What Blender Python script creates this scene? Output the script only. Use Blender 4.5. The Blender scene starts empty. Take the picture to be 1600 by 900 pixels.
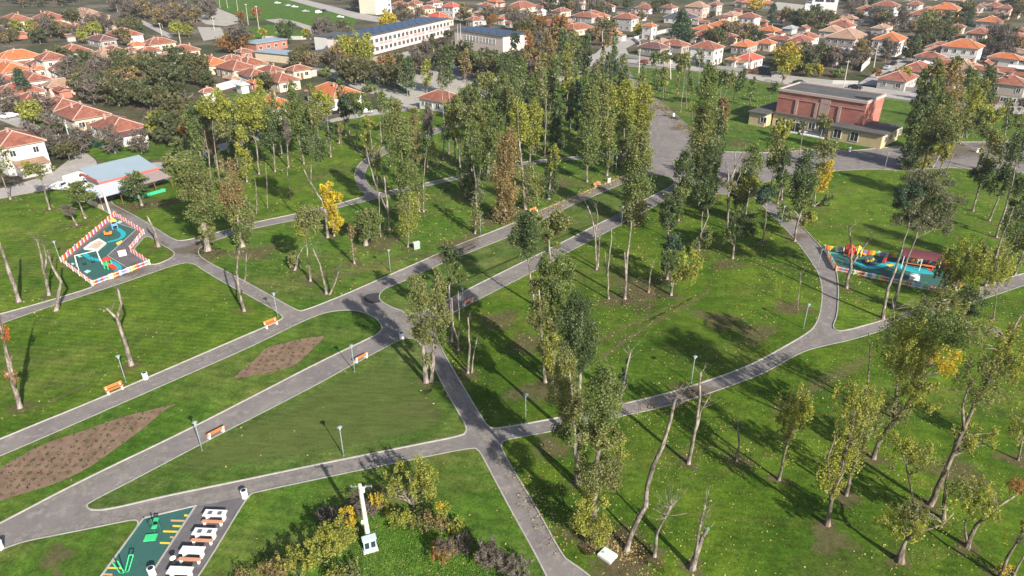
import bpy, bmesh, math, random
import numpy as np
from mathutils import Vector, Matrix
from mathutils.geometry import tessellate_polygon

# ---------------------------------------------------------------- camera, world, sun, exposure
CAM_H, PITCH, FPX = 45.0, math.radians(27.5), 1067.0
sc = bpy.context.scene
COL = sc.collection
cam_d = bpy.data.cameras.new("camera"); cam = bpy.data.objects.new("camera", cam_d); COL.objects.link(cam)
cam.location = (0, 0, CAM_H); cam.rotation_euler = (math.pi/2 - PITCH, 0, 0)
cam_d.sensor_width = 36.0; cam_d.lens = FPX/1600*36.0; cam_d.clip_start = 0.5; cam_d.clip_end = 6000
sc.camera = cam
SUN_AZ = math.radians(180-33.0)      # compass direction (from +Y towards +X) in which the sun stands
SUN_EL = math.radians(30.0)
w = bpy.data.worlds.new("World"); sc.world = w; w.use_nodes = True
nt = w.node_tree; nt.nodes.clear()
sky = nt.nodes.new("ShaderNodeTexSky"); sky.sky_type = 'NISHITA'; sky.sun_disc = False
sky.sun_elevation = SUN_EL; sky.sun_rotation = SUN_AZ; sky.air_density = 1.0; sky.dust_density = 1.6
bg = nt.nodes.new("ShaderNodeBackground"); bg.inputs[1].default_value = 0.09
wo = nt.nodes.new("ShaderNodeOutputWorld")
nt.links.new(sky.outputs[0], bg.inputs[0]); nt.links.new(bg.outputs[0], wo.inputs[0])
sd = bpy.data.lights.new("sun", 'SUN'); sd.energy = 5.0; sd.angle = math.radians(0.6); sd.color = (1.0, 0.95, 0.87)
sun = bpy.data.objects.new("sun", sd); COL.objects.link(sun)
sv = Vector((math.sin(SUN_AZ)*math.cos(SUN_EL), math.cos(SUN_AZ)*math.cos(SUN_EL), math.sin(SUN_EL)))
sun.rotation_euler = sv.to_track_quat('Z', 'Y').to_euler(); sun.location = (60, -60, 90)
sc.view_settings.view_transform = 'Standard'; sc.view_settings.look = 'None'
sc.view_settings.exposure = 0.88; sc.view_settings.gamma = 1.0; sc.view_settings.use_curve_mapping = False
sc.render.engine = 'CYCLES'
cy = sc.cycles; cy.max_bounces = 5; cy.diffuse_bounces = 2; cy.glossy_bounces = 2; cy.transmission_bounces = 3
cy.transparent_max_bounces = 6; cy.volume_bounces = 0; cy.use_denoising = True
cy.denoising_prefilter = 'ACCURATE'
cy.caustics_reflective = False; cy.caustics_refractive = False

# ---------------------------------------------------------------- helpers
CT, ST = math.cos(PITCH), math.sin(PITCH)
def ray(px, py):
    a = (px-800)/FPX; b = (450-py)/FPX
    return Vector((a, CT+b*ST, -ST+b*CT))
def G(px, py, z=0.0):
    d = ray(px, py); t = (z-CAM_H)/d.z
    return Vector((d.x*t, d.y*t, z))
def onY(px, py, Y):
    d = ray(px, py); t = Y/d.y
    return Vector((d.x*t, Y, CAM_H+d.z*t))
def proj(p):
    x, y, z = p[0], p[1], p[2]-CAM_H
    d = y*CT - z*ST; u = y*ST + z*CT
    return 800+FPX*x/d, 450-FPX*u/d
def pxm(P):
    return FPX/(P[1]*CT-(P[2]-CAM_H)*ST)
def pts(s):
    return [tuple(float(v) for v in q.split(',')) for q in s.split()]

class MB:
    def __init__(self): self.v = []; self.f = []; self.m = []
    def poly(self, vs, m=0):
        n = len(self.v); self.v += [tuple(v) for v in vs]; self.f.append(tuple(range(n, n+len(vs)))); self.m.append(m)
    def box(self, c, s, rz=0.0, m=0, tilt=0.0):
        cx, cy_, cz = c; sx, sy, sz = s[0]/2, s[1]/2, s[2]/2
        R = Matrix.Rotation(rz, 3, 'Z') @ Matrix.Rotation(tilt, 3, 'X')
        n = len(self.v)
        for dz in (-1, 1):
            for dx, dy in ((-1, -1), (1, -1), (1, 1), (-1, 1)):
                q = R @ Vector((dx*sx, dy*sy, dz*sz)); self.v.append((cx+q.x, cy_+q.y, cz+q.z))
        for f in ((0, 3, 2, 1), (4, 5, 6, 7), (0, 1, 5, 4), (1, 2, 6, 5), (2, 3, 7, 6), (3, 0, 4, 7)):
            self.f.append(tuple(n+i for i in f)); self.m.append(m)
    def tube(self, path, radii, k=6, m=0, cap=True):
        P = [Vector(p) for p in path]; n0 = len(self.v); up = Vector((0.31, 0.95, 0.05))
        if not hasattr(radii, '__len__'): radii = [radii]*len(P)
        for i, p in enumerate(P):
            t = (P[min(i+1, len(P)-1)]-P[max(i-1, 0)])
            if t.length < 1e-6: t = Vector((0, 0, 1))
            t.normalize(); a = t.cross(up)
            if a.length < 1e-3: a = t.cross(Vector((1, 0, 0)))
            a.normalize(); b = t.cross(a)
            for j in range(k):
                an = 2*math.pi*j/k; q = p + (a*math.cos(an)+b*math.sin(an))*radii[i]; self.v.append(tuple(q))
        for i in range(len(P)-1):
            for j in range(k):
                self.f.append((n0+i*k+j, n0+i*k+(j+1) % k, n0+(i+1)*k+(j+1) % k, n0+(i+1)*k+j)); self.m.append(m)
        if cap:
            self.f.append(tuple(n0+(len(P)-1)*k+j for j in range(k))); self.m.append(m)
            self.f.append(tuple(n0+j for j in reversed(range(k)))); self.m.append(m)
    def lathe(self, prof, k=12, c=(0, 0, 0), m=0):
        n0 = len(self.v)
        for r, z in prof:
            for j in range(k):
                an = 2*math.pi*j/k; self.v.append((c[0]+r*math.cos(an), c[1]+r*math.sin(an), c[2]+z))
        for i in range(len(prof)-1):
            for j in range(k):
                self.f.append((n0+i*k+j, n0+i*k+(j+1) % k, n0+(i+1)*k+(j+1) % k, n0+(i+1)*k+j)); self.m.append(m)
        self.f.append(tuple(n0+(len(prof)-1)*k+j for j in range(k))); self.m.append(m)
        self.f.append(tuple(n0+j for j in reversed(range(k)))); self.m.append(m)
    def build(self, name, mats, parent=None, smooth=False, kind=None):
        me = bpy.data.meshes.new(name); me.from_pydata(self.v, [], self.f)
        if not isinstance(mats, (list, tuple)): mats = [mats]
        for mt in mats: me.materials.append(mt)
        if len(mats) > 1: me.polygons.foreach_set('material_index', self.m)
        if smooth: me.polygons.foreach_set('use_smooth', [True]*len(me.polygons))
        me.update()
        o = bpy.data.objects.new(name, me); COL.objects.link(o)
        if parent: o.parent = parent
        if kind: o['kind'] = kind
        return o

THINGS = []   # (object, fixed label or None, look phrase)
def thing(name, cat, loc=(0, 0, 0), rz=0.0, label=None, look=None, group=None, px=None):
    o = bpy.data.objects.new(name, None); COL.objects.link(o); o.empty_display_size = 0.3
    o.location = loc; o.rotation_euler = (0, 0, rz); o['category'] = cat
    if group: o['group'] = group
    THINGS.append((o, label, look))
    return o
def copy_thing(src, loc, rz, scale=1.0, label=None, look=None, group=None):
    r = src.copy(); COL.objects.link(r); r.location = loc; r.rotation_euler = (0, 0, rz); r.scale = (scale,)*3
    if group: r['group'] = group
    for ch in list(src.children):
        c = ch.copy(); COL.objects.link(c); c.parent = r
        for g2 in list(ch.children):
            d = g2.copy(); COL.objects.link(d); d.parent = c
    THINGS.append((r, label, look))
    return r

# ---------------------------------------------------------------- materials
def new_mat(name):
    m = bpy.data.materials.new(name); m.use_nodes = True; t = m.node_tree; t.nodes.clear()
    out = t.nodes.new("ShaderNodeOutputMaterial"); return m, t, out
def N(t, kind, **kw):
    n = t.nodes.new(kind)
    for k, v in kw.items():
        if k.startswith('i_'):
            key = k[2:]; key = int(key) if key.isdigit() else key.replace('_', ' ')
            n.inputs[key].default_value = v
        else: setattr(n, k, v)
    return n
def ramp(t, fac, stops):
    r = t.nodes.new("ShaderNodeValToRGB"); e = r.color_ramp.elements
    while len(e) < len(stops): e.new(0.5)
    for i, (p, c) in enumerate(stops):
        e[i].position = p; e[i].color = (c[0], c[1], c[2], 1) if hasattr(c, '__len__') else (c, c, c, 1)
    t.links.new(fac, r.inputs[0]); return r.outputs[0]
def mixc(t, fac, a, b, bt='MIX'):
    n = t.nodes.new("ShaderNodeMix"); n.data_type = 'RGBA'; n.blend_type = bt
    for s, v in ((n.inputs[0], fac), (n.inputs[6], a), (n.inputs[7], b)):
        if hasattr(v, 'is_output'): t.links.new(v, s)
        elif hasattr(v, '__len__'): s.default_value = (v[0], v[1], v[2], 1)
        else: s.default_value = v
    return n.outputs[2]
def noise(t, vec, scale, detail=4, rough=0.55, dist=0.0):
    n = N(t, "ShaderNodeTexNoise"); n.inputs['Scale'].default_value = scale; n.inputs['Detail'].default_value = detail
    n.inputs['Roughness'].default_value = rough; n.inputs['Distortion'].default_value = dist
    t.links.new(vec, n.inputs['Vector']); return n.outputs[0]
def wpos(t): return N(t, "ShaderNodeNewGeometry").outputs['Position']
def mapped(t, vec, rot=0, sc_=(1, 1, 1)):
    n = N(t, "ShaderNodeMapping"); n.inputs['Rotation'].default_value = (0, 0, rot); n.inputs['Scale'].default_value = sc_
    t.links.new(vec, n.inputs['Vector']); return n.outputs[0]
def principled(t, out, col, rough=0.8, bump=None, bstr=0.3, metal=0.0, spec=0.3):
    p = N(t, "ShaderNodeBsdfPrincipled"); p.inputs['Roughness'].default_value = rough; p.inputs['Metallic'].default_value = metal
    p.inputs['Specular IOR Level'].default_value = spec
    if hasattr(col, 'is_output'): t.links.new(col, p.inputs['Base Color'])
    else: p.inputs['Base Color'].default_value = (col[0], col[1], col[2], 1)
    if bump is not None:
        b = N(t, "ShaderNodeBump"); b.inputs['Strength'].default_value = bstr; b.inputs['Distance'].default_value = 0.1
        t.links.new(bump, b.inputs['Height']); t.links.new(b.outputs[0], p.inputs['Normal'])
    t.links.new(p.outputs[0], out.inputs[0]); return p
MC = {}
def plain(name, c, rough=0.7, var=0.18, scale=3.0, metal=0.0, spec=0.3):
    if name in MC: return MC[name]
    m, t, out = new_mat(name); g = N(t, "ShaderNodeTexCoord").outputs['Object']
    n = noise(t, g, scale, 5, 0.6)
    col = mixc(t, n, tuple(x*(1-var) for x in c), tuple(min(1, x*(1+var)) for x in c))
    principled(t, out, col, rough, n, 0.15, metal, spec); MC[name] = m; return m

def grass_mat(name, base, light, dry, dry_amt=0.35, stripes=0.0, sdir=0.0, patch=0.06):
    m, t, out = new_mat(name); g = wpos(t)
    n1 = noise(t, g, patch, 5, 0.6, 0.4); n2 = noise(t, g, 0.55, 6, 0.65); n3 = noise(t, g, 4.5, 4, 0.75)
    c = mixc(t, ramp(t, n1, [(0.36, 0), (0.64, 1)]), base, light)
    dn = noise(t, mapped(t, g, sdir, (0.35, 1, 1)), 0.11, 6, 0.7, 0.8)
    c = mixc(t, ramp(t, dn, [(0.62-dry_amt*0.4, 0), (0.86-dry_amt*0.4, 0.75)]), c, dry)
    c = mixc(t, ramp(t, n2, [(0.28, 0.42), (0.66, 1.0)]), (0.012, 0.022, 0.003), c, 'MIX')
    c = mixc(t, 1.0, c, ramp(t, n3, [(0.28, 0.5), (0.72, 1.5)]), 'MULTIPLY')
    n5 = noise(t, g, 0.24, 6, 0.7, 0.6); c = mixc(t, 1.0, c, ramp(t, n5, [(0.34, (0.74, 0.84, 0.8)), (0.66, (1.30, 1.12, 1.2))]), 'MULTIPLY')
    if stripes > 0:
        wv = N(t, "ShaderNodeTexWave", wave_type='BANDS', bands_direction='Y'); wv.inputs['Scale'].default_value = 0.45
        wv.inputs['Distortion'].default_value = 1.6; wv.inputs['Detail'].default_value = 3; wv.inputs['Detail Scale'].default_value = 0.6
        t.links.new(mapped(t, g, sdir, (0.18, 1, 1)), wv.inputs['Vector'])
        c = mixc(t, 1.0, c, ramp(t, wv.outputs[0], [(0, 1-stripes), (1, 1+stripes)]), 'MULTIPLY')
    principled(t, out, c, 0.95, n3, 0.6, spec=0.05); return m
GR = (0.062, 0.123, 0.011); GL = (0.118, 0.190, 0.019); GD = (0.150, 0.155, 0.046)
M_LAWN = grass_mat("mown_lawn", GR, GL, GD, 0.30, 0.10, math.radians(38))
M_LAWN2 = grass_mat("mown_lawn_second", (0.050, 0.116, 0.012), (0.095, 0.176, 0.021), GD, 0.42, 0.08, math.radians(55))
M_DRY = grass_mat("thin_dry_lawn", (0.062, 0.122, 0.018), (0.098, 0.155, 0.030), (0.145, 0.155, 0.055), 0.42, 0.07, math.radians(30), 0.12)
M_LEAFY = grass_mat("leafy_lawn", (0.048, 0.104, 0.008), (0.102, 0.170, 0.015), (0.120, 0.120, 0.036), 0.30, 0.05, math.radians(40), 0.09)
M_ROUGH = grass_mat("rough_grass", (0.055, 0.130, 0.014), (0.100, 0.190, 0.024), (0.12, 0.13, 0.04), 0.3, 0.0, 0, 0.3)

def asphalt_mat(name, c, light):
    m, t, out = new_mat(name); g = wpos(t)
    n1 = noise(t, g, 0.22, 7, 0.68, 0.5); n2 = noise(t, g, 6.0, 4, 0.8); n3 = noise(t, g, 0.9, 6, 0.7)
    col = mixc(t, ramp(t, n1, [(0.42, 0), (0.72, 0.8)]), c, light)
    col = mixc(t, ramp(t, n3, [(0.52, 0), (0.70, 0.7)]), col, tuple(x*1.3 for x in light))
    n4 = noise(t, g, 0.45, 7, 0.75, 1.2); col = mixc(t, ramp(t, n4, [(0.60, 0), (0.72, 0.55)]), col, tuple(x*0.55 for x in c))
    col = mixc(t, 1.0, col, ramp(t, n2, [(0.2, 0.86), (0.8, 1.12)]), 'MULTIPLY')
    principled(t, out, col, 0.9, n2, 0.15, spec=0.15); return m
M_ASPH = asphalt_mat("asphalt_path", (0.162, 0.144, 0.136), (0.245, 0.216, 0.192))
M_STREET = asphalt_mat("street_surface", (0.30, 0.275, 0.25), (0.40, 0.36, 0.32))
M_GRAVEL = asphalt_mat("gravel_yard", (0.30, 0.275, 0.235), (0.42, 0.39, 0.33))
M_DARKASPH = asphalt_mat("dark_asphalt", (0.105, 0.096, 0.10), (0.15, 0.138, 0.135))
M_KERB = plain("kerb_concrete", (0.33, 0.31, 0.28), 0.9, 0.5, 1.2)
M_CONC = plain("pale_concrete", (0.55, 0.53, 0.50), 0.85, 0.2, 2.0)
M_RUBBER = plain("green_rubber", (0.030, 0.098, 0.082), 0.9, 0.25, 1.4)

def town_ground():
    m, t, out = new_mat("town_ground"); g = wpos(t)
    n1 = noise(t, g, 0.035, 6, 0.65, 0.6); n2 = noise(t, g, 0.4, 6, 0.7); n3 = noise(t, g, 0.09, 5, 0.6)
    c = ramp(t, n1, [(0.30, (0.040, 0.050, 0.02)), (0.44, (0.060, 0.062, 0.030)), (0.54, (0.105, 0.082, 0.055)), (0.70, (0.19, 0.16, 0.125))])
    c = mixc(t, ramp(t, n3, [(0.60, 0), (0.66, 0.8)]), c, (0.05, 0.085, 0.022))
    c = mixc(t, 1.0, c, ramp(t, n2, [(0.25, 0.6), (0.75, 1.45)]), 'MULTIPLY')
    principled(t, out, c, 0.95, n2, 0.5, spec=0.05); return m
M_TOWN = town_ground()
def soil_mat(name, c1, c2):
    m, t, out = new_mat(name); g = wpos(t)
    n1 = noise(t, g, 0.8, 7, 0.75); n2 = noise(t, g, 7.0, 4, 0.8)
    c = mixc(t, ramp(t, n1, [(0.35, 0), (0.65, 1)]), c1, c2)
    c = mixc(t, 1.0, c, ramp(t, n2, [(0.2, 0.62), (0.8, 1.4)]), 'MULTIPLY')
    principled(t, out, c, 0.95, n2, 0.8, spec=0.05); return m
M_SOIL = soil_mat("flower_bed_soil", (0.15, 0.095, 0.066), (0.24, 0.165, 0.115))
def soil_patch_mat(name='worn_soil_patch', ca=(0.085, 0.075, 0.035), cb=(0.21, 0.15, 0.095), top=0.5, lo=0.80):
    m, t, out = new_mat(name); g = wpos(t)
    at = N(t, "ShaderNodeAttribute", attribute_name="fade").outputs['Fac']
    n1 = noise(t, mapped(t, g, math.radians(38), (0.3, 1.5, 1)) if 'dry' in name else g, 1.3, 6, 0.75); n2 = noise(t, g, 5.0, 4, 0.8)
    c = mixc(t, n2, ca, cb)
    c = mixc(t, 1.0, c, ramp(t, n1, [(0.35, 0.72), (0.65, 1.22)]), 'MULTIPLY')
    a = N(t, "ShaderNodeMath", operation='ADD'); t.links.new(at, a.inputs[0]); t.links.new(n1, a.inputs[1])
    f = ramp(t, a.outputs[0], [(lo, 0), (lo+0.35, top)])
    d = N(t, "ShaderNodeBsdfDiffuse"); t.links.new(c, d.inputs[0]); tr = N(t, "ShaderNodeBsdfTransparent")
    mx = N(t, "ShaderNodeMixShader"); t.links.new(f, mx.inputs[0]); t.links.new(tr.outputs[0], mx.inputs[1]); t.links.new(d.outputs[0], mx.inputs[2])
    t.links.new(mx.outputs[0], out.inputs[0]); return m
M_PATCH = soil_patch_mat()
M_DRYP = soil_patch_mat('dry_turf_patch', (0.085, 0.125, 0.028), (0.150, 0.172, 0.055), 0.55, 0.62)
M_TRACK = soil_patch_mat('worn_track', (0.12, 0.115, 0.045), (0.22, 0.18, 0.09), 0.42, 0.68)

def leaf_mat(name, dark, light, tr=0.44):
    m, t, out = new_mat(name)
    at = N(t, "ShaderNodeAttribute", attribute_name="tint").outputs['Fac']
    c = mixc(t, at, dark, light)
    d = N(t, "ShaderNodeBsdfDiffuse"); t.links.new(c, d.inputs[0])
    tl = N(t, "ShaderNodeBsdfTranslucent"); t.links.new(mixc(t, 1.0, c, (1.25, 1.2, 0.6), 'MULTIPLY'), tl.inputs[0])
    mx = N(t, "ShaderNodeMixShader"); mx.inputs[0].default_value = tr
    t.links.new(d.outputs[0], mx.inputs[1]); t.links.new(tl.outputs[0], mx.inputs[2])
    gl = N(t, "ShaderNodeBsdfGlossy"); gl.inputs['Roughness'].default_value = 0.45; gl.inputs[0].default_value = (1, 1, 1, 1)
    m2 = N(t, "ShaderNodeMixShader"); m2.inputs[0].default_value = 0.012
    t.links.new(mx.outputs[0], m2.inputs[1]); t.links.new(gl.outputs[0], m2.inputs[2])
    t.links.new(m2.outputs[0], out.inputs[0]); return m
LEAF = {
 'g': leaf_mat("leaf_green", (0.060, 0.090, 0.024), (0.240, 0.290, 0.095)),
 'd': leaf_mat("leaf_dark_green", (0.040, 0.068, 0.026), (0.160, 0.205, 0.080)),
 'o': leaf_mat("leaf_olive", (0.085, 0.100, 0.032), (0.320, 0.330, 0.120)),
 'y': leaf_mat("leaf_yellow_green", (0.125, 0.140, 0.024), (0.42, 0.43, 0.085)),
 'Y': leaf_mat("leaf_yellow", (0.32, 0.23, 0.02), (0.66, 0.52, 0.05)),
 'r': leaf_mat("leaf_russet", (0.230, 0.109, 0.036), (0.399, 0.210, 0.074)),
 'b': leaf_mat("leaf_olive_brown", (0.154, 0.122, 0.051), (0.346, 0.256, 0.115)),
 'G': leaf_mat("leaf_grey_green", (0.080, 0.088, 0.048), (0.240, 0.245, 0.150)),
 't': leaf_mat("leaf_blue_green", (0.038, 0.074, 0.044), (0.102, 0.154, 0.090)),
 'k': leaf_mat("twig_grey_brown", (0.075, 0.062, 0.050), (0.170, 0.142, 0.115), 0.1),
 'n': leaf_mat("leaf_garden_dark", (0.045, 0.058, 0.024), (0.160, 0.178, 0.078)), 'm': leaf_mat("leaf_garden_olive", (0.070, 0.068, 0.028), (0.185, 0.180, 0.080)),
 'R': leaf_mat("leaf_red", (0.384, 0.090, 0.026), (0.578, 0.189, 0.053)),
}
def bark_mat(name, c1, c2):
    m, t, out = new_mat(name); g = N(t, "ShaderNodeTexCoord").outputs['Object']
    n = noise(t, mapped(t, g, 0, (1, 1, 0.35)), 3.2, 6, 0.7); n2 = noise(t, g, 0.5, 3)
    c = mixc(t, ramp(t, n, [(0.42, 0), (0.60, 1)]), c1, c2)
    c = mixc(t, 1.0, c, ramp(t, n2, [(0.35, 0.6), (0.65, 1.25)]), 'MULTIPLY')
    principled(t, out, c, 0.9, n, 0.7, spec=0.1); return m
M_BARK = bark_mat("pale_bark", (0.11, 0.09, 0.072), (0.33, 0.285, 0.24))
M_BARKD = bark_mat("brown_bark", (0.11, 0.085, 0.062), (0.26, 0.215, 0.17))
M_SEAL = plain("green_wound_paint", (0.08, 0.42, 0.26), 0.6, 0.1)
# ---------------------------------------------------------------- ground sheets, paths, lawns
def smooth_poly(P, cut=1.6, it=3, closed=True):
    P = [Vector(p) for p in P]
    for k in range(it):
        Q = []; n = len(P); c = cut/(2**k)
        for i in range(n):
            a = P[i-1]; b = P[i]; d = P[(i+1) % n]
            if not closed and i in (0, n-1): Q.append(b); continue
            l1 = (a-b).length; l2 = (d-b).length
            f1 = min(0.27*l1, c); f2 = min(0.27*l2, c)
            if l1 < 0.05 or l2 < 0.05: Q.append(b); continue
            Q.append(b+(a-b)*(f1/l1)); Q.append(b+(d-b)*(f2/l2))
        P = Q
    return P
def orient(P):
    a = sum(P[i-1].x*P[i].y-P[i].x*P[i-1].y for i in range(len(P)))
    return P if a > 0 else P[::-1]
def sheet(name, P, z, mat, kind='structure'):
    mb = MB(); P = [Vector((p[0], p[1], z)) for p in P]
    tris = tessellate_polygon([P])
    mb.v = [tuple(p) for p in P]
    for tr in tris:
        a, b, c = (P[i] for i in tr)
        if (b-a).cross(c-a).z < 0: tr = (tr[0], tr[2], tr[1])
        mb.f.append(tuple(tr)); mb.m.append(0)
    return mb.build(name, mat, kind=kind)
def wpoly(s, z=0.0): return [G(x, y, z) for x, y in pts(s)]

mb = MB(); mb.poly([(-1800, -60, 0), (1800, -60, 0), (1800, 2600, 0), (-1800, 2600, 0)]); mb.build("ground", M_TOWN, kind='structure')
asph = "-80,318 0,312 82,296 140,290 165,300 205,306 270,275 330,240 450,205 530,188 600,176 700,165 850,140 920,112 935,102 967,97 1062,109 1125,117 1200,129 1435,160 1600,181 1760,205 1900,960 -300,960"
sheet("path", wpoly(asph), 0.03, M_ASPH)
Z_L, Z_K = 0.10, 0.125
LAWN_POLYS = []
M_WILD = M_ROUGH
def lawn(s, mat, cut=1.6, kerb=True, extra=True):
    P = orient(smooth_poly(wpoly(s), cut)); LAWN_POLYS.append([(p.x, p.y) for p in P])
    sheet("lawn", P, Z_L, mat)
    if kerb:
        n = len(P); mb = MB(); out = []
        for i in range(n):
            t = (P[(i+1) % n]-P[i-1]); t.z = 0
            if t.length < 1e-6: t = Vector((1, 0, 0))
            t.normalize(); nn = Vector((t.y, -t.x, 0)); out.append(P[i]+nn*0.13)
        for i in range(n):
            a, b = P[i], P[(i+1) % n]; c, d = out[(i+1) % n], out[i]
            v = lambda p, z: (p.x, p.y, z)
            mb.poly([v(a, Z_K), v(d, Z_K), v(c, Z_K), v(b, Z_K)]); mb.poly([v(d, 0.02), v(c, 0.02), v(c, Z_K), v(d, Z_K)])
            mb.poly([v(a, Z_K), v(b, Z_K), v(b, Z_L-0.04), v(a, Z_L-0.04)])
        mb.build("kerb", M_KERB, kind='structure')
lawn("-60,318 0,312 30,305 82,297 110,293 138,299 142,317 175,338 179,337 97,409 145,447 140,451 60,475 0,491 -60,508", M_LAWN)
lawn("229,368 250,382 270,393 273,399 262,407 237,416 207,394", M_LAWN, 1.0)
lawn("-60,530 10,504 87,477 172,450 225,432 282,412 302,412 315,422 357,447 400,469 442,494 440,500 400,517 240,586 150,625 27,675 -40,703 -160,760 -220,600", M_LAWN)
lawn("172,317 220,342 272,375 285,377 315,370 400,347 460,335 527,319 566,308 572,306 560,295 554,280 554,267 562,255 572,247 590,235 607,226 640,212 690,198 740,184 700,166 600,178 530,189 450,206 330,241 270,276 205,306 180,306", M_LAWN)
lawn("315,385 355,370 400,357 462,345 530,325 590,311 617,304 652,295 720,280 800,261 840,256 875,251 912,249 960,247 985,252 1002,262 985,271 832,334 795,352 710,385 675,401 562,450 540,460 475,486 465,486 400,449 317,405 309,395", M_LAWN2)
lawn("617,230 600,244 577,255 570,272 572,285 588,302 600,300 717,275 800,256 845,250 912,244 970,238 1000,232 1012,222 1004,200 1000,160 985,132 970,105 935,104 920,114 850,142 745,167 760,184 690,207 640,221", M_LAWN2)
lawn("-160,780 0,715 92,675 400,540 487,496 525,486 560,486 585,497 596,509 596,517 585,525 500,565 400,617 287,675 125,752 0,818 -160,900", M_LAWN2, 2.2)
lawn("591,465 600,452 617,447 685,415 720,401 800,369 887,325 982,284 1000,276 1017,273 1045,276 1054,283 1050,291 1017,307 980,327 925,355 892,372 822,407 737,449 690,474 655,490 637,490 600,475", M_DRY, 1.4)
lawn("136,792 140,787 212,750 350,677 400,652 500,600 550,572 625,532 642,529 652,533 665,552 680,580 700,620 727,665 728,676 720,681 500,725 400,746 250,777 175,795 145,798", M_DRY, 0.9)
lawn("687,540 681,515 690,500 695,497 785,450 825,430 890,394 927,375 1020,325 1040,312 1070,297 1090,300 1130,305 1175,305 1200,332 1240,372 1262,402 1277,425 1284,447 1283,480 1275,508 1260,522 1200,556 1162,575 1100,597 1050,613 970,632 872,653 800,666 770,670 762,666 750,647 717,592", M_LEAFY)
lawn("1185,290 1200,283 1312,267 1375,265 1415,268 1487,262 1550,268 1760,285 1900,390 1600,426 1540,447 1460,474 1395,496 1350,509 1320,517 1307,517 1301,511 1309,495 1311,450 1307,417 1282,385 1245,345 1200,310", M_LAWN)
lawn("390,774 400,771 560,737 737,701 747,704 757,722 800,804 840,875 880,960 270,960 317,895", M_LAWN2, 1.2)
lawn("-160,905 0,862 37,848 100,836 223,811 159,899 118,960 -200,960", M_LAWN2, 0.6)
lawn("792,689 800,687 867,675 975,651 1050,635 1112,615 1162,597 1200,582 1250,552 1285,542 1325,534 1375,519 1425,502 1548,465 1600,447 1760,395 2100,560 2300,960 985,960 922,899 890,877 880,870 840,795 800,731 785,702 783,693", M_LEAFY)
lawn("978,104 1062,110 1125,118 1200,130 1435,161 1600,182 1780,205 1780,236 1600,222 1480,222 1440,231 1410,228 1330,236 1290,233 1200,239 1122,237 1095,226 1085,213 1080,200 1062,185 1040,165 1015,147 1000,136", M_LAWN2)
lawn("1050,256 1057,250 1075,249 1090,252 1095,260 1083,265 1065,264", M_LAWN, 0.8)
# rough unmown corner at the bottom, flower beds
sheet("rough_grass", smooth_poly(wpoly("560,812 610,790 680,790 745,815 790,860 830,930 480,960 520,870"), 2.5), Z_L+0.03, M_ROUGH)
sheet("flower_bed_soil", smooth_poly(wpoly("510,526 475,530 415,545 400,562 362,594 400,588 452,576 465,570"), 0.4, 2), Z_L+0.05, M_SOIL)
sheet("flower_bed_soil", smooth_poly(wpoly("282,631 195,652 130,675 65,697 0,733 -60,770 -60,806 0,784 82,760 135,736 220,675 260,640"), 0.6, 2), Z_L+0.05, M_SOIL)
# little planted sprigs in the beds
rg = np.random.RandomState(5)
def in_poly(P, x, y):
    c = False; j = len(P)-1
    for i in range(len(P)):
        if (P[i][1] > y) != (P[j][1] > y) and x < (P[j][0]-P[i][0])*(y-P[i][1])/(P[j][1]-P[i][1])+P[i][0]: c = not c
        j = i
    return c
def in_poly_np(P, X, Y):
    c = np.zeros(len(X), bool); j = len(P)-1
    for i in range(len(P)):
        a, b = P[i], P[j]
        if a[1] != b[1]:
            c ^= ((a[1] > Y) != (b[1] > Y)) & (X < (b[0]-a[0])*(Y-a[1])/(b[1]-a[1])+a[0])
        j = i
    return c
# streets and yards of the town
sheet("street", wpoly("900,108 905,92 930,84 947,82 975,92 1050,97 1112,109 1200,118 1437,145 1600,167 1900,200 1900,222 1600,180 1435,159 1200,128 1125,116 1062,108 975,97 930,101"), 0.02 + 0.03, M_STREET)
sheet("street", wpoly("928,86 945,70 985,58 1045,44 1060,46 1003,62 978,76 985,90"), 0.042, M_STREET)
sheet("street", wpoly("1340,131 1374,135 1412,107 1428,92 1412,88 1385,103"), 0.042, M_STREET)
sheet("street", smooth_poly(wpoly("-60,303 0,296 75,274 115,245 98,228 60,212 0,188 -40,176 -20,168 25,182 75,203 112,222 152,252 146,291 82,296 0,311 -60,318"), 1.5), 0.05, M_STREET)
sheet("street", wpoly("150,262 270,252 340,226 445,203 528,184 600,168 700,150 700,160 600,178 530,191 450,207 335,239 270,265"), 0.048, M_STREET)
sheet("street", wpoly("430,-6 455,-6 560,20 642,36 640,43 555,29"), 0.04, M_STREET)
sheet("path", wpoly("414,31 430,36 458,37 478,46 495,60 520,62 515,53 490,42 460,33 438,29"), 0.036, M_STREET)
sheet("path", wpoly("205,28 212,26 272,56 264,60"), 0.036, M_STREET)
sheet("yard", wpoly("290,17 340,13 373,26 374,36 352,41 322,38"), 0.034, M_GRAVEL)
sheet("yard", wpoly("308,42 345,43 352,58 318,64"), 0.034, M_GRAVEL)
sheet("yard", wpoly("478,104 575,90 708,70 720,80 780,96 935,97 905,115 850,138 700,163 640,165 560,140"), 0.032, M_GRAVEL)
sheet("yard", wpoly("1200,9 1215,3 1258,8 1250,18 1212,16"), 0.034, M_GRAVEL)
sheet("grass_field", wpoly("285,-8 430,-6 560,29 545,50 500,52 440,27 400,34 372,24 338,11 290,15"), 0.025, M_ROUGH)
sheet("grass_field", wpoly("335,54 420,38 470,48 495,62 410,62 360,66"), 0.025, M_ROUGH)
sheet("grass_field", wpoly("120,232 180,205 260,200 330,205 322,222 262,248 160,254"), 0.025, M_LAWN2)
sheet("grass_field", wpoly("5,183 45,180 78,196 100,220 75,222 30,196"), 0.025, M_LAWN2)
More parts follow.
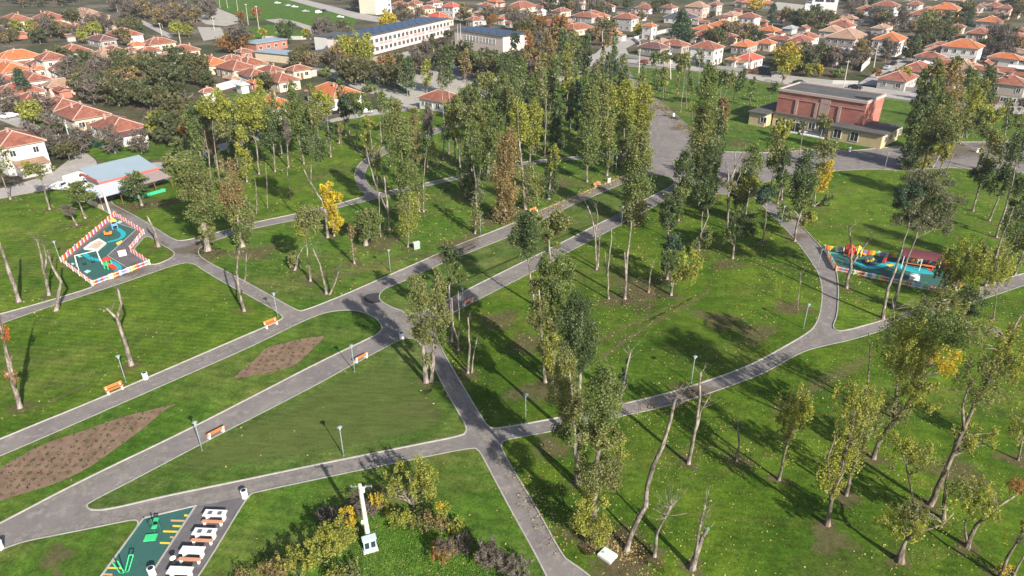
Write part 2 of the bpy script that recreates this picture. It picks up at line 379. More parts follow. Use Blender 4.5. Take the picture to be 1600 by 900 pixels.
sheet("grass_field", wpoly("700,72 790,86 800,98 640,104 610,98"), 0.037, M_LAWN2)
sheet("grass_field", wpoly("355,148 405,140 428,146 395,160 362,155"), 0.025, M_ROUGH)

# worn soil under trees: filled later from tree bases
PATCHES = []
LITTER = []
# ---------------------------------------------------------------- trees
def leaf_mesh(name, chunks, mats, parent):
    """chunks: list of (centres Nx3, size, tint N, matindex, elong)"""
    V = []; F = 0; T = []; MI = []
    for C, size, tint, mi, el, rs in chunks:
        n = len(C)
        if n == 0: continue
        a = rs.normal(size=(n, 3)); a /= np.linalg.norm(a, axis=1)[:, None]
        b = rs.normal(size=(n, 3)); b -= a*(a*b).sum(1)[:, None]; b /= np.linalg.norm(b, axis=1)[:, None]
        s = size*rs.uniform(0.6, 1.35, (n, 1))*0.5
        u = a*s*el; v = b*s/(el if el > 1.5 else 1)*0.8
        q = np.stack([C-u, C+v*0.9+u*0.1, C+u, C-v*0.9-u*0.05], axis=1)
        V.append(q.reshape(-1, 3)); T.append(np.repeat(tint, 4)); MI.append(np.full(n, mi)); F += n
    V = np.concatenate(V).astype(np.float32); T = np.concatenate(T).astype(np.float32); MI = np.concatenate(MI).astype(np.int32)
    me = bpy.data.meshes.new(name); me.vertices.add(len(V)); me.vertices.foreach_set('co', V.ravel())
    me.loops.add(len(V)); me.loops.foreach_set('vertex_index', np.arange(len(V), dtype=np.int32))
    me.polygons.add(F); me.polygons.foreach_set('loop_start', np.arange(0, 4*F, 4, dtype=np.int32))
    me.polygons.foreach_set('loop_total', np.full(F, 4, dtype=np.int32))
    for m in mats: me.materials.append(m)
    me.polygons.foreach_set('material_index', MI)
    at = me.attributes.new('tint', 'FLOAT', 'POINT'); at.data.foreach_set('value', T)
    me.update(calc_edges=True)
    o = bpy.data.objects.new(name, me); COL.objects.link(o); o.parent = parent
    return o
def blob_leaves(rs, c, r, L, dens, column, spray=False):
    """leaf centres of one foliage mass: clumps spread through an ellipsoid, gaps between them"""
    rx, ry, rz = r
    area = math.pi*rx*rz
    n = int(min(34000, max(60, dens*area/(L*L))))
    if column:
        nc = int(np.clip(rz*rx*8.0/min(1.0, max(0.5, rx/2.0)), 45, 320)); cl = np.array([0.34, 0.34, 0.5])*np.array([rx, ry, rx])
    else:
        nc = int(np.clip(14+rz*rx*3.6, 22, 110)*(1.0 if dens > 9 else 0.6)); cl = np.array([0.27, 0.27, 0.24])*np.array([rx, ry, rz])
    if spray:
        nc = int(nc*2.9); cl = np.array([0.07, 0.07, 0.22])*np.array([rx, ry, rz])+np.array([0.09, 0.09, 0.24])
    d = rs.normal(size=(nc, 3)); d /= np.linalg.norm(d, axis=1)[:, None]
    rad = rs.uniform(0.30, 0.98, (nc, 1))**0.75
    cc = d*rad
    if column:
        z = rs.uniform(-1, 1, nc); prof = np.clip((1-z)*1.1, 0, 1)**0.45*np.clip((1+z)*2.4+0.25, 0, 1)**0.6
        an = rs.uniform(0, 2*math.pi, nc); rr = rs.uniform(0.3, 1.02, nc)*prof
        cc = np.stack([rr*np.cos(an), rr*np.sin(an), z], 1)
    cw = rs.uniform(0.5, 1.3, nc); ct = rs.uniform(0.0, 1.0, nc)
    k = rs.choice(nc, n, p=cw/cw.sum())
    g = rs.normal(size=(n, 3)); g = g/np.linalg.norm(g, axis=1)[:, None]*(rs.uniform(0.3, 1.25, (n, 1)))
    C = cc[k]*np.array([rx, ry, rz])+g*cl*cw[k][:, None]
    # hang/upward swing
    tint = np.clip(0.45*ct[k]+0.62*rs.uniform(0, 1, n)-0.04, 0, 1)
    clumps = cc*np.array([rx, ry, rz])
    return C+np.array(c), tint, clumps+np.array(c)
TREE_I = 0
def tree(name, look, trunks, crowns='', r=0.28, label=None, depth=0.0, bark=None, cat='tree', group=None, limbs=None, patch=1.0, twig=0, seal=False, place=None):
    """trunks: picture points of base .. top ('|' separates stems); crowns: 'cx,cy,rx,ry,code[,density]'"""
    global TREE_I; TREE_I += 1
    rs = np.random.RandomState(1000+TREE_I); rr = random.Random(TREE_I*7+1)
    stems = [pts(s) for s in trunks.split('|')]
    B = G(*stems[0][0]); B.z = Z_L-0.02
    root = thing(name, cat, B, 0, label, look, group)
    root['_px'] = stems[0][0][0]; root['_py'] = stems[0][0][1]
    if place: root['_place'] = place
    s0 = pxm(B)
    mb = MB(); tips = []
    W = []
    for si, st in enumerate(stems):
        base_off = 0.0
        if si > 0: base_off = rr.uniform(-0.5, 0.5)
        P = []
        for i, (x, y) in enumerate(st):
            q = onY(x, y, B.y)
            P.append(q-B)
        own = (si > 0 and st[0][1] > stems[0][0][1]-0.06*(stems[0][0][1]-stems[0][-1][1]))
        if own:   # a second stem with its own foot
            sh = G(*st[0]).y-B.y
            P = [onY(x, y, B.y+sh)-B for x, y in st]
        L = sum((P[i+1]-P[i]).length for i in range(len(P)-1)) or 1
        # sway in depth
        sway = rr.uniform(-0.05, 0.05)*L if len(P) > 1 else 0
        acc = 0; Q = []; R = []
        r0 = 0.66*r*(1.0 if si == 0 or own else 0.62)*(0.8 if own and si else 1)
        top = 0.45 if twig or not crowns else 0.28
        for i, p in enumerate(P):
            f = acc/L; q = p.copy(); q.y += (sway*f*f + (base_off if (si > 0 and not own) else 0)*f)
            if i == 0 and (si == 0 or own): q.z -= 0.15
            Q.append(q); R.append(r0*(1-f*(1-top)))
            if i < len(P)-1: acc += (P[i+1]-P[i]).length
        # subdivide with small knobs
        QQ, RR = [], []
        for i in range(len(Q)-1):
            m_ = max(1, int((Q[i+1]-Q[i]).length/1.1))
            for j in range(m_):
                f = j/m_; q = Q[i].lerp(Q[i+1], f)
                if i+j > 0: q += Vector((rr.uniform(-1, 1), rr.uniform(-1, 1), 0))*0.07
                QQ.append(q); RR.append((R[i]*(1-f)+R[i+1]*f)*rr.uniform(0.9, 1.12))
        QQ.append(Q[-1]); RR.append(R[-1])
        if si == 0 or own:
            RR[0] = r0*2.0
            QQ.insert(1, QQ[0].lerp(QQ[1], 0.35)); RR.insert(1, r0*1.15)
        mb.tube(QQ, RR, 7); W.append((QQ, RR)); tips.append((QQ[-1], RR[-1], (QQ[-1]-QQ[-2]).normalized()))
    bk = bark or M_BARK
    chunks = []; codes = []
    if crowns:
        for cs in crowns.split('|'):
            a = cs.split(','); cx, cy_, rx, ry = (float(v) for v in a[:4]); code = a[4]; dens = float(a[5]) if len(a) > 5 else 3.4
            dy = rr.uniform(-0.15, 0.15)*rx/s0*2
            c = onY(cx, cy_, B.y+dy); s = pxm(c); Rx = rx/s
            al = math.atan2(CAM_H-c.z, c.y)
            col = ry > 1.75*rx
            spray = (not col) and dens <= 2.3 and s > 9
            kf = 1.2 if s > 7.5 else 1.03
            if col: rx *= kf; Rx *= kf
            rd = Rx*rr.uniform(0.9, 1.1)
            hh = ry/s
            Rz = math.sqrt(max((0.5*hh)**2, hh*hh-(rd*math.sin(al))**2))/math.cos(al)*(0.96)
            Lf = max(0.15, 1.85/(0.64*s))
            if name in ('pine_tree',): Lf *= 0.8
            mi_code = code
            if mi_code not in codes: codes.append(mi_code)
            C, tint, clumps = blob_leaves(rs, (0, 0, 0), (Rx*1.04, rd*1.04, Rz), Lf, dens*4.4, col, spray)
            off = np.array(c-B)
            # columnar crowns follow the lean of the stem
            if col:
                st = W[0][0]; lean = (st[-1]-st[0]); lx = lean.x/max(1, lean.z); 
                C[:, 0] += C[:, 2]*lx; clumps[:, 0] += clumps[:, 2]*lx
            C += off; clumps += off
            keep = C[:, 2] > 0.25
            el = 1.0 if code != 'k' else 2.6
            chunks.append((C[keep], Lf*(1.0 if code != 'k' else 1.25), tint[keep], codes.index(mi_code), el, rs))
            # limbs from the stems to foliage clumps
            nl = limbs if limbs is not None else (9 if col else (16 if spray else 7))
            for k in rs.choice(len(clumps), min(nl, len(clumps)), replace=False):
                tgt = Vector(clumps[k]); best = None
                for QQ, RR in W:
                    for q, rad in zip(QQ[1:], RR[1:]):
                        if q.z > tgt.z-0.2*Rx: continue
                        d = (tgt-q).length*(1.0 if q.z < tgt.z-0.4*Rx else 1.5)
                        if best is None or d < best[0]: best = (d, q, rad)
                if best is None or best[0] > 2.6*max(Rx, Rz): continue
                q, rad = best[1], best[2]
                mid = q.lerp(tgt, 0.5)+Vector((rr.uniform(-.2, .2), rr.uniform(-.2, .2), 0.12*best[0]))
                rb = min(rad*0.5, 0.10)
                mb.tube([q, mid, tgt], [rb, rb*0.7, rb*0.3], 4, cap=False)
    if crowns and s0 > 10.5 and name == 'tree':
        cd = crowns.split('|')[0].split(',')[4]
        if cd not in codes: codes.append(cd)
        CC = []
        for QQ, RR in W:
            for q, rad in list(zip(QQ, RR))[2:]:
                if q.z < 1.6: continue
                if rs.uniform() < 0.35: continue
                k_ = int(rs.uniform(15, 60)); u_ = rs.normal(size=(k_, 3))*np.array([0.28, 0.28, 0.34]); CC.append(u_+np.array(q)+rs.normal(size=3)*0.25)
        if CC:
            CC = np.concatenate(CC); chunks.append((CC, 0.16, rs.uniform(0.2, 1, len(CC)), codes.index(cd), 1.2, rs))
    if twig:
        for tip, tr_, d in tips:
            for k in range(int(twig*1.8)):
                an = rr.uniform(0, 2*math.pi); up = rr.uniform(0.2, 1.2); l = rr.uniform(0.7, 2.0)
                v = (Vector((math.cos(an), math.sin(an), 0))*rr.uniform(0.4, 1.0)+Vector((0, 0, up))).normalized()
                s_ = tip - d*rr.uniform(0, 1.6)
                mb.tube([s_, s_+v*l*0.5, s_+v*l+Vector((0, 0, 0.15))], [0.028, 0.018, 0.008], 3, cap=False); tv = (v+Vector((rr.uniform(-.6, .6), rr.uniform(-.6, .6), .3))).normalized(); mb.tube([s_+v*l*0.45, s_+v*l*0.45+tv*l*0.5], [0.018, 0.007], 3, cap=False)
    mb.build('trunk', bk, root, smooth=True)
    if chunks: leaf_mesh('crown', chunks, [LEAF[c] for c in codes], root)
    if seal:
        for tip, tr_, d in tips[:]:
            m2 = MB(); m2.tube([tip+d*0.005, tip+d*0.06], [tr_*1.04, tr_*1.0], 8); m2.build('sealed_cut', M_SEAL, root)
    if patch: PATCHES.append((B.x, B.y, patch*rr.uniform(1.0, 2.2)))
    LITTER.append((B.x, B.y, patch))
    return root

POP = "tall columnar poplar with %s foliage"
# --- left lawns
tree('tree', "tree with a sparse olive crown on a leaning pale trunk", "17,312 8,290 0,262", "-2,248,20,22,o,1.6", 0.3)
tree('tree', "leaning pale trunk carrying a loose olive crown", "78,328 68,295 57,265", "58,264,21,14,o,2.2|45,258,12,9,y,1.6", 0.27)
tree('tree', "small tree with a wide olive crown on a short trunk", "134,342 124,318 118,300", "126,300,23,18,g,2.6|118,290,14,10,o,2", 0.32)
tree('tree', "low broken trunk with a tuft of grey-brown twigs", "121,353 112,338 106,330", "106,327,10,9,k,2.0", 0.25)
tree('tree', "round-crowned dark green tree on a stout short trunk", "222,322 215,303 210,288", "209,289,20,20,d,3.6|212,278,12,12,g,2", 0.4)
tree('bare_tree', "leafless pollarded trunk with one blunt leaning stem", "248,386 241,358 231,336", "", 0.42, twig=2)
tree('poplar_tree', POP % "dense olive-green", "325,392 318,350 300,300 275,245", "322,362,15,20,o,3.6|316,325,24,36,g,3.6|304,290,28,38,o,3.6|290,262,28,30,g,3.4|272,250,23,16,o,2.6", 0.75, label="broad leaning poplar with dense olive foliage and a thick flared trunk beside the path junction")
tree('poplar_tree', POP % "dense green", "379,386 374,350 362,300", "377,358,16,24,g,3.6|373,330,22,32,o,3.6|364,302,21,26,b,2.8|352,285,12,15,o,2", 0.62, label="dense green poplar just right of the broad leaning poplar by the path junction")
tree('bare_tree', "tall leafless pale trunk leaning left", "30,472 16,430 5,395 -4,372", "", 0.45)
tree('bare_tree', "leafless trunk forking into twisted pale stems", "77,462 68,420 62,385 59,372|70,425 74,400 70,372", "", 0.34, twig=3)
tree('bare_tree', "leafless crooked trunk bending left at mid height", "87,486 92,455 95,440 78,415 72,392", "", 0.4, twig=2)
tree('bare_tree', "leafless pruned tree with a fan of thin twigs", "382,487 374,455 370,425 375,390|376,460 384,430 385,395", "", 0.3, twig=8)
tree('bare_tree', "split bare trunk dotted with small rust-orange leaf tufts", "32,638 20,600 8,540 0,490|24,606 18,560 6,520 2,470", "22,590,5,9,r,1.4|9,520,5,12,R,1.6|27,620,4,6,R,1.8|10,585,3,5,R,1.4|14,555,4,6,r,1.2", 0.38, label="split bare trunk dotted with rust-orange leaf tufts at the left edge of the lawn")
tree('bare_tree', "forked bare white trunk with cut upper limbs", "206,571 199,545 183,497 190,472 184,450|184,499 166,482", "", 0.42, twig=4, label="forked bare white trunk standing alone on the lawn above the orange bench and bin")
# --- upper middle lawn
tree('sapling', "slim pale sapling without leaves", "418,326 417,290 415,255", "", 0.13, patch=0.6)
tree('sapling', "slim pale sapling without leaves", "455,307 451,285 449,262", "", 0.13, patch=0.9)
tree('sapling', "slim pale sapling without leaves", "400,335 401,305 398,280", "", 0.12, patch=0.4)
tree('poplar_tree', "tree with a long curved white trunk leaning left under a dark green crown", "512,372 508,330 503,312 485,283 476,262|486,285 487,262 488,240", "485,215,15,36,d,2.8|470,188,18,24,g,2.6|492,180,14,22,o,2.2", 0.36, label="long curved white trunk with a high dark crown, left of the yellow ginkgo")
tree('ginkgo_tree', "bright golden yellow narrow tree", "522,370 521,350 517,300", "523,344,13,19,Y,4.2|517,316,15,24,Y,4.2|512,298,12,14,Y,3.8", 0.25, label="bright golden-yellow narrow ginkgo tree on the lawn beside the upper path")
tree('bare_tree', "x", "510,460 505,432 499,412 489,388|514,461 524,442 529,424", "", 0.26, twig=7, label="forked leafless pale tree with a twiggy right limb, left of the small brown-tufted trunk")
tree('tree', "pale trunk under an olive-green crown", "485,440 481,405 478,372", "483,345,20,27,o,3.2|472,360,12,14,y,2.4|495,335,12,14,o,2.4", 0.27)
tree('tree', "small leaning tree with a low green tuft of leaves", "460,423 466,400 477,380", "461,405,11,13,o,3.2", 0.28)
tree('bare_tree', "thin pruned trunk with a tuft of brown leaves", "554,413 551,390 549,365", "549,362,5,12,b,2.2|551,388,4,8,b,1.6", 0.26)
tree('tree', "low round green tree on a stout white trunk", "571,384 572,368 573,350", "573,350,22,28,g,3.8|574,338,15,14,o,2.6", 0.5)
tree('bare_tree', "straight slender bare pole of a tree", "595,371 593,335 592,300", "", 0.16)
tree('bare_tree', "tall leafless forked trunk with grey twigs", "608,360 605,320 601,275|606,330 590,300 577,260 571,232", "", 0.36, twig=6)
tree('tree', "slim tree with a narrow yellow-green crown", "637,387 639,340 641,310", "640,336,15,27,y,1.5|633,320,9,14,o,1.5", 0.2)
tree('tree', "slim white trunk with a small dark green crown", "662,332 661,290 665,245", "665,225,14,21,d,3.0|661,306,8,10,y,1.2", 0.26)
tree('poplar_tree', POP % "mid-green", "633,352 631,300 626,220", "632,300,13,40,g,2.8|627,240,15,48,g,3.4|620,190,12,28,o,3.0", 0.4)
tree('poplar_tree', "slender poplar with thin olive-brown foliage", "650,300 648,250 645,190", "647,225,9,46,b,2.4|645,185,9,18,o,2", 0.28)
tree('poplar_tree', "slim V-stemmed white tree under an olive-green crown", "723,288 717,240 712,215 706,190|717,240 722,200 716,170", "710,180,15,26,o,2.8|712,160,12,14,g,2.4", 0.3)
tree('poplar_tree', POP % "dark green", "733,313 731,280 730,230", "731,270,13,38,d,2.8|738,215,11,30,g,2.8", 0.36)
tree('tree', "spreading olive-topped tree on a pale trunk", "738,300 737,250 738,200", "737,178,20,25,o,3.2|748,200,12,20,y,2", 0.3)
tree('tree', "white V-forked slim trunk with thin foliage", "742,366 745,320 744,295 740,258|745,300 752,258", "743,335,10,22,o,1.3|747,300,9,18,G,1.0", 0.22)
tree('poplar_tree', POP % "fresh green", "761,282 763,262 765,180", "764,248,13,34,g,3.6|765,195,13,42,g,3.6", 0.6)
tree('sapling', "slim pale stem with a few leaves", "776,270 776,242 775,215", "776,225,7,18,o,1.2", 0.16)
tree('poplar_tree', POP % "autumn-brown", "788,347 790,300 794,220", "788,318,14,30,b,3.4|789,275,16,36,b,3.6|794,228,14,26,b,3.2", 0.4, label="dense autumn-brown columnar poplar above the wide promenade path")
tree('poplar_tree', "tall white trunk with a broken yellow-green crown", "821,328 817,275 811,215 808,158|820,318 824,290", "812,188,14,30,y,2.8|829,287,14,30,o,2.0|806,240,6,22,g,1.6", 0.42)
tree('poplar_tree', "pale trunk carrying a yellow-green column of leaves", "828,263 829,225 832,170", "833,192,13,34,y,3.0|836,225,10,16,o,2", 0.3)
tree('bare_tree', "white V-shaped leafless trunk with an orange-stained foot", "851,246 852,220 853,188 853,152|852,212 858,185 862,160", "", 0.3)
tree('poplar_tree', POP % "dark green", "857,312 860,280 862,250", "860,278,10,33,d,3.2|866,245,7,20,y,1.8", 0.42)
tree('poplar_tree', POP % "dense dark green", "867,242 870,200 872,165", "871,198,11,40,d,4.0", 0.36)
tree('poplar_tree', "tall white trunk with thin green foliage", "917,285 918,240 920,170", "922,195,14,62,g,2.6|925,160,11,28,o,2.6", 0.36)
tree('poplar_tree', "tall pale trunk with olive foliage leaning right", "948,275 953,240 948,180", "944,178,14,48,o,3.2|950,235,12,22,g,2.6|955,150,9,16,y,2.4", 0.4)
tree('poplar_tree', POP % "yellow-green", "972,260 974,220 977,150", "975,210,15,48,g,3.4|978,160,15,32,y,3.4", 0.4)
tree('poplar_tree', "broad poplar with a full yellow-green crown", "996,256 999,225 1003,150", "1000,215,16,40,o,3.6|1005,170,16,36,y,3.8", 0.42)
tree('tree', "slim white trunk under a flat yellow-green crown", "891,201 892,175 893,148", "893,136,14,14,y,3.0", 0.2)
tree('tree', "small dark green tree on a leaning stem", "954,138 957,125 963,108", "963,105,9,14,t,3.2", 0.18)
tree('tree', "hazy grey-leaved round tree", "935,142 936,125 938,108", "938,110,14,18,G,2.4", 0.2)
tree('tree', "slim crown on a tall pale pole trunk", "941,118 941,95 942,75", "942,89,5,15,o,2.4|949,68,9,8,b,2.4", 0.15)
for s_ in ("905,110 902,95 897,60;900,75,11,26,o,2.6;forked white trunk with a thin olive crown near the street",
           "914,111 915,95 916,65;916,82,8,28,d,3.6;narrow dark green column near the street",
           "879,119 880,100 880,50;880,84,12,33,d,3.2;tall dark green tree with a russet side near the street",
           "861,122 859,100 856,60;857,84,12,30,b,2.8;brownish green tree with a slim trunk",
           "815,104 808,80 804,60;805,64,9,14,t,3.0;leaning stem with a blue-green tuft on top",
           "825,112 826,95 825,55;826,80,9,30,r,2.8;narrow russet-orange tree",
           "830,175 831,150 832,118;832,146,16,30,d,3.2;full dark green tree in the dense grove",
           "856,168 856,150 856,110;856,138,13,32,g,2.8;mid-green upright tree in the dense grove",
           "838,205 838,185 838,165;838,180,12,20,y,2.8;low yellow-green tree in the dense grove",
           "815,150 815,130 815,98;815,118,12,26,g,2.8;upright green tree in the dense grove",
           "792,138 792,120 792,85;792,104,15,24,d,2.8;dark round-topped tree at the grove edge",
           "784,190 784,165 784,120;784,148,13,32,g,2.8;tall green tree with a russet trunk",
           "763,185 763,165 763,120;762,143,12,28,o,2.8;olive upright tree in the dense grove",
           "759,158 759,140 759,118;760,128,14,16,y,2.6;yellow-green rounded tree",
           "730,190 730,165 730,125;731,148,17,18,g,3.0;broad green tree above the narrow path",
           "726,128 726,112 726,88;727,99,9,19,b,2.6;small olive-brown tree",
           "697,150 697,120 697,82;697,104,12,28,d,3.6;dark green column beside the old white house",
           "667,145 667,128 667,100;667,113,8,19,y,3.0;narrow yellow-green tree in the yard",
           "637,150 637,130 637,92;637,114,12,22,d,3.4;dark green column in the school yard",
           "694,196 692,165 690,110;690,120,9,18,G,1.2;tall thin trunk in front of the old white house",
           "668,262 668,225 667,170;668,190,9,25,k,2.0;brown twiggy bare crown beside tall poplars",
           "683,262 680,245 677,230;677,233,7,14,y,3.0;small bright yellow-green tree on the shaded lawn",
           "701,240 702,215 702,190;702,195,4,10,k,1.0;thin bare stem on the shaded lawn",
           "866,160 866,140 866,92;868,112,9,26,g,2.6;slim green tree near the grove edge",
           "808,212 806,180 803,128;803,150,12,34,g,2.8;tall green tree with a bare white lower trunk",
           "850,196 849,165 848,110;846,140,10,34,o,2.6;tall slim olive tree in the dense grove",
           "776,212 776,190 776,150;777,172,10,30,d,2.8;dark upright tree behind the brown poplar",
           "745,225 745,195 745,150;746,180,11,36,g,2.8;tall green poplar in the middle of the grove",
           "905,214 905,180 904,130;905,165,9,38,t,2.6;blue-green narrow tree beside tall poplars",
           "930,150 930,140 930,118;931,128,9,14,g,2.6;small green tree near the promenade",
           "692,250 694,225 696,195;696,205,9,16,d,2.4;dark low crown above the winding path"):
    a, c_, l_ = s_.split(';'); tree('tree', l_, a, c_, 0.26)
# --- left grove below the town
for s_ in ("299,250 290,215 287,195;290,200,12,11,r,2.8|280,225,16,12,g,2.6;leaning trunk with a rust-orange crown",
           "331,290 326,240 318,190;318,178,20,22,d,3.2|305,220,12,26,g,2.4;tall tree with a dark green crown beside the brown stems",
           "345,300 338,240 333,193;337,168,24,26,y,2.8|352,200,14,16,o,2.4;tall tree with a golden olive crown",
           "355,290 350,262 345,248;348,255,6,12,b,1.2;broken slim trunk with brown sprouts",
           "366,300 361,275 356,250;362,262,7,14,b,1.6;cut leaning trunk with brown sprouts",
           "386,285 381,255 376,205;379,236,9,38,y,2.8;slender yellow-green column",
           "405,273 401,235 396,205 392,180;392,176,27,30,y,3.0|383,195,12,20,g,2.4;broad yellow-green crown on a forked white trunk",
           "430,269 427,225 422,195;418,203,14,30,d,3.2;tall white-trunked tree with a dark narrow crown",
           "451,262 449,240 447,212;448,205,5,18,k,1.6;thin bare stem in front of the dark trees",
           "475,257 471,235 463,211;462,180,24,32,g,3.2|448,175,12,18,o,2.4;large green tree with a slanting pale trunk",
           "517,246 515,220 512,190;515,206,10,16,d,3.2|506,158,16,22,y,2.8;white trunk with a dark lower crown and yellow-green top",
           "530,225 530,210 530,192;531,203,4,12,b,1.6;short brownish stump with sprouts",
           "547,218 545,195 545,165;545,160,12,20,t,3.2;dark-trunked blue-green tree near the white house",
           "558,234 557,205 554,170|557,200 563,180;564,160,18,19,g,3.0|552,150,10,10,o,2.4;forked pale tree with a green crown",
           "582,233 579,212 578,195;578,190,10,11,y,3.6;small bright yellow-green tree",
           "573,245 572,230 572,205;572,212,7,15,y,2.6;narrow yellow-green sapling",
           "590,292 588,270 587,235;588,247,8,20,o,2.0;slim olive tree beside the winding path",
           "596,224 594,197 592,155;592,148,10,16,G,2.2;white birch-like trunk with thin grey foliage",
           "615,215 613,190 612,165;613,175,9,20,g,2.6;slim green tree behind the winding path",
           "327,330 318,280 314,235;300,262,10,14,o,1.0;thin grey stem beside the broad leaning poplar"):
    a, c_, l_ = s_.split(';'); tree('tree', l_, a, c_, 0.28)

# --- further poplars filling the grove
rp = random.Random(31)
def auto_tree(x, y, Hm, rx, look, cols, kind='poplar_tree', bare=0.25):
    B = G(x, y, Z_L); s = pxm(B); lean = rp.uniform(-0.6, 0.6)
    def P(z, dx=0): q = proj((B.x+dx+lean*z/Hm, B.y, z)); return "%.1f,%.1f" % q
    z0 = Hm*bare; cr = []; n = len(cols)
    for i, cd in enumerate(cols):
        zc = z0+(Hm-z0)*(i+0.5)/n; hz = (Hm-z0)/n*0.62
        qa, qb = proj((B.x+lean*zc/Hm, B.y, zc-hz)), proj((B.x+lean*zc/Hm, B.y, zc+hz))
        cr.append("%.1f,%.1f,%.1f,%.1f,%s,3.0" % ((qa[0]+qb[0])/2, (qa[1]+qb[1])/2, rx*s*(1-0.18*i), max(rx*s*0.5, abs(qa[1]-qb[1])/2), cd))
    tree(kind, look, P(0)+" "+P(Hm*.5, rp.uniform(-.2, .2))+" "+P(Hm*.93), "|".join(cr), 0.26, patch=0.8)
GROVE = pts("640,150 700,120 800,112 900,118 965,112 995,165 1002,205 985,240 905,240 850,246 760,262 690,285 640,290 626,240")
occ = [(t[0].location.x, t[0].location.y) for t in THINGS]
made = 0
while made < 28:
    x = rp.uniform(620, 1005); y = 292-185*rp.random()**0.8
    if not in_poly(GROVE, x, y): continue
    q = G(x, y)
    if 652 < x < 728 and y < 232: continue
    if not any(in_poly(LAWN_POLYS[i], q.x, q.y) for i in (3, 4, 5)): continue
    if any((q.x-a)**2+(q.y-b)**2 < 10 for a, b in occ): continue
    occ.append((q.x, q.y)); made += 1
    k = rp.choice((0, 0, 1, 1, 2, 3))
    if k == 0: auto_tree(x, y, rp.uniform(13, 16.5), rp.uniform(1.3, 1.8), "slim green poplar", rp.choice(("ggo", "ggg", "dgo")), bare=rp.uniform(.12, .3))
    elif k == 1: auto_tree(x, y, rp.uniform(11.5, 15.5), rp.uniform(1.5, 2.0), "dark green poplar", rp.choice(("ddg", "ddd", "dgd")), bare=rp.uniform(.1, .3))
    elif k == 2: auto_tree(x, y, rp.uniform(12, 15.5), rp.uniform(1.5, 2.0), "olive poplar on a bare white trunk", rp.choice(("oo", "og", "yo")), bare=rp.uniform(.35, .5))
    else: auto_tree(x, y, rp.uniform(9, 13), rp.uniform(1.2, 1.6), "low yellow-green poplar", rp.choice(("yg", "oy", "yy")), bare=rp.uniform(.3, .45))
for x, y, h, r_, c in ((470, 232, 15, 1.7, "gg"), (500, 226, 14, 1.5, "dg"), (440, 240, 13, 1.5, "go"), (395, 250, 14, 1.6, "go"), (372, 262, 13, 1.5, "dg"), (540, 212, 13, 1.4, "dd"), (610, 260, 15, 1.3, "gg"), (655, 330, 15, 1.2, "go"), (420, 222, 14, 1.6, "oy"), (360, 240, 14, 1.7, "oy"), (338, 262, 12, 1.4, "bo"), (315, 262, 13, 1.6, "dg"), (1100, 330, 12, 1.6, "dd"), (1165, 335, 12, 1.8, "dg"), (1215, 318, 11, 1.7, "dd"), (1060, 345, 12, 1.6, "gd"), (1145, 345, 10, 1.7, "og"),
                       (1520, 330, 14, 2.0, "do"), (1545, 345, 15, 2.0, "dd"), (1585, 430, 13, 1.9, "oy"), (1440, 268, 13, 2.0, "go"), (1465, 275, 12, 1.6, "yo"), (1435, 240, 15, 1.8, "dd"), (1500, 225, 13, 2.0, "oy"), (1520, 200, 12, 2.0, "yo")):
    auto_tree(x, y, h, r_, "bushy green tree" if c[0] in 'gd' else "bushy olive tree", c, 'tree', 0.3)
# --- centre of the park
tree('poplar_tree', "twin-stemmed poplar", "706,535 703,480 701,430 702,390", "703,397,18,17,d,3.6|712,428,15,24,g,3.2|700,380,10,8,o,2.4", 0.24, label="slim trunk with a rounded dark crown standing on the strip between the two wide paths", limbs=5)
tree('bare_tree', "slim double pale stems joined low down", "716,548 715,530 708,510 706,465|716,528 718,500 716,455", "", 0.2)
tree('poplar_tree', "twin", "666,598 662,550 657,500 650,440|674,597 677,550 680,500 686,430", "657,485,17,52,o,3.8|652,450,14,24,g,3.0|685,470,12,48,o,3.6|668,560,11,12,o,1.6|688,520,9,22,g,2.0", 0.42, label="twin-stemmed olive poplar with white trunks at the meeting of the wide paths")
tree('bare_tree', "pair of leafless pale poles", "731,584 733,540 731,497|737,583 741,548 746,528", "", 0.22, twig=2)
tree('poplar_tree', POP % "dense olive", "993,352 996,300 1000,215", "993,318,17,32,o,4.0|997,275,18,36,g,4.0|1000,232,15,28,o,4.0", 0.5, label="tall dense olive poplar standing alone between the wide path and the asphalt square")
tree('bare_tree', "tall leafless pale trunk forked near the top", "932,422 930,370 925,340 918,322|934,418 937,368|930,372 934,340 931,318", "", 0.26, twig=3)
tree('bare_tree', "slim leafless trunk", "951,468 950,420 955,375 955,346|949,430 946,395", "", 0.22)
tree('bare_tree', "stout leafless trunk with a cut top", "976,468 978,420 983,375 987,345|977,430 976,394", "", 0.32)
tree('bare_tree', "short leaning bare pole with a pointed top", "1013,458 1016,430 1021,407", "", 0.2)
tree('tree', "broad dark green crown overhanging the wide path", "836,478 828,430 820,370", "820,366,25,38,d,3.6|836,345,14,18,g,2.8", 0.3)
tree('poplar_tree', "tall poplar with olive crown in two tiers", "866,585 862,500 858,385 856,350", "866,354,25,34,o,3.4|865,430,33,44,g,3.6|848,455,20,26,o,3.2", 0.42, label="tall poplar whose olive crown covers the middle of the second wide path")
tree('poplar_tree', "pale-stemmed thin olive poplar", "852,598 846,520 842,450|862,600 866,540 874,460", "848,505,17,46,o,3.0|866,540,14,40,y,2.6|875,480,11,36,g,2.8", 0.32)
tree('poplar_tree', POP % "dense very dark green", "903,692 905,600 908,480", "905,515,25,54,d,4.4|903,560,18,26,t,3.0", 0.42, label="dense very dark green poplar in the middle of the leafy central lawn")
tree('poplar_tree', "tall olive poplar", "904,755 899,700 890,580", "887,605,24,50,o,3.8|893,665,27,44,g,3.4|880,575,14,22,y,2.6", 0.4, label="tall olive poplar with a pale lower trunk, left of the pair beside the path crossing")
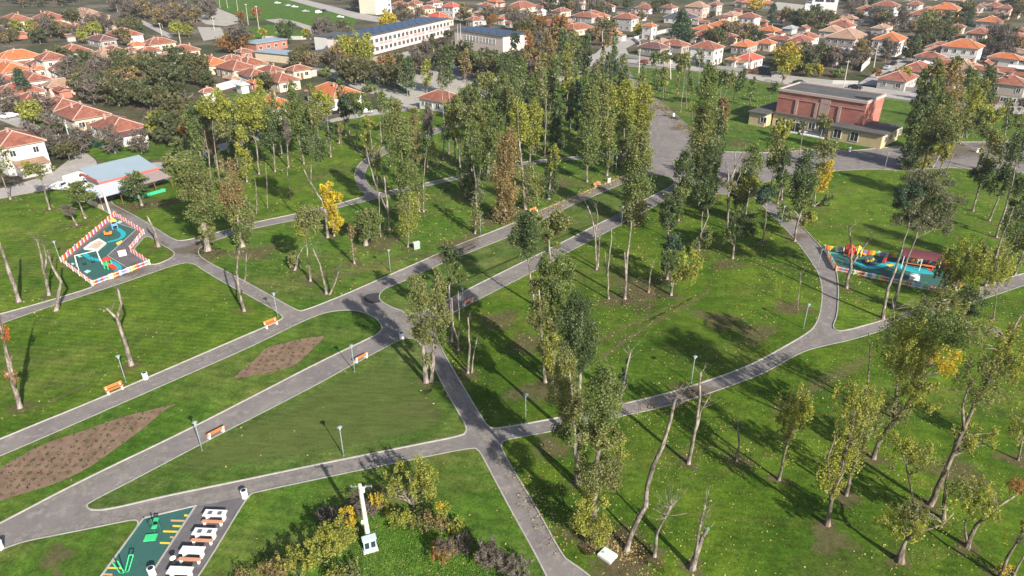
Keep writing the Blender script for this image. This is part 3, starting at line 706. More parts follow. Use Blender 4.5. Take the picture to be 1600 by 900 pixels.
tree('poplar_tree', "tall yellow-green poplar", "926,838 932,740 944,590", "943,618,26,46,g,3.8|938,675,32,34,o,3.6|933,735,36,38,o,2.6|927,808,33,40,y,3.0", 0.45, label="tall poplar leafy to the ground above the pale slab, yellow-green at its foot")
tree('tree', "leaning slim trunk with sparse yellow-green leaves", "956,757 963,725 969,704", "970,705,14,20,y,1.0|952,740,10,16,o,1.0", 0.2)
tree('bare_tree', "ivy-wrapped leaning trunk with drooping twigs on top", "969,630 975,600 980,570 986,545", "974,595,6,34,t,2.4", 0.24, twig=7)
tree('tree', "tree with a dark green crown", "1042,437 1043,390 1045,330", "1045,332,20,33,d,3.4|1050,380,18,18,t,2.8", 0.28)
tree('tree', "spreading low tree with yellow-green leaves", "1048,462 1052,440 1075,420|1050,455 1046,420", "1078,412,24,28,y,1.8|1046,410,18,20,d,2.0|1060,430,16,14,y,1.5", 0.3)
tree('tree', "forked white trunk under a dark green crown", "1091,398 1095,365 1107,340 1106,310|1096,362 1098,330", "1103,300,20,28,d,3.0|1108,370,16,18,g,1.8|1085,382,10,12,g,1.4", 0.28)
tree('poplar_tree', POP % "dense green", "1093,312 1097,250 1107,125", "1092,270,15,34,g,4.0|1099,215,17,46,o,4.0|1106,150,15,42,g,3.8", 0.5, label="tallest dense green poplar at the right edge of the asphalt square")
tree('poplar_tree', POP % "dark green", "1114,308 1117,250 1130,165", "1112,270,13,36,d,4.2|1120,220,12,40,d,4.0|1129,180,10,26,b,3.4", 0.42, label="dark narrow poplar touching the tallest green poplar by the asphalt square")
tree('bare_tree', "many-stemmed leafless white tree", "1137,360 1138,310 1138,275 1134,252|1140,285 1148,262 1156,245 1167,219|1141,290 1148,268 1150,240|1148,290 1157,272 1158,255", "1140,290,13,9,o,1.4", 0.3, twig=4, label="many-stemmed leafless white tree at the near edge of the asphalt square")
tree('tree', "slim tree with a yellow-green crown", "1157,345 1163,318 1170,295", "1171,291,20,20,y,2.8|1160,312,10,10,g,2", 0.22)
tree('tree', "leaning pale trunk with a dark spreading crown", "1144,405 1149,372 1148,340", "1160,350,21,25,d,2.6|1140,365,12,14,g,1.8", 0.28)
tree('tree', "white trunk with a small dark crown", "1192,377 1196,345 1197,315", "1196,303,16,18,t,3.2", 0.22)
for s_ in ("1204,297 1207,275 1211,262;1211,252,14,19,d,3.0;white leaning trunk under a low dark crown at the square's edge",
           "1221,313 1224,276 1222,240;1212,228,12,26,o,2.8|1224,200,16,18,y,3.0;tall trunk with a dark column and yellow-green top in front of the hall",
           "1231,301 1238,285 1249,240 1253,205;1252,200,7,10,d,2.6;very long thin leaning white trunk with a tiny dark crown",
           "1278,240 1282,214 1287,195;1288,189,12,12,o,3.0;pale trunk with a round olive crown before the hall roof",
           "1290,262 1290,245 1290,232;1291,232,20,20,o,2.0;hazy olive crown in front of the hall entrance",
           "1241,378 1247,345 1258,310 1266,285;1258,270,17,36,d,3.2|1252,310,20,26,g,2.6|1262,342,14,18,y,2.6;thick leaning trunk with a dark green crown beside the curved path",
           "1272,323 1275,297 1282,280;1287,272,16,26,Y,2.0|1292,318,10,16,d,2.4|1284,262,10,14,y,2.4;tree with a bright golden-yellow crown near the curved path",
           "1251,345 1252,330 1254,310;1228,335,16,18,g,2.2;low green tree behind the curved path"):
    a, c_, l_ = s_.split(';'); tree('tree', l_, a, c_, 0.28)
# --- trees on the street-side lawn
for s_ in ("1007,126 1007,112 1007,96;1007,105,4,11,g,2.2;slim young tree",
           "1027,141 1026,115 1025,90;1025,90,10,12,g,2.8|1027,122,7,14,g,2.0;narrow green tree with a leafy trunk",
           "1036,152 1037,125 1037,95;1038,88,10,12,o,2.8|1037,120,6,14,o,2.0;narrow olive tree next to its green twin",
           "1039,155 1040,130 1041,105;1041,120,5,14,y,1.8;thin yellowish young tree",
           "1063,176 1066,150 1070,115 1070,90|1066,150 1075,115;1068,96,13,18,o,3.2;tall twin white trunk with a high olive crown",
           "1058,148 1058,130 1057,115;1058,128,4,14,o,1.8;small slim tree",
           "1073,166 1072,136 1072,125;1079,130,6,18,g,2.6;cut white stump with a green companion stem",
           "1091,148 1092,120 1093,90;1093,90,10,15,G,2.0;thin grey-leaved tree by the street",
           "1123,170 1127,140 1128,115|1124,160 1132,150 1141,128;1127,120,11,15,d,2.8|1140,127,10,15,o,2.6;V-forked pale tree with two crowns",
           "1144,161 1149,145 1157,128;1157,126,8,15,d,3.0;slanting pale trunk with a compact dark crown",
           "1171,167 1173,150 1177,135;1177,136,7,14,g,2.0;slanting young tree with a thin green crown",
           "1202,164 1205,148 1209,138;1208,138,8,10,d,3.0;slanting white trunk beside the hall's left wing",
           "1082,192 1082,180 1081,165;1081,166,9,11,y,1.8;stubby white trunk with sparse sprouts",
           "1135,106 1135,102 1135,95;1135,99,10,7,g,2.6;low round green street tree",
           "1222,130 1223,122 1224,112;1224,116,5,8,b,1.6;thin young tree behind the brick hall"):
    a, c_, l_ = s_.split(';'); tree('tree', l_, a, c_, 0.2, patch=0.7)
# --- right of the hall
for s_ in ("1418,266 1422,235 1432,190;1422,235,14,32,d,4.0|1428,200,14,22,g,3.6|1438,165,17,28,d,3.8|1452,130,16,28,g,3.6|1466,108,12,16,o,3.0;huge dark green leaning poplar at the hall's right corner",
           "1474,240 1478,200 1490,110;1475,190,18,38,g,3.4|1486,140,16,40,b,3.2|1495,100,9,14,o,3.0;tall olive-brown poplar behind the huge dark one",
           "1486,178 1488,160 1495,140;1502,152,10,14,o,3.2;pale trunk with a light olive crown beside the street",
           "1468,238 1460,215 1455,190;1458,205,14,24,b,2.6;brownish green crown under the tall poplars",
           "1510,215 1510,200 1510,180;1510,186,14,17,d,3.2;round dark green tree beside the street lawn",
           "1456,262 1468,243 1490,215 1497,207;1450,226,18,26,y,2.4|1442,255,16,16,y,2.4;leaning white trunk with a golden green crown at the square's edge",
           "1477,274 1483,256 1489,240;1472,215,12,18,o,1.8;slanting pale trunk on the lawn behind the pine",
           "1526,168 1524,150 1522,125;1520,138,15,28,g,4.0;bright mid-green egg-shaped tree by the street",
           "1543,162 1544,145 1546,125;1545,132,13,28,d,3.6;darker egg-shaped tree next to the bright green one",
           "1549,212 1550,195 1551,175;1550,180,19,19,y,3.0|1536,190,12,14,o,2.6;broad golden-green tree right of the tall poplars",
           "1570,211 1573,190 1576,150;1575,178,9,23,g,2.6;narrow spire-shaped green tree",
           "1586,213 1592,190 1598,168;1598,160,8,12,k,1.4;leaning bare trunk at the right picture edge",
           "1527,264 1533,240 1537,215;1540,207,13,11,o,2.4|1533,240,4,10,y,1.4;slanting slim tree with a flat olive crown",
           "1556,277 1567,251 1582,222 1592,198;1594,190,12,14,g,2.2;long slanting bare trunk crossing the right end of the square"):
    a, c_, l_ = s_.split(';'); tree('poplar_tree' if 'poplar' in l_ else 'tree', l_, a, c_, 0.28)
tree('tree', "long crooked slanting trunk with few leaves", "1556,372 1567,338 1577,303 1587,266 1592,245", "1597,300,16,28,d,2.6|1585,330,10,14,g,1.8", 0.28)
tree('pine_tree', "round pine", "1379,498 1388,450 1408,392 1420,345", "1426,325,33,30,G,4.6|1442,290,38,28,G,4.6|1420,300,24,20,t,3.0|1440,310,30,20,d,2.4", 0.34, label="left of the two tall pines, its grey-green round crown above a pale leaning trunk")
tree('pine_tree', "round pine", "1395,480 1406,440 1424,385 1438,345", "1460,318,38,34,G,4.4|1442,345,30,18,G,3.6|1470,352,22,18,G,2.8|1465,325,26,22,d,2.0", 0.34, label="right of the two tall pines, its grey-green crown merging with its neighbour's")
tree('bare_tree', "forked", "1322,451 1329,418 1330,380 1325,352|1330,416 1348,388 1361,372", "", 0.34, twig=6, label="forked leafless pale trunk in front of the right-hand playground fence")
tree('tree', "young tree with a wide sparse yellow-green crown", "1500,470 1497,440 1490,410", "1508,408,34,40,y,2.0|1480,430,20,26,o,2.0|1530,400,18,24,o,1.8|1500,455,26,18,y,1.8", 0.22)
tree('tree', "long curved bare trunk with a small green crown", "1538,448 1546,428 1556,400 1567,365 1583,322", "1570,400,16,22,o,1.6|1590,345,14,26,d,2.4", 0.26)
tree('tree', "slanting double trunk with scattered leaves", "1570,427 1578,395 1590,350|1573,426 1588,388 1600,352", "1600,380,16,30,o,1.8", 0.24)
tree('bare_tree', "bare sapling in a ring of brown soil", "1246,482 1249,455 1251,425", "", 0.1, twig=4, patch=1.6)
# --- foreground left of the right grove
tree('bare_tree', "seal", "978,860 990,825 1009,790 1010,760 1021,726 1034,695 1048,655 1055,618", "", 0.36, twig=5, label="tallest slanting bare trunk beside the pale slab, its joints painted green")
tree('bare_tree', "slim", "1022,870 1026,835 1040,803 1048,786", "", 0.22, twig=16, label="slim bare trunk crowned with a bristle of fine twigs, right of the tallest slanting trunk")
tree('bare_tree', "twin", "1080,889 1089,862 1098,840 1107,828|1086,870 1092,835 1104,798", "", 0.36, twig=6, seal=True, label="bare twin trunk with green-painted cut tops at the bottom of the leafy lawn")
tree('bare_tree', "fork", "1075,725 1081,698 1088,662 1092,615 1093,576|1083,690 1096,645 1110,619", "", 0.28, twig=4, label="tall bare trunk forking just above the curved path")
tree('bare_tree', "crooked", "1151,721 1156,695 1153,660", "", 0.18, twig=3, label="short crooked bare stem right of the forked bare trunk")
# --- big loose trees of the right foreground
tree('tree', "x", "1216,751 1225,715 1236,680 1245,650", "1242,640,31,37,y,1.9|1230,675,16,19,o,1.3", 0.21, bark=M_BARKD, label="slim tree with a loose yellow-green crown below the curved path's junction")
tree('tree', "x", "1292,821 1300,785 1306,760 1318,735|1303,770 1293,735 1290,712 1302,680|1312,742 1322,690 1332,645", "1330,635,32,43,y,1.5|1300,735,25,41,y,1.1|1348,668,23,37,o,1.1|1322,700,21,26,y,0.9", 0.34, bark=M_BARKD, label="stout many-stemmed tree with sparse yellow-green sprays in the right grove")
tree('tree', "x", "1321,775 1329,740 1341,708 1347,675 1352,630", "1336,690,18,37,y,1.1|1355,630,25,32,y,1.3", 0.23, bark=M_BARKD, label="curving slim trunk just behind the stout many-stemmed tree")
tree('bare_tree', "x", "1350,640 1355,595 1358,555 1354,517", "1348,640,30,24,y,1.1", 0.20, bark=M_BARKD, label="tall thin bare pole rising beside the right end of the lower path")
tree('tree', "x", "1364,717 1373,690 1400,655 1432,608 1448,560", "1420,545,37,52,y,2.2|1462,515,44,37,g,2.4|1474,560,28,32,Y,0.9|1436,612,34,32,y,1.6|1395,640,25,28,o,1.0", 0.34, bark=M_BARKD, label="large leaning tree with a golden-green crown hiding the lower path's right end")
tree('tree', "x", "1398,655 1402,600 1402,520 1398,470", "1404,545,25,48,g,1.7|1470,478,37,32,o,1.8", 0.25, bark=M_BARKD, label="upright dark trunk behind the large leaning golden-green tree")
tree('tree', "x", "1452,790 1466,762 1478,735 1505,672 1530,625 1556,575 1580,535 1602,498|1474,812 1476,770 1479,733|1506,672 1500,630 1510,590", "1540,590,48,50,o,1.0|1592,550,34,59,y,1.3|1518,680,39,28,y,1.2|1530,520,23,28,o,1.0", 0.36, bark=M_BARKD, label="very large slanting tree with long dark limbs near the right edge")
tree('tree', "x", "1405,878 1411,852 1420,838|1416,842 1440,828 1470,815 1487,798", "1412,818,46,26,y,2.0|1430,800,25,19,o,1.6", 0.41, bark=M_BARKD, label="low stout tree with a flat yellow-green crown at the bottom right")
tree('tree', "x", "1433,806 1426,775 1416,728 1408,698", "1414,695,39,32,y,1.5|1440,720,23,22,o,1.1", 0.20, bark=M_BARKD, label="thin crooked trunk with a hazy green crown behind the low stout tree")
tree('tree', "x", "1510,855 1526,820 1556,792 1588,770|1511,848 1510,818", "1530,780,39,37,y,1.6|1588,758,14,15,r,1.6|1505,760,21,22,o,1.2", 0.31, bark=M_BARKD, label="tree leaning right with an orange-tipped branch near the bottom right corner")
tree('tree', "x", "1560,905 1575,872 1602,832|1580,906 1604,868", "1572,888,12,10,Y,1.2|1612,822,18,19,y,1.6", 0.25, bark=M_BARKD, label="pale twin stems with a tuft of yellow leaves at the bottom right corner")
tree('tree', "x", "1590,720 1596,690 1606,650", "1598,660,25,32,y,1.2", 0.16, bark=M_BARKD, label="small leafy tree cut by the right picture edge below the slanting giant")
tree('tree', "x", "1512,520 1512,490 1514,455", "1514,470,23,30,d,2.4|1500,500,18,17,g,1.6", 0.18, bark=M_BARKD, label="dark green tree standing at the far right end of the lower path")
tree('tree', "x", "1552,500 1556,470 1560,445", "1560,420,25,28,y,1.4", 0.16, bark=M_BARKD, label="thin pale tree beyond the right end of the lower path")
# --- hedge and bushes of the bottom corner
def bush(look, base, blobs, label, limbs=6, cat='bush'):
    x, y = base
    return tree('bush', look, "%g,%g %g,%g" % (x, y, x-1, y-14), blobs, 0.07, label=label, limbs=limbs, patch=0.4, bark=M_BARKD, cat=cat)
tree('tree', "x", "646,797 643,770 640,745|645,790 625,765 610,752|646,785 662,765 672,742|645,780 648,755 655,738", "640,742,40,30,y,1.7|662,758,24,30,y,1.6|612,768,18,16,o,1.2", 0.16, label="spreading young tree with yellow-green leaves below the path crossing", bark=M_BARK)
for b in (((520, 868), "520,838,34,32,y,2.2|500,868,28,20,g,2.2", "large yellow-green bush left of the electric cabinet"),
          ((470, 908), "470,872,36,30,y,2.0|440,888,22,20,b,1.8", "wide yellow-green bush at the bottom edge"),
          ((425, 902), "425,886,22,18,b,2.2|410,900,18,14,Y,1.0", "brownish bush beside the picnic tables' kerb"),
          ((545, 830), "543,808,12,20,Y,2.6", "golden yellow shrub just left of the concrete pole"),
          ((590, 800), "588,782,14,13,Y,1.6|600,800,16,14,y,2.0", "yellow and green shrub just right of the concrete pole"),
          ((520, 812), "515,805,26,10,k,2.6|545,800,20,12,k,2.2", "low dark brown bramble mound on the slope"),
          ((580, 795), "575,782,30,14,k,2.6", "brown bramble behind the concrete pole's top"),
          ((640, 822), "625,808,26,18,y,2.4|655,812,22,16,o,2.0", "yellow-green thicket under the young tree"),
          ((690, 830), "678,815,26,18,b,1.8|690,800,14,12,y,1.4", "purple-brown thicket right of the young tree"),
          ((715, 830), "712,822,16,14,y,2.2|690,790,9,8,Y,1.6", "small lemon-green shrub in the brown thicket"),
          ((735, 862), "722,848,20,18,k,1.6", "grey twiggy shrub along the lawn edge"),
          ((700, 875), "692,860,22,18,r,1.8|695,852,16,12,k,1.6", "reddish dry shrub on the rough grass"),
          ((770, 885), "765,862,26,26,k,1.6|748,872,12,10,y,1.0", "large grey leafless shrub"),
          ((815, 905), "805,888,28,22,k,1.7|790,905,20,10,Y,1.0", "grey leafless shrub with yellow leaves at its foot"),
          ((560, 905), "545,893,26,14,o,2.2|520,895,16,10,y,2", "green bush at the very bottom edge"),
          ((385, 912), "378,902,20,16,b,1.6", "straw-coloured weeds beside the nearest picnic table"),
          ((560, 838), "552,832,14,8,d,2.4|562,845,12,8,b,2", "dark low shrub at the foot of the concrete pole")):
    bush("bush", b[0], b[1], b[2])

# worn soil patches, one sheet of soft-edged discs
def soil_patches():
    rs = np.random.RandomState(3); V = []; F = []; A = []
    i = 0
    for (x, y, r) in PATCHES:
        R = r*0.85; n0 = len(V); z = Z_L+0.012+0.0022*(i % 9); i += 1
        el = rs.uniform(1.0, 1.8); th = rs.uniform(0, 3.1)
        V.append((x, y, z)); A.append(0.62)
        for k, (f, a) in enumerate(((0.35, 0.52), (0.7, 0.34), (1.0, 0.0))):
            for j in range(16):
                an = j*math.pi/8; q = f*R*(1+0.25*math.sin(3*an+i)+rs.uniform(-.1, .1))
                dx, dy = q*el*math.cos(an), q*math.sin(an)
                V.append((x+dx*math.cos(th)-dy*math.sin(th), y+dx*math.sin(th)+dy*math.cos(th), z)); A.append(a)
        for j in range(16): F.append((n0, n0+1+j, n0+1+(j+1) % 16))
        for k in range(2):
            a0 = n0+1+k*16
            for j in range(16): F.append((a0+j, a0+16+j, a0+16+(j+1) % 16, a0+(j+1) % 16))
    me = bpy.data.meshes.new("soil_patches"); me.from_pydata(V, [], F); me.materials.append(M_PATCH)
    at = me.attributes.new('fade', 'FLOAT', 'POINT'); at.data.foreach_set('value', A)
    o = bpy.data.objects.new("worn_soil", me); COL.objects.link(o); o['kind'] = 'stuff'
PATCHES += [(G(x, y).x, G(x, y).y, r) for x, y, r in ((1000, 455, 6), (960, 470, 3), (1240, 370, 3), (1225, 483, 2.6), (1135, 415, 3), (860, 700, 3), (1300, 845, 3), (1500, 740, 3.5), (950, 850, 4), (960, 880, 4), (1180, 250, 5), (1500, 235, 9), (1450, 245, 6), (800, 330, 5), (760, 345, 5), (870, 285, 6), (600, 380, 5), (300, 390, 4), (330, 400, 4), (200, 425, 4), (200, 325, 5), (250, 318, 5), (1040, 170, 5), (1070, 200, 5), (1010, 140, 6), (1150, 225, 5), (700, 400, 4), (780, 500, 4), (1440, 235, 6), (1560, 232, 8), (650, 640, 3.5), (720, 380, 4), (400, 395, 5), (560, 360, 4), (1120, 500, 4), (1180, 520, 4), (1080, 610, 2.5), (830, 540, 4), (850, 610, 4), (90, 870, 2))]
soil_patches()
def soft_patch(name, s, mat, z, rings=((0.6, 0.62), (0.82, 0.5), (1.0, 0.0))):
    P = orient(smooth_poly(wpoly(s), 2.0, 2)); c = sum(P, Vector())/len(P); V = [(c.x, c.y, z)]; A = [0.62]; F = []; n = len(P)
    for k, (f, a) in enumerate(rings):
        for p in P: q = c.lerp(p, f); V.append((q.x, q.y, z)); A.append(a)
    for j in range(n): F.append((0, 1+j, 1+(j+1) % n))
    for k in range(len(rings)-1):
        a0 = 1+k*n
        for j in range(n): F.append((a0+j, a0+n+j, a0+n+(j+1) % n, a0+(j+1) % n))
    me = bpy.data.meshes.new(name); me.from_pydata(V, [], F); me.materials.append(mat)
    at = me.attributes.new('fade', 'FLOAT', 'POINT'); at.data.foreach_set('value', A)
    o = bpy.data.objects.new(name, me); COL.objects.link(o); o['kind'] = 'structure'
def soft_track(s, w_, mat, z, name="worn_track"):
    P = smooth_poly(wpoly(s), 2.0, 2, closed=False); V = []; A = []; F = []
    for i, p in enumerate(P):
        t_ = P[min(i+1, len(P)-1)]-P[max(i-1, 0)]; t_.normalize(); nn = Vector((-t_.y, t_.x, 0)); e = 0.0 if i in (0, len(P)-1) else 0.6
        for f, a in ((-1, 0), (0, e), (1, 0)): q = p+nn*f*w_; V.append((q.x, q.y, z)); A.append(a)
    for i in range(len(P)-1):
        for k in (0, 1): F.append((3*i+k, 3*i+k+1, 3*i+k+4, 3*i+k+3))
    me = bpy.data.meshes.new(name); me.from_pydata(V, [], F); me.materials.append(mat)
    at = me.attributes.new('fade', 'FLOAT', 'POINT'); at.data.foreach_set('value', A)
    o = bpy.data.objects.new(name, me); COL.objects.link(o); o['kind'] = 'structure'
zz = Z_L+0.034
for s_ in ("230,745 400,655 530,590 640,560 700,640 715,668 560,700 400,728 300,745", "650,470 740,435 830,395 880,360 960,320 985,330 900,360 820,400 740,440"): soft_patch("dry_turf", s_, M_DRYP, zz); zz += 0.003
for s_ in () and ("20,720 90,700 150,655 280,590 400,560 480,505 540,495 560,510 470,540 350,610 250,680 120,745 20,790", "100,480 220,440 320,425 350,460 250,500 180,540 120,560 60,540", "560,400 640,370 740,355 700,390 600,430", "330,400 440,400 560,430 500,450 430,440", "940,500 1010,470 1120,410 1160,420 1060,480 960,530", "1280,720 1360,760 1340,800 1250,760", "1200,610 1310,560 1330,570 1230,620", "840,520 800,540 830,610 880,600"): soft_patch("dry_turf", s_, M_DRYP, zz); zz += 0.003
for s_, w_ in (("925,572 960,545 1010,510 1080,475 1130,440", 0.5), ("900,556 960,520 1030,490 1085,460", 0.4), ("1190,660 1240,625 1300,590 1400,545", 1.1), ("60,345 120,355 150,350 180,335", 0.5), ("20,380 60,370 100,385 110,400 100,430", 0.3), ("420,310 480,290 560,240", 0.5), ("500,440 560,425 620,405 690,388", 0.8), ("440,445 520,425 600,400", 0.6), ("70,860 90,890 100,930", 0.35), ("0,650 60,640 120,610 150,600", 0.4), ("300,440 380,470 440,480", 0.3)):
    soft_track(s_, w_*1.6, M_TRACK, zz); zz += 0.003
M_DUST = soil_patch_mat('path_dust', (0.22, 0.197, 0.175), (0.33, 0.30, 0.265), 0.6, 0.66); M_FRESH = soil_patch_mat('fresh_asphalt_patch', (0.045, 0.043, 0.045), (0.07, 0.066, 0.068), 0.95, 0.30)
zz = 0.036
for s_, w_ in (("0,850 60,835 150,818 240,795 330,775 420,758 520,737 640,712 735,692", 0.9), ("20,800 100,775 180,735 260,700", 0.8), ("150,632 240,592 320,560 400,523 470,495", 0.5), ("975,640 1050,622 1110,605 1165,585 1205,565 1262,530 1290,505", 0.8), ("1290,500 1288,450 1270,415", 0.6), ("560,470 620,495 640,515 600,535", 1.3), ("690,560 710,610 735,655 765,690 800,745 830,800 880,880", 0.7), ("1010,240 1030,215 1010,170 985,130", 1.4), ("1110,262 1200,255 1300,250 1400,248", 2.0), ("280,390 300,400 330,400 360,430 410,465 455,492", 0.6), ("0,498 80,470 160,448 240,425 290,402", 0.6), ("545,470 640,430 720,392 800,360 860,335", 0.5), ("640,505 700,485 780,445 860,405 920,368", 0.5), ("1450,245 1540,240 1620,245", 2.5)):
    soft_track(s_, w_*1.5, M_DUST, zz, "path_dust"); zz += 0.0025
soft_patch("asphalt_repair", "566,464 578,459 598,458 603,467 594,474 574,475", M_FRESH, 0.085)
# fallen leaves: small leaf faces lying on the lawns, denser under the trees
def fallen():
    rs = np.random.RandomState(11); C = []; S = []
    def add(P, n, clusters, s0):
        xs = [p[0] for p in P]; ys = [p[1] for p in P]
        X = rs.uniform(min(xs), max(xs), n*3); Y = rs.uniform(max(20, min(ys)), min(230, max(ys)), n*3)
        for (x, y, s) in clusters:
            k = int(50*s); X = np.concatenate([X, x+rs.normal(size=k)*2.6]); Y = np.concatenate([Y, y+rs.normal(size=k)*2.6])
        dm = np.sin(X*0.21+1.3*np.sin(Y*0.13))*np.sin(Y*0.17+1.7*np.sin(X*0.11))+0.35*np.sin(X*0.9)*np.sin(Y*0.8); m = in_poly_np(P, X, Y) & (rs.uniform(-0.9, 0.55, len(X)) < dm); C.append(np.stack([X[m], Y[m], np.full(m.sum(), Z_L+0.05)], 1)); S.append(np.full(m.sum(), s0))
    dens = {7: 0.06, 9: 1.2, 13: 1.25, 10: 0.25, 4: 0.3, 5: 0.15, 11: 0.3, 14: 0.2, 7.5: 0, 3: 0.12}
    for i, P in enumerate(LAWN_POLYS):
        xs = [p[0] for p in P]; ys = [p[1] for p in P]
        A = (min(150, max(xs))-max(-120, min(xs)))*(min(230, max(ys))-max(25, min(ys)))
        d = dens.get(i, 0.05)
        cl = [c for c in LITTER if in_poly(P, c[0], c[1])]
        add(P, int(0.75*min(16000, max(0, A*d))), cl, 0.062 if d > 0.9 else 0.075)
    # drifts along the promenade's upper edge
    X, Y = [], []
    for a, b, n in (((800, 352), (985, 272), 1500), ((1085, 215), (1000, 138), 900), ((880, 860), (800, 720), 220), ((950, 850), (1000, 880), 260), ((1200, 236), (1290, 232), 400), ((970, 655), (1100, 622), 200)):
        A_, B_ = G(*a), G(*b); t = rs.uniform(0, 1, n)
        X.append(A_.x+(B_.x-A_.x)*t+rs.normal(size=n)*0.8); Y.append(A_.y+(B_.y-A_.y)*t+rs.normal(size=n)*0.8)
    X = np.concatenate(X); Y = np.concatenate(Y); C.append(np.stack([X, Y, np.full(len(X), Z_K+0.02)], 1)); S.append(np.full(len(X), 0.07))
    C = np.concatenate(C); S = np.concatenate(S)[:, None]; n = len(C)
    an = rs.uniform(0, 6.28, n); u = np.stack([np.cos(an), np.sin(an), rs.uniform(-.3, .3, n)], 1); v = np.stack([-np.sin(an), np.cos(an), rs.uniform(-.3, .3, n)], 1)
    S = S*rs.uniform(0.6, 1.5, (n, 1))*(0.7+C[:, 1:2]/110.0)
    q = np.stack([C-u*S, C+v*S*.8, C+u*S, C-v*S*.8], 1).reshape(-1, 3).astype(np.float32)
    me = bpy.data.meshes.new("fallen_leaves"); me.vertices.add(4*n); me.vertices.foreach_set('co', q.ravel())
    me.loops.add(4*n); me.loops.foreach_set('vertex_index', np.arange(4*n, dtype=np.int32)); me.polygons.add(n)
    me.polygons.foreach_set('loop_start', np.arange(0, 4*n, 4, dtype=np.int32)); me.polygons.foreach_set('loop_total', np.full(n, 4, dtype=np.int32))
    me.materials.append(leaf_mat("fallen_leaf_tan", (0.22, 0.17, 0.055), (0.44, 0.40, 0.15), 0.05)); me.materials.append(leaf_mat("fallen_leaf_rust", (0.18, 0.09, 0.04), (0.34, 0.20, 0.09), 0.05))
    me.polygons.foreach_set('material_index', (rs.uniform(0, 1, n) < 0.3).astype(np.int32))
    at = me.attributes.new('tint', 'FLOAT', 'POINT'); at.data.foreach_set('value', np.repeat(rs.uniform(0, 1, n), 4).astype(np.float32))
    me.update(calc_edges=True); o = bpy.data.objects.new("fallen_leaves", me); COL.objects.link(o); o['kind'] = 'stuff'
fallen()
def ground_cover():
    """weeds on the rough corner and sprigs planted in the two beds"""
    rs = np.random.RandomState(21)
    for nm, s, n, size, z, mt in (("rough_grass_tufts", "520,880 545,850 575,812 610,795 680,795 735,825 770,860 800,905 500,905", 4200, 0.11, 0.12, leaf_mat('grass_blades', (0.065, 0.145, 0.016), (0.14, 0.25, 0.035), 0.3)),
                       ("bed_sprigs", "510,526 475,530 415,545 400,562 362,594 400,588 452,576 465,570", 150, 0.2, 0.18, LEAF['m']),
                       ("bed_sprigs", "282,631 195,652 130,675 65,697 0,733 -60,770 -60,800 0,780 82,757 135,733 218,673 258,640", 520, 0.2, 0.18, LEAF['m'])):
        P = [(G(x, y).x, G(x, y).y) for x, y in pts(s)]
        xs = [p[0] for p in P]; ys = [p[1] for p in P]
        X = rs.uniform(min(xs), max(xs), n*2); Y = rs.uniform(min(ys), max(ys), n*2); m = in_poly_np(P, X, Y)
        X, Y = X[m], Y[m]
        if nm == "bed_sprigs":
            X = np.round(X/0.9)*0.9+rs.normal(size=len(X))*0.12; Y = np.round(Y/0.9)*0.9+rs.normal(size=len(X))*0.12
            X = np.repeat(X, 3); Y = np.repeat(Y, 3); 
        C = np.stack([X+rs.normal(size=len(X))*0.05, Y+rs.normal(size=len(X))*0.05, Z_L+rs.uniform(0.05, z, len(X))], 1)
        root = leaf_mesh(nm, [(C, size, rs.uniform(0, 1, len(X)), 0, 1.2, rs)], [mt], None); root['kind'] = 'stuff'
ground_cover()
# ---------------------------------------------------------------- buildings
def tile_mat(name, c, c2):
    m, t, out = new_mat(name); g = N(t, "ShaderNodeTexCoord").outputs['Object']
    n1 = noise(t, g, 0.7, 5, 0.7); n2 = noise(t, g, 6.0, 3, 0.8)
    col = mixc(t, ramp(t, n1, [(0.35, 0), (0.68, 1)]), c, c2)
    col = mixc(t, 1.0, col, ramp(t, n2, [(0.25, 0.72), (0.75, 1.25)]), 'MULTIPLY')
    wv = N(t, "ShaderNodeTexWave", wave_type='BANDS', bands_direction='Z'); wv.inputs['Scale'].default_value = 2.2; wv.inputs['Distortion'].default_value = 0.4
    t.links.new(g, wv.inputs['Vector'])
    col = mixc(t, 1.0, col, ramp(t, wv.outputs[0], [(0, 0.86), (1, 1.08)]), 'MULTIPLY')
    principled(t, out, col, 0.85, wv.outputs[0], 0.3, spec=0.15); return m
ROOF = {'r': tile_mat("terracotta_tiles", (0.175, 0.062, 0.042), (0.32, 0.128, 0.085)), 'o': tile_mat("orange_tiles", (0.37, 0.105, 0.038), (0.48, 0.165, 0.07)),
        'R': tile_mat("red_tiles", (0.42, 0.075, 0.05), (0.52, 0.12, 0.08)), 'b': tile_mat("weathered_tiles", (0.25, 0.155, 0.105), (0.37, 0.235, 0.165)),
        'm': tile_mat("maroon_sheet", (0.12, 0.06, 0.06), (0.17, 0.085, 0.08)), 'd': tile_mat("slate_sheet", (0.05, 0.06, 0.085), (0.085, 0.095, 0.12)),
        'y': tile_mat("sand_tiles", (0.48, 0.31, 0.15), (0.56, 0.38, 0.2)), 'w': plain("white_sheet", (0.50, 0.52, 0.54), 0.5), 'B': plain("blue_grey_sheet", (0.25, 0.31, 0.345), 0.45, 0.1, 0.4)}
RN = {'r': "terracotta", 'o': "bright orange", 'R': "red", 'b': "weathered beige-brown", 'm': "maroon", 'd': "dark slate", 'y': "sand-coloured", 'w': "white", 'B': "blue-grey"}
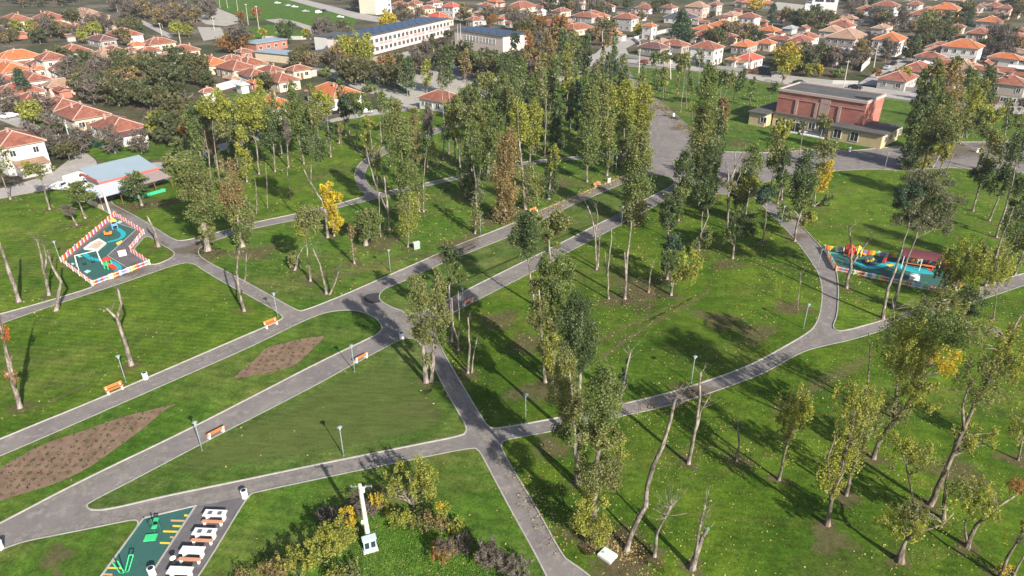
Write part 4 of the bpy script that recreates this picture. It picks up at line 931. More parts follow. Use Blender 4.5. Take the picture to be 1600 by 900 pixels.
WALL = {'c': plain("cream_plaster", (0.52, 0.43, 0.31), 0.9, 0.18, 0.6), 'w': plain("white_plaster", (0.60, 0.57, 0.53), 0.9, 0.16, 0.6), 'g': plain("grey_render", (0.36, 0.345, 0.32), 0.9, 0.2, 1.2),
        'p': plain("pink_plaster", (0.56, 0.36, 0.30), 0.9, 0.12, 1.0), 'o': plain("orange_plaster", (0.60, 0.34, 0.15), 0.9, 0.12, 1.0), 's': plain("stone_wall", (0.30, 0.27, 0.235), 0.9, 0.35, 2.2),
        'b': plain("brick_wall", (0.36, 0.15, 0.10), 0.9, 0.2, 2.2)}
WN = {'c': "cream", 'w': "white", 'g': "grey", 'p': "pink", 'o': "orange", 's': "stone-grey", 'b': "brick"}
M_RIDGE = plain("ridge_mortar", (0.42, 0.32, 0.26), 0.9); M_CHIM = plain("chimney_brick", (0.36, 0.22, 0.17), 0.9)
M_FRAME = plain("window_frame", (0.62, 0.60, 0.57), 0.6); M_TRIM = plain("eaves_trim", (0.30, 0.24, 0.20), 0.8)
def glass_mat():
    m, t, out = new_mat("window_glass"); p = principled(t, out, (0.03, 0.035, 0.04), 0.12, spec=0.6); return m
M_GLASS = glass_mat(); M_DOOR = plain("wooden_door", (0.16, 0.09, 0.05), 0.6)
def win_mesh(w_, h, muntin=True):
    mb = MB(); t_ = 0.07
    mb.box((0, 0.0, 0), (w_, 0.06, h), m=1)
    for sx in (-1, 1): mb.box((sx*(w_/2), -0.02, 0), (t_*1.6, 0.12, h+0.1))
    for sz in (-1, 1): mb.box((0, -0.02, sz*h/2), (w_-t_*1.7, 0.11, t_*1.6))
    if muntin: mb.box((0, -0.03, 0), (0.06, 0.07, h-t_*1.8))
    return mb
WM = {}
def add_window(parent, x, y, z, face, w_=1.2, h=1.3, name='window'):
    """face angle: outward normal direction in local coordinates"""
    key = (round(w_, 2), round(h, 2))
    if key not in WM:
        o = win_mesh(w_, h).build(name, [M_FRAME, M_GLASS], parent); WM[key] = o.data
    else:
        o = bpy.data.objects.new(name, WM[key]); COL.objects.link(o); o.parent = parent
    o.location = (x, y, z); o.rotation_euler = (0, 0, face+math.pi/2)
    return o
def hip_roof(mb, a, b, z, h, ov=0.5, gable=False):
    A, B_ = a/2+ov, b/2+ov; rx = max(0.05, A-(B_ if not gable else 0)) if not gable else A
    e = [(-A, -B_, z), (A, -B_, z), (A, B_, z), (-A, B_, z)]; r1, r2 = (-rx, 0, z+h), (rx, 0, z+h)
    mb.poly([e[0], e[1], r2, r1]); mb.poly([e[2], e[3], r1, r2])
    if not gable: mb.poly([e[1], e[2], r2]); mb.poly([e[3], e[0], r1])
    t_ = 0.16
    lo = [(x, y, zz-t_) for x, y, zz in e]
    for i in range(4): mb.poly([e[i], lo[i], lo[(i+1) % 4], e[(i+1) % 4]], 1)
    mb.poly(lo[::-1], 1)
    rp = [(r1, r2)] + ([] if gable else [(e[0], r1), (e[3], r1), (e[1], r2), (e[2], r2)])
    for p, q in rp: 
        p = Vector(p)+Vector((0, 0, .03)); q = Vector(q)+Vector((0, 0, .03)); mb.tube([p, q], 0.13, 4, 2)
    return e
HOUSES = []
rh = random.Random(77)
def house(cx, ry, wpx, st=1, roof='r', wall='w', ratio=1.3, look=None, gable=False, rot=None, wins=True, name='house', chim=True, hh=None, place=None, label=None):
    H = hh if hh else (3.1 if st == 1 else 6.0)
    P0 = G(cx, ry, H+1.6); s = pxm(P0)
    az = math.degrees(math.atan2(P0.x, P0.y))
    long_left = rot if rot is not None else (rh.choice((42, 132))+rh.uniform(-4, 4))
    # long axis direction (compass) -> math angle
    th = math.radians(90-long_left)
    view = math.radians(90-az); ca = abs(math.sin(th-view)); cb = abs(math.cos(th-view))
    wm = wpx*(1.16 if st == 1 else 0.98)/s
    b = (wm/(ratio*ca+cb))-0.9; b = max(1.6, b); a = b*ratio
    rhh = max(0.9, 0.27*b)
    P = G(cx, ry, H+rhh); P.z = 0
    root = thing(name, 'house' if name == 'house' else name.replace('_', ' '), P, th, label, look or ("%s shed, %s roof" % (WN[wall], RN[roof]) if name == 'shed' else "%s %s house, %s roof" % (WN[wall], "one-storey" if st == 1 else "two-storey", RN[roof])))
    q = proj((P.x, P.y, 1.5)); root['_px'] = q[0]; root['_py'] = q[1]
    if place: root['_place'] = place
    mb = MB(); mb.box((0, 0, H/2-0.1), (a, b, H+0.2-0.02))
    if gable:
        for sx in (-1, 1):
            x = sx*a/2; tri = [(x, -b/2, H), (x, b/2, H), (x, 0, H+rhh*0.93)]; mb.poly(tri if sx > 0 else tri[::-1])
    if st == 2: mb.box((0, 0, 3.0), (a+0.12, b+0.12, 0.16))
    mb.build('wall', WALL[wall], root)
    rb = MB(); hip_roof(rb, a, b, H+0.05, rhh, 0.5, gable); ro = rb.build('roof', [ROOF[roof], M_TRIM, M_RIDGE], root)
    if chim and wpx > 16:
        for k in range(rh.choice((1, 1, 2))):
            c = MB(); x = rh.uniform(-.25, .25)*a; y = rh.uniform(0.05, .22)*b*rh.choice((-1, 1)); c.box((x, y, H+rhh*0.95), (0.5, 0.5, 1.3)); c.box((x, y, H+rhh*0.95+0.7), (0.62, 0.62, 0.1)); c.build('chimney', M_CHIM, ro)
    if wins and wpx > 15:
        # faces looking towards the camera
        for (nx, ny, ln, off) in ((0, -1, a, b/2), (0, 1, a, b/2), (1, 0, b, a/2), (-1, 0, b, a/2)):
            n = Vector((nx*math.cos(th)-ny*math.sin(th), nx*math.sin(th)+ny*math.cos(th)))
            if n.dot(Vector((-P.x, -P.y)).normalized()) < 0.15: continue
            k = max(1, min(4, int(ln/2.8)))
            for fl in range(st):
                for i in range(k):
                    if rh.random() < 0.14: continue
                    u = (i+0.5)/k*ln-ln/2+rh.uniform(-.2, .2); z = 1.65+fl*2.85
                    x, y = (u, ny*(off+0.03)) if nx == 0 else (nx*(off+0.03), u)
                    add_window(root, x, y, z, math.atan2(ny, nx), rh.choice((1.1, 1.1, 1.5)), 1.3)
            if ln > 5 and rh.random() < 0.8:
                d = MB(); d.box((0, 0, 1.05), (1.0, 0.08, 2.1)); o = d.build('door', M_DOOR, root)
                u = (0.5/k*ln-ln/2)+1.4; x, y = (u, ny*(off+0.035)) if nx == 0 else (nx*(off+0.035), u)
                o.location = (x, y, 0); o.rotation_euler = (0, 0, math.atan2(ny, nx)+math.pi/2)
    if name == 'house' and wpx > 22 and rh.random() < 0.55:
        e = MB(); ew, ed = rh.uniform(2.5, 4.0), b*rh.uniform(0.5, 0.8); sx = rh.choice((-1, 1)); x0 = sx*(a/2+ew/2+0.01)
        e.box((x0, 0, 1.15), (ew, ed, 2.3)); eo = e.build('extension', WALL[rh.choice(wall+'gw')], root)
        e = MB(); zi, zo = 2.95, 2.4; xi, xo = sx*(a/2+0.02), sx*(a/2+ew+0.35); y0 = ed/2+0.25
        qd = [(xi, -y0, zi), (xo, -y0, zo), (xo, y0, zo), (xi, y0, zi)]; e.poly(qd if sx > 0 else qd[::-1]); lo = [(x, y, z-0.1) for x, y, z in qd]; e.poly(lo[::-1] if sx > 0 else lo)
        e.poly([qd[1], lo[1], lo[2], qd[2]]); e.poly([qd[0], lo[0], lo[1], qd[1]]); e.poly([qd[2], lo[2], lo[3], qd[3]]); e.build('lean_to_roof', ROOF[rh.choice((roof, 'r', 'm', 'b'))], eo)
    HOUSES.append((P.x, P.y, max(a, b)/2+0.8)); return root
HL = """22,21,42,1,r,w,1.4|76,18,46,1,r,w,1.4|133,13,52,1,b,c,1.8|146,24,30,1,r,c,1.2|166,31,30,1,r,c,1.2|192,43,45,1,r,w,1.4|157,54,38,1,m,s,2.0|24,78,60,1,o,c,1.5|77,80,50,2,r,g,1.1|114,84,24,1,w,w,1.2
163,88,38,1,b,w,1.2|190,82,34,1,r,w,1.9|221,87,32,1,o,w,1.3|4,116,44,1,r,w,1.6|46,112,48,1,r,w,2.2|60,102,22,1,o,c,1.2|24,130,64,1,r,c,1.4|47,144,38,1,r,c,1.3|150,104,16,1,o,c,1.2
93,152,58,1,r,w,1.6|125,163,66,1,r,c,1.5|181,182,70,1,r,w,1.5|16,203,84,2,r,w,1.3|297,178,27,1,r,c,1.2|324,138,25,1,r,w,2.2|427,150,66,1,o,w,1.6|246,59,46,1,r,c,1.5|213,65,24,1,o,c,1.2
285,70,44,1,r,c,1.3|329,88,50,1,o,c,1.6|366,94,54,1,r,c,1.4|394,107,44,1,r,w,1.5|422,102,40,1,r,c,1.4|437,113,54,1,r,c,1.4|397,123,24,1,o,b,1.3|380,76,26,1,r,b,1.3|520,130,76,1,o,w,1.5|692,142,72,1,r,w,1.6
706,4,36,2,R,w,1.3|684,19,34,1,R,c,1.4|660,24,26,1,b,p,1.4|770,12,14,1,o,w,1.1|741,26,26,1,r,g,1.3|786,26,18,1,o,w,1.2|816,2,44,1,r,c,1.5|825,19,34,1,r,w,1.3|826,31,28,1,b,c,1.3|850,4,30,1,r,w,1.4|878,12,28,1,r,c,1.4
864,31,46,1,r,c,1.5|902,36,46,1,r,c,1.8|916,19,40,1,r,g,1.7|947,5,28,1,o,w,1.4|979,21,44,2,r,g,1.4|1009,7,30,1,r,w,1.4|1016,36,28,2,o,w,1.2|959,47,24,1,o,w,1.2|921,45,16,1,o,w,1.1|1022,66,46,1,m,s,1.6|1055,62,44,1,r,s,1.5
1106,64,56,2,r,w,1.2|1146,89,22,1,o,w,1.2|1172,83,40,1,R,w,1.4|1066,18,48,1,d,w,1.5|1091,3,40,2,b,p,1.2|1119,3,24,2,r,g,1.2|1102,39,36,1,o,w,1.3|1130,31,40,1,o,c,1.4|1172,20,38,2,r,w,1.3|1169,37,36,1,m,w,2.0|1178,50,22,1,r,w,1.6
1198,61,30,1,o,c,1.2|1222,56,40,1,r,c,2.0|1252,55,36,1,r,c,1.4|1257,73,22,1,r,c,1.4|1277,75,24,1,r,w,1.3|1297,81,34,1,r,w,1.3|1317,32,38,1,r,w,1.3|1326,44,62,2,b,s,1.4|1393,50,50,2,o,w,1.3|1387,1,42,2,r,w,1.3
1392,24,28,1,m,g,1.6|1378,38,26,1,b,g,2.2|1480,4,44,2,o,o,1.2|1450,11,42,1,r,s,1.6|1518,4,34,1,m,s,1.4|1573,7,24,2,r,p,1.0|1556,26,28,1,r,p,1.6|1532,43,30,1,r,c,1.5|1508,61,60,2,o,w,1.3|1455,81,40,1,r,w,1.4|1434,96,46,1,r,w,1.5|1406,110,50,1,r,g,1.5
1568,54,22,1,r,c,1.5|1587,63,32,1,y,c,1.3|1553,53,16,1,o,w,1.2|1546,75,15,1,r,w,1.4|1530,103,54,1,r,g,3.0|1503,117,20,1,r,g,1.4|1581,118,56,2,r,s,1.2|1593,43,22,1,r,c,1.4|1420,18,20,1,r,w,1.3|1234,30,20,1,r,c,1.5
64,36,26,1,r,w,2.0|700,27,18,1,r,c,1.4|1046,7,26,1,r,w,1.3|905,4,20,1,r,g,1.4|1350,72,16,1,r,w,1.2|1498,38,22,1,r,c,1.5|1414,64,18,1,o,w,1.2|1204,44,18,1,b,w,1.4|1085,52,16,1,o,c,1.3|870,54,20,1,o,w,1.3"""
for hs in HL.replace('\n', '|').split('|'):
    a = hs.split(','); house(float(a[0]), float(a[1]), float(a[2]), int(a[3]), a[4], a[5], float(a[6]))
house(207, 125, 21, 1, 'o', 'b', 1.1, look=None, wins=False, name='gazebo', chim=False, label="small orange-roofed wooden gazebo in the middle of the dark orchard", hh=2.4)
house(268, 172, 20, 1, 'B', 'w', 1.6, wins=False, name='shed', chim=False, label="white shed with a flat blue-grey roof at the orchard's right edge", hh=2.6)
house(377, 127, 22, 1, 'w', 'w', 1.6, wins=False, name='shed', chim=False, label="low white shed among houses left of the orange-roofed corner house", hh=2.6)
house(1364, 19, 38, 1, 'w', 'w', 1.8, wins=False, name='canopy_shed', chim=False, label="long white sheet-roofed canopy at the top right", hh=3.0)
house(1236, 40, 22, 1, 'B', 'g', 1.6, wins=False, name='shed', chim=False, label="pale blue-roofed shed among gardens below the white modern building", hh=2.6)

# smaller houses and outbuildings closing the gaps between the digitised ones
STREETS = [[(G(x, y).x, G(x, y).y) for x, y in pts(s)] for s in ("880,110 900,80 975,88 1112,105 1437,142 1700,175 1700,210 1435,162 1200,131 1062,111 930,110", "920,95 940,66 985,54 1045,42 1065,48 985,92", "1335,136 1378,138 1412,109 1430,92 1408,88 1380,103", "-60,330 -60,295 75,270 110,245 60,215 0,192 -40,170 25,178 115,222 160,255 150,300 82,300", "150,270 150,250 270,248 340,222 528,180 600,162 700,146 700,165 530,195 335,242 270,270", "430,-6 455,-6 560,16 642,32 640,46 555,32", "285,-10 560,25 550,55 400,66 290,45", "470,108 560,88 705,50 810,60 935,95 905,118 700,168 560,145", "380,60 480,70 480,105 395,96", "575,10 620,8 620,30 580,30", "195,20 275,50 265,66 200,34")]
FZ = [("2,30 130,28 170,40 120,62 2,62", 9, 0), ("100,60 240,66 330,84 300,100 120,100", 9, 0), ("0,92 80,92 110,130 80,175 0,170", 8, 0), ("340,84 470,96 480,120 430,140 340,130", 7, 0), ("240,190 320,180 330,205 250,215", 3, 1), ("620,0 700,0 700,34 620,34", 7, 0), ("720,0 960,0 960,56 860,58 720,40", 30, 0), ("960,0 1200,-4 1200,80 1060,84 1000,70 960,40", 26, 0), ("1200,26 1330,26 1340,92 1200,90", 18, 0), ("1330,-4 1600,-4 1600,90 1470,110 1400,80 1330,40", 40, 0), ("1440,90 1600,95 1600,140 1540,130 1440,130", 8, 0)]
rf2 = random.Random(12)
for s_, n_, only_shed in FZ:
    P = pts(s_); xs = [p[0] for p in P]; ys = [p[1] for p in P]; made = 0
    for _ in range(n_*25):
        if made >= n_: break
        x = rf2.uniform(min(xs), max(xs)); y = rf2.uniform(min(ys), max(ys))
        if not in_poly(P, x, y): continue
        q = G(x, y); shed = only_shed or rf2.random() < 0.45; rad = 2.6 if shed else 5.0
        if any((q.x-h[0])**2+(q.y-h[1])**2 < (h[2]+rad-1.0)**2 for h in HOUSES): continue
        if any(in_poly(S_, q.x, q.y) for S_ in STREETS): continue
        s = pxm(q); made += 1
        if shed: house(x, y-3.2*s*0.9, rf2.uniform(4.5, 7)*s, 1, rf2.choice('rrbmrw'), rf2.choice('gwcsb'), rf2.choice((1.3, 1.8)), look=None, gable=rf2.random() < 0.6, wins=False, chim=False, name='shed', hh=2.3)
        else: house(x, y-4.5*s*0.9, rf2.uniform(8.5, 12)*s, 1, rf2.choice('rrrrbob'), rf2.choice('wwccgps'), rf2.choice((1.2, 1.4, 1.7)))
def frame_on(pxa, pxb, z=0.0):
    A, B_ = G(*pxa, z), G(*pxb, z); d = B_-A; return A, math.atan2(d.y, d.x), d.length
def bld(name, cat, label, pa, pb, depth, H, wallm, roofm, over=0.3, parapet=0.0, z=0.0):
    A, an, L = frame_on(pa, pb, z); A.z = 0
    root = thing(name, cat, A, an, label); root['_px'] = pa[0]; root['_py'] = pa[1]
    m = MB(); m.box((L/2, depth/2, H/2), (L, depth, H)); m.build('wall', wallm, root)
    r = MB(); r.box((L/2, depth/2, H+0.13), (L+2*over, depth+2*over, 0.25)); ro = r.build('roof', roofm, root)
    if parapet:
        p = MB(); 
        for (x, y, sx, sy) in ((L/2, -over+0.15, L+2*over, 0.3), (L/2, depth+over-0.15, L+2*over, 0.3), (-over+0.15, depth/2, 0.3, depth+2*over-0.6), (L+over-0.15, depth/2, 0.3, depth+2*over-0.6)):
            p.box((x, y, H+0.255+parapet/2), (sx, sy, parapet))
        p.build('parapet', M_CONC, ro)
    cxy = A+Vector((math.cos(an)*L/2-math.sin(an)*depth/2, math.sin(an)*L/2+math.cos(an)*depth/2, 0)); HOUSES.append((cxy.x, cxy.y, max(L, depth)/2))
    n = max(1, int(L/9))
    for k in range(n):
        q = A+Vector((math.cos(an)*L*(k+.5)/n-math.sin(an)*depth/2, math.sin(an)*L*(k+.5)/n+math.cos(an)*depth/2, 0)); HOUSES.append((q.x, q.y, depth/2+2.5))
    HOUSES.remove(HOUSES[-1-n])
    return root, L, ro
M_PINK = plain("pale_pink_plaster", (0.60, 0.47, 0.44), 0.9, 0.08, 0.6); M_PINK2 = plain("rose_panel", (0.52, 0.28, 0.26), 0.9, 0.1, 1.0)
M_TAR = plain("grey_roof_felt", (0.085, 0.08, 0.076), 0.95, 0.45, 0.3); M_SOLAR = plain("solar_panel_glass", (0.022, 0.032, 0.06), 0.25, 0.15, 1.0, spec=0.6)
# long school with solar panels
root, L, ro = bld("school", "school", "long two-storey pink and white school with dark blue solar panels on its roof", (556, 93), (703, 54.5), 13, 7.4, M_PINK, M_TAR, 0.4)
nw = int(L/3.4)
for i in range(nw):
    x = (i+.5)*L/nw
    for fl in (0, 1): add_window(root, x, -0.04, 2.0+fl*3.3, -math.pi/2, 2.2, 1.7)
    if i % 4 != 0:
        p = MB(); p.box((x, -0.05, 3.85), (3.0, 0.08, 0.9)); p.build('rose_panel', M_PINK2, root)
for i in range(int(L/6)):
    for j in (3.2, 7.2, 10.8):
        s_ = MB(); s_.box(((i+.5)*6, j, 7.95), (5.4, 3.0, 0.08), tilt=math.radians(12)); s_.build('solar_panel', M_SOLAR, ro)
# sports hall of the school
root, L, ro = bld("gym_hall", "gym", "pale pink school gym with a row of small dark windows", (711, 74), (786, 87), 15, 7.2, M_PINK, M_TAR, 0.3)
for i in range(10):
    x = L*(0.24+0.066*i); add_window(root, x, -0.04, 4.9, -math.pi/2, 1.0, 1.9)
for i in range(int(L/5)):
    for j in (3, 7, 11):
        s_ = MB(); s_.box(((i+.5)*5, j, 7.75), (4.4, 2.8, 0.08), tilt=math.radians(10)); s_.build('solar_panel', M_SOLAR, ro)
root, L, ro = bld("school_annex", "annex", "low pale pink annex with a grey flat roof left of the weeping willow", (503, 103), (541, 97), 12, 3.6, M_PINK, M_TAR, 0.4)
for i in range(5): add_window(root, L*(i+.5)/5, -0.04, 2.0, -math.pi/2, 1.9, 1.6)
for i in range(3): add_window(root, -0.04, 12*(i+.5)/3, 2.0, math.pi, 1.7, 1.5)
root, L, ro = bld("school_wing", "school wing", "small white two-storey end block behind the willow and annex", (517, 84), (556, 77), 9, 6.5, WALL['w'], M_TAR, 0.3)
root, L, ro = bld("workshop", "workshop", "blue-grey roofed brick workshop at the edge of the sports field", (402, 83), (450, 75), 9, 3.6, WALL['b'], ROOF['B'], 0.5)
for i in range(4): add_window(root, L*(i+.5)/4, -0.04, 1.9, -math.pi/2, 1.6, 1.3)
root, L, ro = bld("workshop", "workshop", "long cream workshop with a pale blue-grey roof in front of the brick one", (400, 94), (465, 101), 8, 3.2, WALL['c'], ROOF['B'], 0.5)
add_window(root, L-1.5, -0.04, 1.9, -math.pi/2, 1.6, 1.3)
root, L, ro = bld("apartment_block", "apartment block", "tall pale yellow apartment block rising past the top edge", (588, 23), (612, 20), 14, 17, plain("pale_yellow_plaster", (0.66, 0.64, 0.50), 0.9, 0.06), M_TAR, 0.1)
for fl in range(5): add_window(root, L-1.8, -0.04, 1.8+fl*3.1, -math.pi/2, 1.8, 1.5)
root, L, ro = bld("town_block", "town block", "narrow cream two-storey block near the top of the picture beside the apartment block", (637, 30), (649, 30), 8, 7, WALL['c'], ROOF['r'], 0.2)
root, L, ro = bld("culture_centre", "culture centre", "white modern building with arched window slits and a red-edged upper floor", (1255, 25), (1305, 27), 20, 6.5, WALL['w'], ROOF['w'], 0.0)
for i in range(9): add_window(root, L*(0.3+0.07*i), -0.04, 3.0, -math.pi/2, 0.8, 2.4)
u = MB(); u.box((L*0.6, 9, 9.0), (L*0.8, 10, 4.4)); uf = u.build('upper_floor', WALL['w'], root)
u = MB(); u.box((L*0.6, 9, 11.3), (L*0.84, 10.6, 0.4)); u.build('red_cornice', ROOF['R'], uf)
for i in range(2): add_window(uf, L*(0.42+0.33*i), 3.95, 8.6, -math.pi/2, 5.0, 1.6)
# --- brick hall with its low yellow wings
def brick_mat():
    m, t, out = new_mat("pink_brick"); g = N(t, "ShaderNodeTexCoord").outputs['Object']
    n1 = noise(t, mapped(t, g, 0, (0.5, 0.5, 1.6)), 0.7, 6, 0.7); n2 = noise(t, g, 5.0, 3, 0.8)
    c = mixc(t, ramp(t, n1, [(0.35, 0), (0.7, 1)]), (0.30, 0.105, 0.08), (0.42, 0.19, 0.155))
    c = mixc(t, 1.0, c, ramp(t, n2, [(0.3, 0.85), (0.7, 1.15)]), 'MULTIPLY'); principled(t, out, c, 0.9, n2, 0.3, spec=0.1); return m
M_BRICK = brick_mat(); M_YEL = plain("yellow_ochre_plaster", (0.47, 0.37, 0.215), 0.9, 0.2, 0.6)
FR = G(1346, 198, 3.4); FL = G(1212, 175, 3.4); BR = G(1372, 185, 3.4)
d = FR-FL; an = math.atan2(d.y, d.x); L = d.length
dep = abs((BR-FR).dot(Vector((-math.sin(an), math.cos(an), 0)))); dep = max(dep, 12)
FLg = Vector((FL.x, FL.y, 0))
hall = thing("village_hall", "hall", FLg, an, "pink brick windowless hall with a grey flat roof and low yellow wings on the square"); hall['_px'] = 1280; hall['_py'] = 190
HH = 8.9
m = MB(); m.box((L/2, dep/2, HH/2), (L, dep, HH)); m.build('brick_wall', M_BRICK, hall)
m = MB(); m.box((L/2, -0.06, HH-1.6), (L+0.1, 0.14, 0.12)); 
for f in (0.235, 0.47, 0.73): m.box((L*f, -0.09, 3.4+(HH-3.4-1.6)/2), (0.7, 0.2, HH-3.4-1.75))
m.box((L*0.56, -0.07, 6.0), (2.4, 0.12, 5.0)); m.build('pilaster', plain("stained_render", (0.37, 0.26, 0.22), 0.9, 0.35, 1.0), hall)
m = MB(); m.box((L/2, dep/2, HH+0.15), (L-0.2, dep-0.2, 0.3)); rf = m.build('roof', M_TAR, hall)
m = MB()
for (x, y, sx, sy) in ((L/2, -0.05, L+0.5, 0.45), (L/2, dep+.05, L+0.5, 0.45), (-0.05, dep/2, 0.45, dep-.4), (L+0.05, dep/2, 0.45, dep-.4)): m.box((x, y, HH+0.25), (sx, sy, 0.62))
m.build('cornice', plain("cornice_plaster", (0.42, 0.33, 0.29), 0.9, 0.25), rf)
FR2 = G(1379, 231, 0); FL2 = G(1163, 197, 0)
inv = Matrix.Rotation(-an, 3, 'Z')
p1 = inv @ (FR2-FLg); p0 = inv @ (FL2-FLg); yF = (p1.y+p0.y)/2
xL, xR = p0.x, p1.x
WH = 3.3
def wing(x0, x1, y0, y1, nm):
    m = MB(); m.box(((x0+x1)/2, (y0+y1)/2, WH/2), (x1-x0, y1-y0, WH)); wo_ = m.build(nm, M_YEL, hall)
    m = MB(); m.box(((x0+x1)/2, (y0+y1)/2, WH+0.16), (x1-x0+0.9, y1-y0+0.9, 0.3)); m.build('wing_roof', M_TAR, wo_)
    return wo_
w1 = wing(xL, -0.5, yF, yF+15, 'yellow_wing'); w2 = wing(L*0.73, xR, yF, min(dep*0.6, yF+17), 'yellow_wing')
w3 = wing(-0.5+0.46, L*0.73-0.46, yF+3.5, -0.12, 'porch')
for x in (xL+4, xL+8): add_window(w1, x, yF-0.04, 1.9, -math.pi/2, 1.6, 1.5)
add_window(w1, xL+12.5, yF-0.04, 1.6, -math.pi/2, 2.6, 2.4)
for x in (L*0.73+2.2, L*0.73+6.2): add_window(w2, x, yF-0.04, 1.9, -math.pi/2, 1.8, 2.2)
for i in range(4): add_window(w2, xR+0.04, yF+2.5+i*3.4, 1.9, 0, 1.5, 1.6)
for i in range(5): add_window(w3, 1.6+i*(L*0.73-3)/5+1, yF+3.46, 1.6, -math.pi/2, 1.7, 1.9)
m = MB(); m.box((L*0.45, yF+1.2, 0.16), (L*0.5, 3.6, 0.3)); m.build('entrance_step', M_CONC, hall)
q = FLg+Matrix.Rotation(an, 3, 'Z') @ Vector((L/2, dep/2, 0)); HOUSES.append((q.x, q.y, 18))

# --- blue-roofed cafe on the left
A = G(155, 262, 3.8); B_ = G(247, 241, 3.8)
d = G(247, 262, 3.2)-G(187, 277, 3.2); an = math.atan2(d.y, d.x)
FLc = G(187, 277, 3.2); cafe_o = Vector((FLc.x, FLc.y, 0))
cafe = thing("cafe", "cafe", cafe_o, an, "cafe with pale blue-grey roof, red trim and covered terrace by the street corner"); cafe['_px'] = 200; cafe['_py'] = 275
Lc = d.length; back = inv2 = Matrix.Rotation(-an, 3, 'Z')
bl = inv2 @ (Vector((A.x, A.y, 0))-cafe_o); br = inv2 @ (Vector((B_.x, B_.y, 0))-cafe_o)
Dc = max(7.0, (G(245, 240, 4.6)-G(247, 262, 3.2)).dot(Vector((-math.sin(an), math.cos(an), 0))))
x0c = min(-4.0, bl.x*0.8)
m = MB(); m.box(((x0c+Lc)/2, Dc/2+0.2, 1.55), (Lc-x0c-1.2, Dc-0.8, 3.1)); m.build('wall', WALL['w'], cafe)
m = MB()
m.poly([(x0c, 0, 3.2), (Lc, 0, 3.2), (Lc, Dc, 4.6), (x0c, Dc, 4.6)]); m.poly([(x0c, 0, 3.05), (x0c, Dc, 4.45), (Lc, Dc, 4.45), (Lc, 0, 3.05)])
m.poly([(x0c, 0, 3.05), (Lc, 0, 3.05), (Lc, 0, 3.2), (x0c, 0, 3.2)]); m.poly([(Lc, 0, 3.05), (Lc, Dc, 4.45), (Lc, Dc, 4.6), (Lc, 0, 3.2)]); m.poly([(x0c, Dc, 4.45), (x0c, 0, 3.05), (x0c, 0, 3.2), (x0c, Dc, 4.6)])
m.build('roof', ROOF['B'], cafe)
m = MB(); m.box(((x0c+Lc)/2, -0.08, 2.95), (Lc-x0c, 0.12, 0.5)); m.box((x0c-0.08, Dc/2, 3.5), (0.12, Dc, 0.5), tilt=0); m.build('red_fascia', plain("red_fascia", (0.48, 0.10, 0.08), 0.6), cafe)
m = MB()
m.poly([(x0c-3.0, -6.6, 2.45), (x0c+4.6, -6.6, 2.45), (x0c+4.6, -0.2, 2.85), (x0c-3.0, -0.2, 2.85)]); m.poly([(x0c-3.0, -6.6, 2.4), (x0c-3.0, -0.2, 2.8), (x0c+4.6, -0.2, 2.8), (x0c+4.6, -6.6, 2.4)]); tr = m.build('terrace_roof', ROOF['w'], cafe)
m = MB(); m.poly([(x0c+4.7, -5.4, 2.4), (Lc, -4.8, 2.3), (Lc, -0.2, 2.78), (x0c+4.7, -0.2, 2.78)]); m.poly([(x0c+4.7, -5.4, 2.35), (x0c+4.7, -0.2, 2.73), (Lc, -0.2, 2.73), (Lc, -4.8, 2.25)]); m.build('awning', plain("faded_awning", (0.30, 0.235, 0.22), 0.8, 0.25, 1.0), cafe)
m = MB()
for x in (x0c-2.8, x0c+0.8, x0c+4.4, x0c+8, Lc-0.3): m.box((x, -4.7 if x > x0c+5 else -6.3, 1.15), (0.14, 0.14, 2.3))
m.build('post', M_DOOR, tr)
m = MB(); m.box(((x0c+4+Lc)/2-1.5, -5.7, 0.35), (Lc-x0c-5.5, 0.12, 0.7)); m.build('green_screen', plain("green_canvas", (0.03, 0.38, 0.20), 0.7), cafe)
m = MB(); m.box((x0c-2.9, -3.4, 0.5), (0.12, 6.4, 1.0)); m.build('terrace_parapet', WALL['c'], cafe)
HOUSES.append((cafe_o.x+4, cafe_o.y+2, 10))
# ---------------------------------------------------------------- park furniture
M_WHITE = plain("white_concrete_paint", (0.70, 0.69, 0.66), 0.7, 0.06); M_ORANGE = plain("orange_varnished_wood", (0.62, 0.17, 0.05), 0.5, 0.18, 6)
M_STEEL = plain("grey_green_lamp_steel", (0.20, 0.25, 0.25), 0.5, 0.1); M_LAMPH = plain("lamp_diffuser", (0.46, 0.53, 0.53), 0.3, 0.05)
M_POLEC = plain("weathered_concrete", (0.46, 0.43, 0.38), 0.9, 0.15, 1.5); M_BLACK = plain("black_rubber", (0.02, 0.02, 0.022), 0.7)
ZP = 0.03
def make_bench():
    t = thing("park_bench", "bench")
    for x in (-0.72, 0.72):
        m = MB(); m.box((x, 0.0, 0.21), (0.16, 0.46, 0.40)); m.box((x, 0.25, 0.60), (0.14, 0.12, 0.42), tilt=math.radians(-12)); m.box((x, 0, 0.03), (0.22, 0.56, 0.06)); m.build('leg', M_WHITE, t)
    m = MB()
    for y in (-0.20, -0.07, 0.06): m.box((0, y, 0.445), (1.84, 0.115, 0.045))
    m.build('seat', M_ORANGE, t); m = MB()
    for z, y in ((0.62, 0.185), (0.78, 0.225)): m.box((0, y, z), (1.84, 0.04, 0.125), tilt=math.radians(-12))
    m.build('backrest', M_ORANGE, t); return t
def path_ang(a, b):
    d = G(*b)-G(*a); return math.atan2(d.y, d.x)
AM = path_ang((240, 586), (795, 352))
first = None
